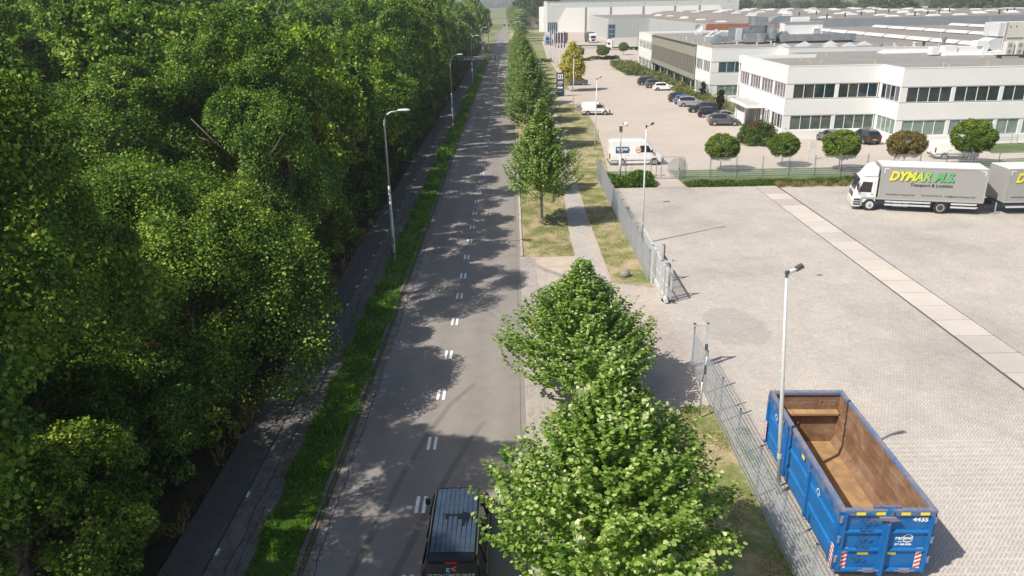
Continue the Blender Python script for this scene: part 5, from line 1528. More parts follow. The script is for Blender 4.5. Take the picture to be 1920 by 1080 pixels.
for i in range(11):
    for j in range(15):
        x = 70+i*10.4+random.uniform(-.8, .8)+(j % 2)*3; y = 232+j*14.5+random.uniform(-1.5, 1.5)
        if x < 84 and y < 250: continue
        if x < 60 or y > 448-max(0, x-125)*1.1 or random.random() < .3: continue
        link('dome_light', sk, Fh, (x, y, 10.1 if x > 83 else 8.6)).scale = (1.0, 1.25, .75)
for i in range(16): MB().box(-.15, -.15, 0, .15, .15, 1.2).build('roof_post', dark_metal, Fh, False, (90+i*5.5, 226+(i*37 % 60), 10.1))

Wh = empty('white_warehouse', (0, 0, 0), 0, 'tall pale grey warehouse with white wall panels and a white name', 'building')
wf = Fac((20.2, 437.0), (1, -.116), (-.115, -.993))
def wx(x): return (x-20.2)
m = MB(); wf.bx(m, 0, 101.5, -90, 0, 0, 15.4); m.build('body', grey_clad2, Wh)
m = MB(); wf.bx(m, -1.9, 0, -60, .02, 0, 16.0); m.build('end_wall', white_wall, Wh)
m = MB(); wf.bx(m, -5.2, -1.9, -70, -8, 0, 13.2); m.build('side_block', white_wall, Wh)
m = MB(); m.extr([(5.75, 0.02), (5.75, 5.35), (10.0, 12.5), (91.5, 12.5), (94.5, 8.0), (94.5, .02)], lambda a, b: wf.P(a, .12, b), lambda a, b: wf.P(a, .0, b)); m.build('white_panel', white_wall, Wh)
for a in (20.4, 33.8, 51.2, 67.8, 80.7): m = MB(); wf.bx(m, a, a+.95, .13, .3, 0, 12.6); m.build('drain_strip', strip_grey, Wh)
for a in (16, 34, 52, 69, 81, 96): m = MB(); wf.bx(m, a, a+.35, .02, .12, 14.1, 14.5); m.build('wall_lamp', dark_metal, Wh)
for i in range(5): wf.window(Wh, .2+i*1.08, 1.18+i*1.08, .1, 5.3, 1, glass_teal, .1, .08)
text('Varro', 1.95, wf.P(1.7, .14, 13.75), (math.pi/2, 0, math.atan2(-.116, 1)), logo_white, Wh, shear=.2, bold=.02, sx=1.15)
m = MB(); wf.bx(m, -.5, 101.6, -90.2, .12, 15.4, 15.7); m.build('roof_edge', truck_trim, Wh)

# low white halls, houses far right
def hall(x, y, w_, d, h, mat, lab, roof=None, rot=0):
    b = empty('far_hall', (x, y, 0), rot, lab, 'building', 'low buildings beyond the factory')
    box('body', mat, b, 0, 0, 0, w_, d, h)
    if roof == 'gable':
        m = MB(); m.extr([(-.3, h), (w_+.3, h), (w_/2+w_*.2, h+2.8), (w_/2-w_*.2, h+2.8)], lambda a, c: (a, -.4, c), lambda a, c: (a, d+.4, c)); m.build('roof', house_roof if 'red' in lab else grey_roof, b)
    else: box('roof', truck_roof, b, -.3, -.3, h, w_+.3, d+.3, h+.4)
    for i in range(max(1, int(w_/6))): box('window', glass_dark, b, 1.5+i*6, -.05, h*.35, 4.0+i*6, .02, h*.6)
    return b
hall(190, 470, 60, 40, 6, white_wall, 'long low white hall behind the factory, left part')
hall(255, 455, 50, 30, 7, cream_unit, 'long low white hall at the right end of the skyline')
hall(212, 395, 50, 24, 6.5, white_wall, 'pale hall just behind the factory roof near the right edge')
hall(265, 610, 70, 30, 6, white_wall, 'white hall among the far trees')
hall(196, 560, 16, 10, 5, cream_unit, 'house with a red tiled roof left of the round willow', 'gable')
hall(216, 566, 14, 10, 5, cream_unit, 'second house with a red tiled roof by the willow', 'gable')
hall(186, 595, 14, 10, 4, cream_unit, 'house with a grey tiled roof half hidden by trees', 'gable')
hall(143, 520, 14, 10, 5.5, cream_unit, 'lone house with a dark hipped roof behind the factory', 'gable')
tree('round_willow', farc[1], ftk, (232, 480, 0), 0, (2.3, 2.3, 1.05), 'broad yellow green willow standing alone behind the factory roof', None)
tree('distant_tree', farc[0], ftk, (283, 480, 0), 0, (2.0, 2.0, 1.2), 'dark tree pair behind the factory near the right edge', None)
hall(8, 500, 26, 14, 7, cream_unit, 'beige low building beyond the junction, left of the warehouse')

# ================================================================== VEHICLES  (local +x is forward)
def loft(stations, paint, parent, glass=glassm, name='body', side_from=2, cab=None, shield=None, rear=None, side_glass=None):
    """stations: (x, zbot, wbot, zbelt, wbelt, zroof, wroof). Faces between belt and roof become glass where told"""
    prof = []
    for (x, zb, wb, zl, wl, zr, wr) in stations:
        zm = zb+(zl-zb)*.35
        h = [(wb*.9, zb), (wb, zb+.08), (wl*1.01, zm), (wl, zl-.10), (wl*.97, zl), (wr, zr-.06), (wr*.86, zr), (wr*.4, zr+.02)]
        prof.append([(x, -a, b) for a, b in h]+[(x, a, b) for a, b in reversed(h)])
    n = len(prof[0]); V = [p for r in prof for p in r]
    parts = {'body': MB(), 'windscreen': MB(), 'rear_window': MB(), 'side_window': MB(), 'side_window_b': MB()}
    for m in parts.values(): m.v = V[:]
    for i in range(len(stations)-1):
        for k in range(n-1):
            f = (i*n+k, i*n+k+1, (i+1)*n+k+1, (i+1)*n+k)
            top = k in (5, 6, 7, 8, 9); side = k in (4, 10)
            key = 'body'
            if top and shield and i in shield: key = 'windscreen'
            elif top and rear and i in rear: key = 'rear_window'
            elif side and side_glass and i in side_glass: key = 'side_window' if k == 4 else 'side_window_b'
            parts[key].f.append(f)
        parts['body'].f.append((i*n+n-1, i*n, (i+1)*n, (i+1)*n+n-1))
    parts['body'].f.append(tuple(range(n))); parts['body'].f.append(tuple((len(stations)-1)*n+k for k in range(n))[::-1])
    body = parts['body'].build(name, paint, parent, True)
    sharpen(body.data, 38)
    for k in ('windscreen', 'rear_window', 'side_window', 'side_window_b'):
        if parts[k].f:
            o = parts[k].build(k.replace('_b', ''), glass, parent, True)
            bm = bmesh.new(); bm.from_mesh(o.data); bmesh.ops.delete(bm, geom=[v for v in bm.verts if not v.link_faces], context='VERTS'); bm.to_mesh(o.data); bm.free()
    return body
def sharpen(me, deg):
    bm = bmesh.new(); bm.from_mesh(me)
    for e in bm.edges:
        e.smooth = not (len(e.link_faces) == 2 and e.calc_face_angle(0) > R(deg))
    bm.to_mesh(me); bm.free()
def wheels(par, xs, w, r, rimmat=alloy, tw=.2, rr=.62):
    w = w*1.012+.02
    for x in xs:
        for s in (-1, 1):
            y0, y1 = (s*(w-tw), s*(w+.015)) if s > 0 else (-(w+.015), -(w-tw))
            a = MB().tub([(x, s*(w-.05), r+.0), (x, s*(w+.004), r)], r*1.17, 20); a.build('wheel_arch', dark_plastic, par)
            t = MB().wheel(x, y0, y1, r, r, 22, .025).build('wheel', rubber, par, True); sharpen(t.data, 40)
            ya = s*(w+.018)
            m = MB(); n = 20
            m.tub([(x, ya-s*.01, r), (x, ya, r)], r*rr, n)
            rim = m.build('rim', rimmat, t)
            d = MB()
            for k in range(5):
                an = k*1.2566+.3
                c, sn = math.cos(an), math.sin(an); q0, q1, ww = r*rr*.38, r*rr*.88, .035
                d.add([(x+c*q0-sn*ww*.5, ya+s*.004, r+sn*q0+c*ww*.5), (x+c*q0+sn*ww*.5, ya+s*.004, r+sn*q0-c*ww*.5), (x+c*q1+sn*ww, ya+s*.004, r+sn*q1-c*ww), (x+c*q1-sn*ww, ya+s*.004, r+sn*q1+c*ww)], [(0, 1, 2, 3)])
            d.build('rim_opening', dark_plastic, t)
def car(label, loc, rot, paint, L=4.2, W=1.76, H=1.47, kind='hatch', group='cars parked in front of the office', roofmat=None, rails=False):
    t = empty('parked_car', loc, rot, label, 'car', group)
    w = W/2
    if kind == 'hatch':   q = [(.0, .34, .8, .62, .88, .66, .80), (.015, .26, .92, .9, .95, .96, .84), (.10, .24, .98, .96, .985, 1.34, .70), (.20, .22, 1, .96, 1, 1.44, .70), (.42, .2, 1, .94, 1, 1.47, .70), (.56, .2, 1, .93, 1, 1.40, .69), (.735, .2, 1, .90, 1, .97, .80), (.90, .22, .98, .78, .96, .80, .80), (.975, .25, .92, .62, .90, .66, .74), (1, .32, .8, .5, .8, .54, .66)]
    elif kind == 'suv':   q = [(.0, .38, .82, .70, .90, .74, .82), (.015, .30, .94, 1.02, .96, 1.08, .86), (.09, .28, .98, 1.05, .985, 1.46, .74), (.18, .26, 1, 1.05, 1, 1.58, .74), (.42, .24, 1, 1.03, 1, 1.62, .74), (.56, .24, 1, 1.02, 1, 1.54, .73), (.72, .24, 1, 1.00, 1, 1.08, .82), (.90, .26, .98, .92, .96, .94, .82), (.98, .30, .93, .74, .92, .78, .76), (1, .38, .84, .6, .84, .64, .7)]
    elif kind == 'sedan': q = [(.0, .34, .8, .66, .88, .70, .80), (.015, .26, .92, .92, .94, .96, .84), (.12, .24, .98, .96, .98, 1.02, .78), (.27, .22, 1, .96, 1, 1.38, .68), (.42, .2, 1, .94, 1, 1.44, .69), (.56, .2, 1, .93, 1, 1.36, .68), (.73, .2, 1, .90, 1, .97, .80), (.90, .22, .98, .78, .96, .80, .80), (.975, .25, .92, .62, .90, .66, .74), (1, .32, .8, .5, .8, .54, .66)]
    else:                 q = [(.0, .34, .82, .70, .90, .76, .84), (.015, .26, .94, .98, .96, 1.06, .86), (.05, .24, .98, 1.0, .985, 1.46, .76), (.16, .22, 1, 1.0, 1, 1.56, .75), (.42, .2, 1, .98, 1, 1.60, .74), (.60, .2, 1, .97, 1, 1.46, .72), (.80, .2, 1, .92, 1, .98, .80), (.91, .22, .98, .82, .96, .84, .80), (.98, .25, .92, .66, .90, .70, .74), (1, .32, .8, .5, .8, .54, .66)]
    k = H/{'hatch': 1.47, 'suv': 1.62, 'sedan': 1.44, 'mpv': 1.6}[kind]
    st = [(-L/2+a*L, b*k, c*w, d*k, e*w, f*k, g*w) for a, b, c, d, e, f, g in q]
    loft(st, paint, t, shield=[5], rear=[1], side_glass=[2, 3, 4])
    wheels(t, (-L*.31, L*.32), w, .31*k if kind != 'suv' else .34*k)
    for s in (-1, 1):
        box('tail_light', red_lens, t, -L/2-.005, s*w*.62, .74*k, -L/2+.16, s*w*.965, .90*k)
        box('headlight', clear_lens, t, L/2-.22, s*w*.58, .58*k, L/2-.03, s*w*.90, .69*k)
        m = MB().box(L*.17, s*(w+.02), .93*k, L*.205, s*(w+.17), 1.06*k); m.build('wing_mirror', paint, t)
        box('pillar', paint, t, -.05, s*w*.99, .93*k, .03, s*w*.955, .97*k)
        m = MB(); m.tub([(-.02, s*w*.965, .96*k), (-.01, s*w*.735, (1.40 if kind != 'suv' else 1.52)*k)], .035, 4); m.build('door_pillar', dark_plastic, t)
        if rails: MB().tub([(-L*.28, s*w*.68, (1.62 if kind == 'suv' else 1.5)*k), (L*.05, s*w*.68, (1.66 if kind == 'suv' else 1.53)*k)], .025, 5).build('roof_rail', chrome, t)
        for xx in (-.35, .55): box('door_handle', paint if paint not in (white_paint,) else truck_trim, t, xx, s*w*1.0, .84*k, xx+.16, s*(w+.02), .87*k)
        box('sill', dark_plastic, t, -L*.18, s*w*.96, .2*k, L*.2, s*(w+.006), .3*k)
    box('number_plate', yellow_plate, t, -L/2-.012, -.25, .55*k, -L/2+.02, .25, .67*k)
    box('number_plate', yellow_plate, t, L/2-.02, -.25, .36*k, L/2+.012, .25, .47*k)
    box('grille', dark_plastic, t, L/2-.05, -w*.5, .48*k, L/2+.004, w*.5, .56*k)
    return t

# the row by the building: noses (mostly) to the right
car('dark grey compact crossover with white wheels, last car of the row nearest the entrance', (28.75, 102.95, 0), R(-9), grey_car, 4.2, 1.8, 1.58, 'hatch')
car('silver grey car almost hidden behind the dark grey crossover', (29.4, 106.8, 0), R(176), silver, 4.3, 1.78, 1.47, 'sedan')
car('black small hatchback with a red tail light, third from the entrance', (28.9, 110.6, 0), R(-7), black_paint, 3.9, 1.7, 1.45, 'hatch')
car('black estate parked nose out with its pale headlight to the left', (28.9, 115.7, 0), R(171), black_paint, 4.4, 1.78, 1.48, 'hatch', rails=True)
car('silver people carrier in the middle of the row', (28.75, 122.6, 0), R(-5), silver, 4.3, 1.8, 1.6, 'mpv')
car('light blue hatchback tucked behind the silver people carrier', (28.5, 125.6, 0), R(-5), blue_car, 3.9, 1.7, 1.46, 'hatch')
car('dark red tail-lit grey car behind the light blue one', (28.3, 128.8, 0), R(-5), anthracite, 4.1, 1.75, 1.5, 'hatch')
car('white hatchback at the near end of the far group of cars', (28.85, 145.8, 0), R(-3), white_paint, 4.2, 1.76, 1.46, 'hatch')
car('grey off-roader with a light roof beside the white hatchback', (28.2, 150.5, 0), R(-3), grey_car, 4.4, 1.82, 1.66, 'suv', rails=True)
car('anthracite estate at the far end of the parked cars', (27.6, 155.6, 0), R(-3), anthracite, 4.6, 1.82, 1.6, 'suv', rails=True)
car('dark car roof just showing beyond the anthracite estate', (28.3, 159.3, 0), R(-3), anthracite, 4.3, 1.8, 1.45, 'hatch')
car('slate grey estate beside the golden tree, nose hidden by the foliage', (13.3, 158.2, 0), R(176), slate_car, 4.6, 1.8, 1.48, 'sedan', group='cars behind the golden tree')
car('red car behind the slate grey estate', (12.6, 166.5, 0), R(178), red_car, 4.1, 1.75, 1.46, 'hatch', group='cars behind the golden tree')
car('black hatchback with a yellow number plate backed against the office wall', (41.35, 88.3, 0), R(97), anthracite, 4.2, 1.8, 1.66, 'suv', group=None)
car('dark car half hidden behind the globe maple left of the black hatchback', (37.6, 89.0, 0), R(93), grey_car, 4.1, 1.76, 1.48, 'hatch', group=None)
car('dark car parked on the roadside lawn behind the lone lime tree', (1.5, 73.5, .02), R(92), black_paint, 4.3, 1.78, 1.46, 'sedan', group=None)
car('tiny dark car on the far curving road, left one', (-4.5, 560, 0), R(270), black_paint, 4.3, 1.8, 1.5, 'suv', group='cars on the far road')
car('tiny dark car on the far curving road, right one', (-1.0, 575, 0), R(90), black_paint, 4.3, 1.8, 1.5, 'suv', group='cars on the far road')

def wedge_text(body, size, x, y, z, par, mat, face=-1, **k):
    """lettering on a side panel: face -1 looks towards -y"""
    return text(body, size, (x, y, z), (math.pi/2, 0, 0) if face < 0 else (math.pi/2, 0, math.pi), mat, par, **k)
# white panel van, seen from its right side, nose to the right
def panel_van(loc, rot, L, W, H, label, small=False):
    t = empty('panel_van', loc, rot, label, 'van')
    w = W/2
    if small: q = [(.0, .42, .92, 1.0, .96, 1.10, .90), (.02, .32, .97, 1.02, .985, 1.70, .84), (.10, .28, 1, 1.04, 1, 1.84, .82), (.50, .26, 1, 1.04, 1, 1.86, .82), (.60, .26, 1, 1.04, 1, 1.76, .80), (.80, .26, 1, 1.00, 1, 1.08, .84), (.93, .28, .98, .88, .96, .90, .82), (.985, .32, .92, .7, .9, .74, .76), (1, .38, .84, .55, .84, .6, .7)]
    else: q = [(.0, .45, .93, 1.3, .965, 1.5, .94), (.012, .36, .975, 1.4, .985, 2.50, .86), (.05, .32, 1, 1.4, 1, 2.62, .84), (.58, .30, 1, 1.4, 1, 2.64, .84), (.68, .30, 1, 1.38, 1, 2.52, .82), (.855, .30, 1, 1.28, 1, 1.36, .88), (.945, .32, .97, 1.08, .955, 1.14, .84), (.99, .36, .92, .85, .92, .9, .78), (1, .42, .86, .6, .86, .66, .74)]
    k = H/(1.86 if small else 2.64)
    st = [(-L/2+a*L, b*k, c*w, d*k, e*w, f*k, g*w) for a, b, c, d, e, f, g in q]
    loft(st, white_paint, t, shield=[4], side_glass=[])
    # cab side windows as proper panes
    x0, x1 = (L*.06, L*.245) if not small else (L*.02, L*.22)
    zb, zt = (1.42*k, 2.1*k) if not small else (1.08*k, 1.6*k)
    for s in (-1, 1):
        m = MB(); yy = w*.985; yt = w*(.92 if not small else .885)
        m.add([(x0, s*(yy+.012), zb), (x1+.12, s*(yy+.008), zb), (x1-.22, s*(yt+.01), zt), (x0, s*(yt+.01), zt), (x0, s*(yy-.03), zb), (x1+.12, s*(yy-.03), zb), (x1-.22, s*(yt-.04), zt), (x0, s*(yt-.04), zt)],
              [(0, 1, 2, 3), (4, 7, 6, 5), (0, 4, 5, 1), (1, 5, 6, 2), (2, 6, 7, 3), (3, 7, 4, 0)]); m.build('side_window', glassm, t)
        box('tail_light', red_lens, t, -L/2-.01, s*w*.9, .75*k, -L/2+.10, s*(w+.006), (1.35 if not small else 1.25)*k)
        box('headlight', clear_lens, t, L/2-.30, s*w*.66, .88*k if not small else .68*k, L/2-.06, s*w*.93, 1.03*k if not small else .82*k)
        m = MB().box(L*.262, s*(w+.02), zb-.02, L*.29, s*(w+.2), zb+.26); m.build('wing_mirror', dark_plastic, t)
        box('side_moulding', grey_plastic, t, -L*.48, s*(w-.01), .52*k, L*.28 if not small else L*.2, s*(w+.012), .62*k)
        for xx in (-L*.17, L*.075): box('door_handle', dark_plastic, t, xx, s*(w-.01), 1.12*k*(1 if not small else .85), xx+.14, s*(w+.025), 1.15*k*(1 if not small else .85))
        for xx in (-L*.205, L*.045, L*.25): box('door_gap', grey_plastic, t, xx, s*(w-.02), .68*k, xx+.012, s*(w+.004), 1.35*k if not small else 1.0*k)
        box('sill_panel', white_paint if not small else grey_plastic, t, -L*.19, s*(w*.95), .24*k, L*.22, s*(w+.004), .40*k)
    m = MB().box(L/2-.3, -w*.95, .28*k, L/2+.02, w*.95, .72*k); m.build('bumper', grey_plastic, t)
    m = MB().box(-L/2-.03, -w*.95, .30*k, -L/2+.15, w*.95, .52*k); m.build('bumper', grey_plastic, t)
    box('number_plate', yellow_plate, t, -L/2-.04, -.25, .6*k, -L/2-.02, .25, .71*k)
    wheels(t, (-L*.275, L*.325), w, .37*k if not small else .33, alloy)
    return t, w
pv, w = panel_van((12.85, 78.4, 0), R(0), 5.7, 1.95, 2.58, 'white panel van with a blue sign and an orange round sticker beside the yard gate')
for_side = -1
yy = -(w+.02)
box('side_sign', sign_blue, pv, -2.2, yy, 1.35, -.85, yy+.015, 1.98)
text('INDAS', .34, (-2.08, yy-.012, 1.62), PX, logo_white, pv, bold=.018, extr=.003, sx=1.12)
text('service', .15, (-1.95, yy-.012, 1.44), PX, logo_white, pv, bold=.004, extr=.003, sx=1.2)
MB().tub([(.15, yy-.0, 1.62), (.15, yy+.02, 1.62)], .31, 26).build('round_sticker', plain('sticker_orange', (.75, .25, .12), .45, var=.02), pv)
MB().tub([(.15, yy-.006, 1.62), (.15, yy, 1.62)], .23, 26).build('sticker_ring', logo_white, pv)
box('sticker_bar', plain('sticker_orange_b', (.75, .25, .12), .45, var=.02), pv, -.04, yy-.012, 1.54, .34, yy-.007, 1.70)
sv, w2 = panel_van((12.6, 115.3, 0), R(-3), 4.35, 1.78, 1.86, 'small plain white delivery van further up the car park', True)
wv, w3 = panel_van((46.2, 78.3, 0), R(-6), 4.4, 1.8, 1.86, 'white small van partly hidden by the largest globe maple', True)

# black van on the road
t = empty('black_van', (-1.90, 18.65, .0), math.pi/2, 'black passenger van with a ribbed roof driving away at the bottom of the photo', 'van')
L, w = 5.0, .93
van_black = plain('van_black', (.008, .009, .011), .25, var=.1, spec=.35, coat=.15)
van_glass = plain('van_glass', (.006, .007, .008), .08, var=.1, spec=.3)
q = [(.0, .40, .90, 1.08, .95, 1.15, .86), (.02, .30, .96, 1.10, .98, 1.22, .86), (.075, .28, 1, 1.12, .99, 1.88, .755), (.13, .26, 1, 1.12, 1, 1.94, .765), (.45, .25, 1, 1.10, 1, 1.96, .77), (.70, .25, 1, 1.08, 1, 1.90, .755), (.76, .25, 1, 1.08, 1, 1.80, .76), (.885, .25, 1, 1.05, 1, 1.16, .82), (.95, .28, .97, .92, .95, .98, .8), (.99, .32, .92, .75, .9, .8, .75), (1, .4, .85, .6, .85, .64, .7)]
loft([(-L/2+a*L, b, c*w, d, e*w, f, g*w) for a, b, c, d, e, f, g in q], van_black, t, glass=van_glass, shield=[6], rear=[1], side_glass=[2, 3, 4])
roof_sheen = plain('van_roof_sky_sheen', (.055, .08, .125), .2, .3, var=.3, sc=1.5, coat=.7)  # blue-grey base colour stands in for sky reflected in the black roof
m = MB(); n = 9
for j in range(n):     # roof skin with pressed ribs
    y0 = -.63+j*(1.26/n)
    m.add([(-1.86, y0+.006, 1.966-.02*abs(y0+.04)**2*2), (1.02, y0+.006, 1.972-.04*abs(y0)**2), (1.02, y0+.139, 1.972-.04*abs(y0)**2), (-1.86, y0+.139, 1.966-.04*abs(y0)**2),
           (-1.80, y0+.018, 1.976-.04*y0*y0), (.97, y0+.018, 1.982-.04*y0*y0), (.97, y0+.122, 1.982-.04*y0*y0), (-1.80, y0+.122, 1.976-.04*y0*y0)],
          [(0, 1, 5, 4), (1, 2, 6, 5), (2, 3, 7, 6), (3, 0, 4, 7), (4, 5, 6, 7)])
m.build('roof_ribs', roof_sheen, t)
for s in (-1, 1):
    MB().tub([(-1.95, s*.69, 1.93), (0, s*.70, 1.985), (.95, s*.685, 1.945)], .018, 6).build('roof_gutter', grey_car, t)
    m = MB().box(1.36, s*.97, 1.12, 1.44, s*1.12, 1.32); m.build('wing_mirror', black_paint, t)
    box('tail_light', red_lens, t, -2.51, s*.80, .8, -2.40, s*.925, 1.25)
    for xx in (-1.3, -.2, .9): MB().tub([(xx, s*.93, 1.1), (xx, s*.735, 1.86)], .03, 5).build('door_pillar', van_black, t)
    MB().tub([(-1.8, s*.935, 1.12), (1.3, s*.935, 1.10)], .014, 5).build('waist_trim', grey_car, t)
box('spoiler', van_black, t, -2.22, -.62, 1.86, -1.98, .62, 1.955)
box('brake_light', red_lens, t, -2.235, -.16, 1.88, -2.21, .16, 1.93)
MB().tub([(1.1, 0, 1.96), (1.0, 0, 2.06)], .03, 6).build('antenna', dark_plastic, t)
# the tailgate window leans; stickers and words lie on it
tg = math.atan2(.66, .275)
def on_gate(u, v, lift=.015):
    """u across (left to right seen from behind), v up the glass from its lower edge"""
    b = Vector((-2.40, 0, 1.24)); up = Vector((.27, 0, .65)).normalized()
    return b+up*v+Vector((0, -u, 0))+Vector((-.92, 0, .38))*lift
rotg = Matrix(((0, .384, -.923), (-1, 0, 0), (0, .923, .384))).to_euler()
o = text('DUTCH CLIMATE GROUP', .125, on_gate(0, .27, .03), rotg, plain('van_letter_grey', (.30, .29, .28), .5), t, align='CENTER', bold=.004, extr=.002, sx=.9)
o = text('c', .22, on_gate(-.10, .41, .03), rotg, sign_cyan, t, align='CENTER', bold=.012, extr=.002)
o = text('<', .22, on_gate(.05, .41, .03), rotg, hot_red, t, align='CENTER', bold=.012, extr=.002)
box('number_plate', yellow_plate, t, -2.53, -.26, .70, -2.50, .26, .81)
wheels(t, (-1.5, 1.5), w, .34, alloy)

# ---- the box lorry and its trailer
ang = math.atan2(-1.91, 7.27)
# local frame: x forward; the lorry drives towards -X so rotate by pi
T = empty('box_lorry', (28.99, 58.10, 0), ang+math.pi, 'white-cabbed lorry with a grey box body lettered in yellow and green', 'lorry')
# in the local frame the near side is +y ... mirror by putting the visible side at y = 0 and the body towards negative y
def lb(nm, mat, x0, y0, z0, x1, y1, z1, par=T): return box(nm, mat, par, -x0, -y0, z0, -x1, -y1, z1)   # x rearwards from the box front, y to the far side
bd = lb('cargo_box', truck_grey, 0, .0, 1.0, 7.5, 2.5, 3.58)
lb('roof_panel', truck_roof, .02, .03, 3.58, 7.48, 2.47, 3.62)
for z0, z1 in ((.98, 1.09), (3.53, 3.63)):
    lb('side_rail', truck_trim, -.01, -.018, z0, 7.51, .0, z1)
for x in (-.01, 7.42): lb('corner_post', truck_trim, x, -.016, 1.09, x+.09, 0, 3.53)
lb('front_rail', truck_trim, -.03, 0, 3.5, 0, 2.5, 3.62)
lb('chassis', dark_metal, -1.2, .75, .62, 7.3, 1.75, .95)
lb('bed_sill', dark_metal, .05, .05, .86, 7.4, 2.45, .995)
for z in (.50, .76):
    lb('side_guard', galv_light, .55, .02, z, 3.85, .07, z+.13); lb('side_guard', galv_light, 5.3, .02, z, 7.1, .07, z+.13)
for x in (.6, 1.8, 3.0, 3.8, 5.35, 6.9): lb('guard_bracket', dark_metal, x, .06, .48, x+.07, .3, .9)
lb('fuel_tank', galv, 1.2, .15, .4, 2.3, .7, .85); lb('storage_box', dark_plastic, 2.6, .15, .42, 3.5, .7, .85)
lb('tail_lift', dark_metal, 7.3, .3, .45, 7.75, 2.2, .75); lb('marker_light', orange_lens, 7.05, -.01, .55, 7.2, .03, .66)
lb('mud_flap', dark_plastic, 5.22, .03, .28, 5.26, .4, 1.0); lb('mud_flap', dark_plastic, 3.92, .03, .45, 3.96, .4, 1.0)
def lwheel(x, y, r, par, wd=.28, dual=False, steer=0):
    g_ = MB().wheel(0, -wd/2, wd/2, 0, r, 26, .035).build('wheel', rubber, par, True, (-x, -y-wd/2, r)); sharpen(g_.data, 40); g_.rotation_euler = (0, 0, steer)
    rim = MB().tub([(0, wd/2-.03, 0), (0, wd/2+.01, 0)], r*.62, 24).build('rim', galv_light if not dual else truck_trim, g_)
    MB().tub([(0, wd/2+.012, 0), (0, wd/2+(.05 if not dual else .015), 0)], r*(.26 if not dual else .48), 18).build('hub', dark_metal if dual else galv, g_)
    return g_
FT = -.55
lwheel(FT, .03, .48, T, steer=R(8)); lwheel(FT, 2.1, .48, T, steer=R(8)); lwheel(4.6, .03, .48, T, dual=True); lwheel(4.6, 2.1, .48, T, dual=True)
# cab: loft along x, day cab
cb = empty('cab_tmp')
bpy.data.objects.remove(cb)
m = MB(); wn2 = MB(); cw = 2.3; y0 = .1
sec = [(-1.72, .45), (-1.80, .72), (-1.80, 1.15), (-1.74, 1.62), (-1.44, 2.50), (-1.18, 2.66), (-.12, 2.70), (-.12, .62), (-1.0, .62)]
m.extr(sec, lambda a, b: (-a, -y0, b), lambda a, b: (-a, -(y0+cw), b)); cab = m.build('cab', white_paint, T)
mod = cab.modifiers.new('b', 'BEVEL'); mod.width = .09; mod.segments = 3; mod.limit_method = 'ANGLE'; mod.angle_limit = R(30)
ws = MB(); ws.add([(-a, -y, b) for (a, b) in ((-1.762, 1.66), (-1.485, 2.44)) for y in (y0+.12, y0+cw/2, y0+cw-.12)], [(0, 1, 4, 3), (1, 2, 5, 4)])
ws.v = [(x+.012+(.05 if abs(y+y0+cw/2) < .1 else 0), y, z+.004) for x, y, z in ws.v]; ws.build('windscreen', glassm, T, True)
sw = MB(); sw.add([(-a, -y0+.015, b) for a, b in ((-1.45, 1.58), (-.55, 1.52), (-.50, 2.32), (-1.22, 2.34))], [(0, 1, 2, 3)]); sw.build('side_window', glassm, T)
lb('window_frame', dark_plastic, -1.5, y0-.022, 1.5, -.5, y0-.012, 1.555)
lb('lower_bumper', galv_light, -1.86, y0-.02, .30, -1.25, y0+cw+.02, .78)
lb('grille', grey_plastic, -1.835, y0+.42, 1.0, -1.80, y0+cw-.42, 1.40)
for k in range(3): lb('grille_bar', dark_plastic, -1.845, y0+.45, 1.06+k*.11, -1.836, y0+cw-.45, 1.10+k*.11)
MB().tub([(1.86, -y0-cw/2, 1.2), (1.84, -y0-cw/2, 1.2)], .12, 20).build('emblem', chrome, T)
for yy_ in (y0+.12, y0+cw-.42): lb('headlight', clear_lens, -1.875, yy_, .52, -1.84, yy_+.30, .68)
lb('number_plate', yellow_plate, -1.88, y0+cw-1.45, .42, -1.86, y0+cw-.95, .53)
lb('wheel_arch', galv, -1.12, y0-.03, .95, .05, y0+.12, 1.10)
lb('wheel_arch_side', galv, -1.24, y0-.03, .36, -1.10, y0+.12, 1.05); lb('step', dark_plastic, -1.74, y0-.025, .42, -1.26, y0, .95)
for z in (.56, .74): lb('step_edge', galv_light, -1.72, y0-.04, z, -1.3, y0-.02, z+.05)
MB().tub([(1.45, -y0+.02, 2.3), (1.62, -y0+.2, 2.36), (1.62, -y0+.22, 1.8)], .02, 5).build('mirror_arm', dark_plastic, T)
lb('wing_mirror', dark_plastic, -1.66, y0-.32, 1.72, -1.56, y0-.12, 2.25)
lb('wing_mirror', dark_plastic, -1.66, y0+cw+.1, 1.72, -1.56, y0+cw+.3, 2.25)
lb('sun_visor', dark_plastic, -1.66, y0+.15, 2.46, -1.42, y0+cw-.15, 2.52)
m = MB(); m.extr([(-1.25, 2.68), (-.10, 2.70), (-.10, 3.48), (-.38, 3.55), (-.72, 3.42)], lambda a, b: (-a, -y0-.10, b), lambda a, b: (-a, -y0-cw+.10, b)); sp_ = m.build('roof_deflector', white_paint, T)
mod = sp_.modifiers.new('b', 'BEVEL'); mod.width = .16; mod.segments = 4; mod.limit_method = 'ANGLE'; mod.angle_limit = R(30)
lb('deflector_base', truck_trim, -1.2, y0+.04, 2.69, -.08, y0+cw-.04, 2.74)
lb('door_emblem', galv_light, -1.25, y0-.016, 1.05, -.85, y0-.012, 1.42)
lb('door_handle', dark_plastic, -.55, y0-.03, 1.32, -.38, y0-.01, 1.36)
for x in (-1.48, -.34): lb('door_gap', grey_plastic, x, y0-.013, 1.0, x+.014, y0-.002, 2.4)
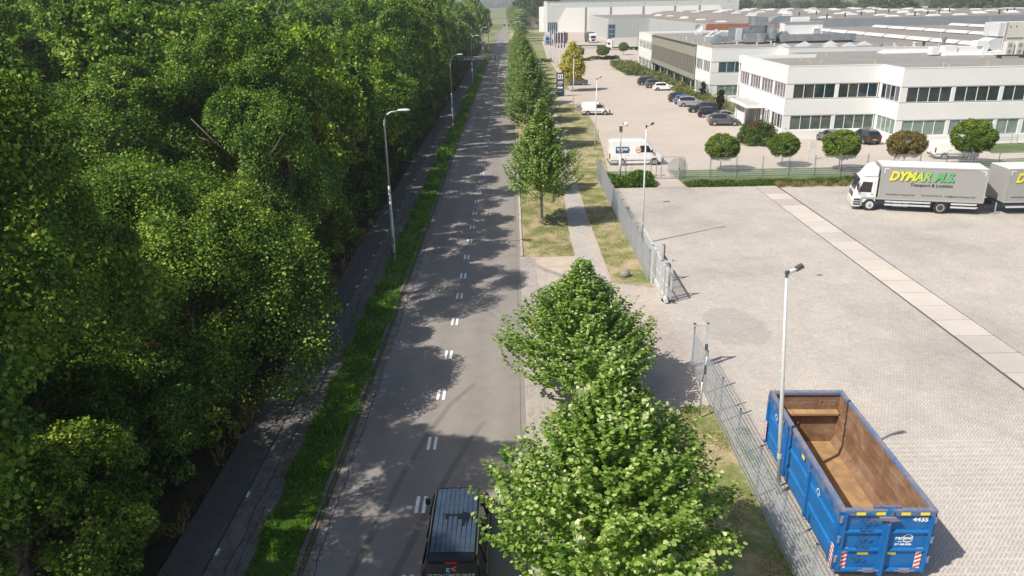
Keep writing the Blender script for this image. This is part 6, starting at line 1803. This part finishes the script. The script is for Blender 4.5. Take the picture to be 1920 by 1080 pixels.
# lettering with the printed yellow to green fade
grad = NT('letter_fade'); so = grad.n('ShaderNodeSeparateXYZ'); grad.l(grad.obj(), so.inputs[0])
f = grad.math('DIVIDE', so.outputs[0], 4.2, clamp=True)
grad.fin(grad.ramp(f, [(0, (.80, .70, .04)), (.45, (.62, .68, .06)), (.75, (.25, .52, .12)), (1, (.12, .42, .16))]), .45)
def signwrite(par, x0, y):
    R2 = (math.pi/2, 0, math.pi)
    # local x points forward; the reader sees it mirrored, so text runs along -x
    text('DYMAR M.S.', .98, (-x0-.60-.05, -y+.016, 2.53), R2, print_dark, par, 'letter_shadow', shear=.28, bold=.055, extr=.002, sx=.86, sp=1.02)
    text('DYMAR M.S.', .98, (-x0-.60, -y+.024, 2.57), R2, grad.m, par, 'lettering', shear=.28, bold=.048, extr=.002, sx=.86, sp=1.02)
    text('Transport & Logistics', .34, (-x0-2.15, -y+.016, 2.12), R2, print_dark, par, 'lettering', shear=.18, bold=.008, extr=.002, sx=1.02)
    text('www.dymar-transport.be', .205, (-x0-.5, -y+.016, 1.36), R2, print_dark, par, 'lettering', bold=.0, extr=.002)
    text('Tel: 015/ 64 52 25', .20, (-x0-3.05, -y+.016, 1.36), R2, print_dark, par, 'lettering', bold=.0, extr=.002)
    text('info@dymar-transport.be', .205, (-x0-4.75, -y+.016, 1.36), R2, print_dark, par, 'lettering', bold=.0, extr=.002)
    m = MB()
    for (a, b, c, d_) in ((.18, 3.42, .52, 3.47), (.18, 3.12, .23, 3.42), (6.98, 3.42, 7.32, 3.47), (7.27, 3.12, 7.32, 3.42)):
        m.box(-x0-a, -y+.005, b, -x0-c, -y+.02, d_)
    m.build('reflective_corner', logo_white, par)
signwrite(T, 0, 0)
Q = empty('box_trailer', (37.85, 56.3, 0), math.pi+R(-1), 'grey box trailer with the same lettering, cut off by the right edge of the photo', 'trailer')
lb('cargo_box', truck_grey, 0, 0, 1.0, 7.5, 2.5, 3.58, Q); lb('roof_panel', truck_roof, .02, .03, 3.58, 7.48, 2.47, 3.62, Q)
for z0, z1 in ((.98, 1.09), (3.53, 3.63)): lb('side_rail', truck_trim, -.01, -.018, z0, 7.51, .0, z1, Q)
for x in (-.01, 7.42): lb('corner_post', truck_trim, x, -.016, 1.09, x+.09, 0, 3.53, Q)
lb('chassis', dark_metal, -.4, .75, .62, 7.3, 1.75, .95, Q); lb('bed_sill', dark_metal, .05, .05, .86, 7.4, 2.45, .995, Q)
lb('side_guard', galv_light, .3, .02, .55, 3.4, .07, .70, Q); lb('coupling', dark_metal, -1.6, 1.1, .5, 0, 1.4, .68, Q)
MB().tub([(.25, -.4, .9), (.28, -.3, .3), (.28, -.3, .05)], .05, 6).build('support_leg', galv, Q)
lb('foot', galv, -.45, .2, .0, -.1, .45, .06, Q)
for x in (4.2, 5.3): lwheel(x, .03, .45, Q, dual=True); lwheel(x, 2.1, .45, Q, dual=True)
signwrite(Q, 0, 0)

# ---- lorries in the distance
def far_lorry(loc, rot, label, cabmat, boxmat, L=7, h=3.9, W=2.5, cab_h=3.6, cat='lorry', art=False):
    t = empty('far_lorry', loc, rot, label, cat)
    m = MB(); m.extr([(0, .5), (0.05, 1.6), (-.25, cab_h-.7), (-.8, cab_h), (-2.0, cab_h), (-2.0, .5)], lambda a, b: (a, -W/2, b), lambda a, b: (a, W/2, b)); m.build('cab', cabmat, t)
    m = MB(); m.add([(.07, -W*.42, 1.75), (.07, W*.42, 1.75), (-.17, W*.42, cab_h-.85), (-.17, -W*.42, cab_h-.85)], [(0, 1, 2, 3)]); m.build('windscreen', glassm, t)
    for s in (-1, 1): box('side_window', glassm, t, -1.3, s*W/2, 1.8, -.45, s*(W/2+.02), 2.5)
    box('grille', dark_plastic, t, .0, -W*.3, .7, .07, W*.3, 1.4)
    box('bumper', cabmat, t, -.1, -W/2, .35, .1, W/2, .62)
    if boxmat:
        box('cargo_box', boxmat, t, -2.2-L, -W/2-.02, 1.0, -2.2, W/2+.02, h); box('top_rail', truck_trim, t, -2.2-L, -W/2-.04, h-.1, -2.2, -W/2-.02, h)
    box('chassis', dark_metal, t, -2.2-L, -W*.4, .55, -.3, W*.4, .98)
    for x in (-1.1, -2.2-L*.75, -2.2-L*.58):
        for s in (-1, 1): MB().wheel(x, s*W/2-.14, s*W/2+.14, .5, .5, 16).build('wheel', rubber, t)
    return t
far_lorry((33.4, 319, 0), R(-80), 'white cabbed lorry with a dark grey curtain side in the far loading yard', white_paint, tarp)
far_lorry((32.8, 271, 0), R(178), 'white lorry cab with a pale printed semitrailer behind the globe trees', white_paint, cream_unit, 8.5)
far_lorry((42.2, 271.5, 0), R(178), 'second white lorry cab just left of the glazed office wing', white_paint, cream_unit, 5)
far_lorry((14.9, 312, 0), R(-95), 'light blue lorry cab facing the camera beyond the flagpoles', truck_blue, None, 4)
c_ = empty('brown_container', (17.5, 318, 0), R(3), 'brown box container behind the flagpoles', 'container'); box('body', brown_box, c_, 0, 0, 1, 5.5, 2.5, 4.1); box('underframe', dark_metal, c_, .3, .3, .3, 5.2, 2.2, 1); 
for k in range(6): box('side_rib', brown_box, c_, .3+k, -.05, 1.1, .5+k, 0, 4)
lt_ = empty('low_trailer', (24, 284, 0), R(-3), 'long low dark trailer bed in the far loading yard', 'trailer'); box('bed', dark_metal, lt_, 0, 0, .7, 10, 2.4, 1.0)
for x in (1, 7.5, 8.8): MB().wheel(x, -.05, .2, .45, .45, 14).build('wheel', rubber, lt_)
box('rail', galv, lt_, 0, -.02, 1.0, 10, .02, 1.06)

# ---- bicycles and their shelter
bs_ = empty('bicycle_shelter', (32.9, 117.6, 0), 0, 'small clear roofed bicycle shelter between the two office wings', 'shelter')
for x in (0, 2.4, 4.8):
    MB().tub([(x, 0, 0), (x, 0, 2.2), (x-.1, -1.5, 2.5)], .05, 6).build('post', galv, bs_)
MB().add([(-.3, -1.7, 2.55), (5.1, -1.7, 2.55), (5.1, .3, 2.25), (-.3, .3, 2.25), (-.3, -1.7, 2.6), (5.1, -1.7, 2.6), (5.1, .3, 2.3), (-.3, .3, 2.3)], [(0, 3, 2, 1), (4, 5, 6, 7), (0, 1, 5, 4), (1, 2, 6, 5), (2, 3, 7, 6), (3, 0, 4, 7)]).build('roof', galv_light, bs_)
aw = empty('awning_brackets', (34.4, 126.2, 0), 0, 'row of dark slanted brackets under the windows of the far wing', 'awning')
for k in range(5): MB().tub([(k*2, .6, 1.2), (k*2+.3, -.6, 2.1)], .05, 5).build('bracket', dark_metal, aw)
box('rail', dark_metal, aw, 0, -.66, 2.08, 8.4, -.56, 2.16)
def bicycle(loc, rot, label, mat):
    b = empty('bicycle', loc, rot, label, 'bicycle', 'bicycles between the office wings')
    for x in (-.52, .52):
        m = MB(); n = 18; r = .34
        m.tub([(x+r*math.cos(2*math.pi*k/n), 0, r+r*math.sin(2*math.pi*k/n)) for k in range(n+1)], .022, 5, False); m.build('wheel', rubber, b)
    m = MB()
    for a, c in [((-.52, 0, .34), (-.15, 0, .30)), ((-.15, 0, .30), (-.22, 0, .85)), ((-.22, 0, .8), (.38, 0, .82)), ((-.15, 0, .30), (.40, 0, .74)), ((.36, 0, .95), (.52, 0, .34)), ((-.52, 0, .34), (-.22, 0, .78))]: m.tub([a, c], .022, 6)
    m.build('frame', mat, b)
    MB().box(-.36, -.07, .88, -.10, .07, .93).build('saddle', dark_plastic, b)
    MB().tub([(.30, -.28, 1.02), (.38, 0, 1.0), (.30, .28, 1.02)], .018, 5).build('handlebar', galv, b)
for i, (x, y) in enumerate([(33.3, 119.4), (34.1, 119.6), (35.0, 119.4), (36.0, 119.5), (33.6, 123.4), (34.6, 123.6)]):
    bicycle((x, y, 0), R(80+i*5), ('dark', 'silver', 'red', 'blue', 'black', 'grey')[i]+' bicycle parked %s the shelter between the office wings' % ('under' if i < 4 else 'behind'), (dark_metal, alloy, red_car, blue_car, black_paint, grey_car)[i])

# ================================================================== THE BLUE SKIP
skip_blue = NT('skip_blue')
c = skip_blue.ramp(skip_blue.noise(1.6, 5, .65), [(.3, (.008, .115, .34)), (.7, (.014, .155, .43))])
scr = skip_blue.noise(5, 6, .8, vec=skip_blue.scale(skip_blue.pos(), (1, 1.2, 3)))
c = skip_blue.mix(skip_blue.ramp(scr, [(.60, 0.0), (.70, .55)]), c, (.20, .20, .22))
sz = skip_blue.n('ShaderNodeSeparateXYZ'); skip_blue.l(skip_blue.pos(), sz.inputs[0])
hi = skip_blue.math('MULTIPLY', skip_blue.math('GREATER_THAN', sz.outputs[2], 2.02), skip_blue.math('GREATER_THAN', skip_blue.noise(3.2, 6, .8), .50))
c = skip_blue.mix(skip_blue.math('MULTIPLY', hi, .55), c, (.25, .17, .14))
skip_blue.fin(c, .5, 0, .3); skip_blue = skip_blue.m
def rustmat(nm, cols, s=1.0):
    t = NT(nm); a = t.noise(1.1*s, 7, .72, dist=.8)
    c = t.ramp(a, [(.25, cols[0]), (.42, cols[1]), (.58, cols[2]), (.75, cols[3])])
    c = t.mix(.5, c, t.ramp(t.noise(7, 6, .8, vec=t.scale(t.pos(), (1, .35, 2.5))), [(.3, .6), (.7, 1.3)]), 'MULTIPLY')
    t.bump(t.noise(18, 4, .7), .01, .5)
    return t.fin(c, .82)
rust_in = rustmat('rusty_inside', [(.10, .055, .032), (.20, .105, .058), (.27, .165, .10), (.36, .27, .20)])
rust_floor = rustmat('rusty_floor', [(.17, .15, .13), (.30, .185, .09), (.42, .26, .12), (.44, .33, .22)], .9)
rust_rim = rustmat('worn_rim', [(.03, .13, .36), (.10, .17, .32), (.24, .20, .20), (.06, .18, .42)], 3)
S = empty('skip', (9.28, 17.72, 0), R(-1.6), 'open blue roll-off skip with a rusty inside standing beside the mesh fence', 'skip')
SW, SL, SZ0, SZ1 = 2.62, 6.95, .30, 2.46
def sb_(nm, mat, *b, par=S): return box(nm, mat, par, *b)
# side walls: inner plate, outer plate with pressed ribs, top rail
for nm, x0, x1, xo in (('side_wall', 0, .06, -1), ('side_wall', SW-.06, SW, 1)):
    wv_ = sb_(nm, skip_blue, x0, 0, SZ0, x1, SL, SZ1-.06)
    xi = x1 if xo < 0 else x0-.008
    sb_('inner_plate', rust_in, xi, .05, SZ0+.02, xi+.008, SL-.05, SZ1-.09)
    xr = x0 if xo < 0 else x1
    for (ya, yb) in ((.35, 2.35), (2.6, 4.55), (5.0, 6.55)):
        for z in (.78, 1.52):
            m = MB(); m.extr([(ya, z), (yb, z), (yb+.0, z+.19), (ya, z+.19)], lambda a, b: (xr, a, b), lambda a, b: (xr+xo*.055, a+(.06 if a == ya else -.06), b+(.05 if b == z else -.05))); m.build('pressed_rib', skip_blue, S)
    for y in (.0, 2.42, 4.66, SL-.12): sb_('upright', skip_blue, xr, y, SZ0, xr+xo*.075, y+.13, SZ1-.1)
    m = MB().box(x0-.04, 0, SZ1-.10, x1+.04, SL, SZ1); m.build('top_rail', rust_rim, S)
    for k in range(3):
        zz = .95+k*.5
        sb_('inner_rib', rust_in, xi+(.008 if xo < 0 else -.03), .1, zz, xi+(.035 if xo < 0 else 0.0), SL-.1, zz+.10)
sb_('floor', rust_floor, .06, .05, SZ0, SW-.06, SL-.05, SZ0+.03)
# wedge between the floor and the far side wall
for s, (a, b) in ((1, (SW-.068, SW-.22)),):
    m = MB(); m.add([(a, .1, SZ0+.35), (a, SL-.1, SZ0+.35), (b, SL-.1, SZ0+.035), (b, .1, SZ0+.035)], [(0, 1, 2, 3)]); m.build('lower_slope', rust_in, S)
# far end wall with a ledge and ring
sb_('end_wall', skip_blue, .0, SL-.06, SZ0, SW, SL+.02, SZ1-.06); sb_('inner_end_plate', rust_in, .06, SL-.075, SZ0+.02, SW-.06, SL-.062, SZ1-.1)
m = MB(); m.extr([(SL-.075, 1.72), (SL-.30, 1.66), (SL-.30, 1.58), (SL-.075, 1.55)], lambda a, b: (.3, a, b), lambda a, b: (SW-.12, a, b)); m.build('ledge', rust_floor, S)
sb_('end_rail', rust_rim, -.04, SL-.14, SZ1-.09, SW+.04, SL+.05, SZ1+.01)
m = MB(); n = 16; m.tub([(.98+.12*math.cos(2*math.pi*k/n), SL-.12, 1.18+.12*math.sin(2*math.pi*k/n)) for k in range(n+1)], .025, 6, False); m.build('pull_ring', rust_in, S)
chalk = plain('chalk', (.40, .23, .17), .9, var=.1)
text('1202', .34, (1.72, SL-.085, 1.90), PX, chalk, S, 'chalk_number', extr=.001, sx=1.0, shear=.1)
m = MB(); m.box(.45, SL-.082, 2.0, 1.6, SL-.078, 2.02).box(.6, SL-.082, 1.93, 1.3, SL-.078, 1.945); m.build('chalk_marks', chalk, S)
# near end: two doors with three recessed panels each
dz = [(.40, 1.02), (1.12, 1.66), (1.76, 2.28)]
for side, (xa, xb) in (('l', (.03, SW*.5-.04)), ('r', (SW*.5+.04, SW-.03))):
    d_ = sb_('door', skip_blue, xa, -.02, SZ0-.02, xb, .04, SZ1-.05)
    for z0, z1 in ((SZ0-.02, .40), (1.02, 1.12), (1.66, 1.76), (2.28, 2.40)):
        m = MB(); m.extr([(0, z0), (0, z1), (-.07, z1-.02), (-.07, z0+.02)], lambda a, b: (xa+.08, a-.02, b), lambda a, b: (xb-.08, a-.02, b)); m.build('door_rail', skip_blue, d_)
    for x0 in (xa, xb-.09): MB().box(x0, -.10, SZ0-.02, x0+.09, -.02, SZ1-.05).build('door_stile', skip_blue, d_)
sb_('centre_post', skip_blue, SW*.5-.085, -.13, SZ0-.1, SW*.5+.085, -.02, SZ1+.02)
sb_('lock_bar', rust_rim if False else skip_blue, SW*.5-.03, -.18, .2, SW*.5+.03, -.13, 2.2)
m = MB(); m.extr([(SW*.5-.32, 2.30), (SW*.5+.14, 2.30), (SW*.5+.26, 2.2), (SW*.5+.1, 2.17), (SW*.5-.30, 2.22)], lambda a, b: (a, -.20, b), lambda a, b: (a, -.12, b)); m.build('lock_lever', rust_rim, S)
sb_('end_rail', rust_rim, -.04, -.08, SZ1-.06, SW+.04, .06, SZ1+.01)
sb_('raised_rail', skip_blue, SW*.33, -.01, SZ1+.01, SW*.62, .05, SZ1+.09)
for x in (.36, .92, 1.62, 2.16): sb_('yellow_reflector', yellow_ref, x, -.095, SZ1-.14, x+.26, -.088, SZ1-.05)
for x in (.62, 1.42): sb_('yellow_reflector', yellow_ref, x-.02, -.028, .88, x+.30, -.022, .96)
for x, s in ((-.02, 1), (SW+.02, -1)):
    for z in (.75, 1.45, 2.15): MB().tub([(x, -.07, z-.1), (x, -.07, z+.1)], .055, 8).build('hinge', rust_rim, S)
for x in (.95, 2.0): 
    h_ = sb_('clamp', rust_rim, x-.15, -.16, .33, x+.15, -.08, .43); MB().tub([(x-.3, -.14, .38), (x+.3, -.14, .38)], .022, 6).build('clamp_bar', rust_rim, h_)
# red and white hazard boards
def hazard(x0, x1, yy, z0, z1, name='hazard_board', side=False):
    b = MB(); r = MB()
    if not side: b.box(x0, yy-.006, z0, x1, yy, z1)
    else: b.box(yy-.006, x0, z0, yy, x1, z1)
    pl = b.build(name, logo_white, S)
    n = 5; hh = (z1-z0)/n
    for k in range(n):
        za = z0+k*hh
        q_ = [(x0, za), (x1, za+hh*.55), (x1, min(z1, za+hh*1.08)), (x0, za+hh*.5)]
        if not side: r.add([(a, yy-.010, c_) for a, c_ in q_], [(0, 1, 2, 3)])
        else: r.add([(yy-.010, a, c_) for a, c_ in q_], [(0, 1, 2, 3)])
    r.build('red_stripe', hot_red, pl)
hazard(.13, .31, -.028, .38, 1.12); hazard(SW-.33, SW-.15, -.028, .38, 1.12)
hazard(.02, .20, -.08, .35, 1.15, side=True); hazard(SL-.22, SL-.04, -.08, .45, 1.25, side=True)
# rope hooks on the left door, lettering, emblem
for k, (x, z) in enumerate([(.72, 2.10), (.68, 1.83), (.66, 1.52), (.62, 1.22), (.58, .80)]):
    MB().tub([(x-.17, -.10, z+.06), (x-.11, -.10, z-.05), (x-.03, -.10, z-.05), (x, -.10, z+.07), (x+.09, -.10, z-.05), (x+.16, -.10, z-.05), (x+.2, -.10, z+.03)], .013, 5).build('rope_hook', dark_metal, S)
text('4435', .19, (2.02, -.03, 2.06), PX, logo_white, S, bold=.005, sx=1.15)
text('renewi', .165, (1.62, -.03, 1.42), PX, logo_white, S, bold=.003, sx=1.08)
text('waste no more', .05, (1.70, -.03, 1.33), PX, logo_white, S, bold=.0, sx=1.1)
text('071 589 2900', .075, (1.63, -.03, 1.22), PX, logo_white, S, bold=.003, sx=1.15)
def ringarc(cx, cz, r0, r1, a0, a1, f, par, mat=logo_white):
    m = MB(); n = 16; vs = []
    for k in range(n+1):
        a = a0+(a1-a0)*k/n
        for q_ in (r0, r1): vs.append(f(cx+q_*math.cos(a), cz+q_*math.sin(a)))
    m.add(vs, [(2*k, 2*k+1, 2*k+3, 2*k+2) for k in range(n)])
    return m.build('emblem', mat, par)
ringarc(1.98, 1.46, .125, .15, .2, 2.9, lambda a, b: (a, -.03, b), S); ringarc(1.98, 1.46, .125, .15, 3.5, 6.0, lambda a, b: (a, -.03, b), S)
for yc in (1.6, 5.9):
    ringarc(yc, 1.86 if yc < 3 else 1.95, .10, .135, -.4, 3.4, lambda a, b: (-.065, a, b), S)
    ringarc(yc-.02, 1.80 if yc < 3 else 1.89, .04, .06, 1, 7, lambda a, b: (-.065, a, b), S)
for y, z in ((2.95, 2.16), (5.15, 2.18)): sb_('yellow_reflector', yellow_ref, -.075, y, z-.06, -.068, y+.22, z+.06)
# skids and rollers
for x in (.55, SW-.65): sb_('skid', dark_metal, x, .1, .12, x+.12, SL-.1, SZ0)
for y in (.5, 2.4, 4.5, SL-.4):
    sb_('cross_member', skip_blue, .02, y, .18, SW-.02, y+.1, SZ0)
for x in (.35, SW-.55):
    for y in (.45, SL-.6): MB().wheel(y*0+x, y, y+.22, .12, .12, 14, .01).build('roller', rust_rim, S)

# ================================================================== AIR
HZ = 1
if HZ:
    hz = MB().box(-650, -60, -2.5, 2700, 2600, 27).build('haze', road_m)
    hm = bpy.data.materials.new('haze'); hm.use_nodes = True
    nt = hm.node_tree; nt.nodes.remove(nt.nodes['Principled BSDF'])
    pvn = nt.nodes.new('ShaderNodeVolumePrincipled')
    pvn.inputs['Color'].default_value = (.93, .95, .97, 1); pvn.inputs['Density'].default_value = .00048; pvn.inputs['Anisotropy'].default_value = .35
    nt.links.new(pvn.outputs[0], nt.nodes['Material Output'].inputs['Volume'])
    hz.data.materials.clear(); hz.data.materials.append(hm)
    hz['kind'] = 'stuff'
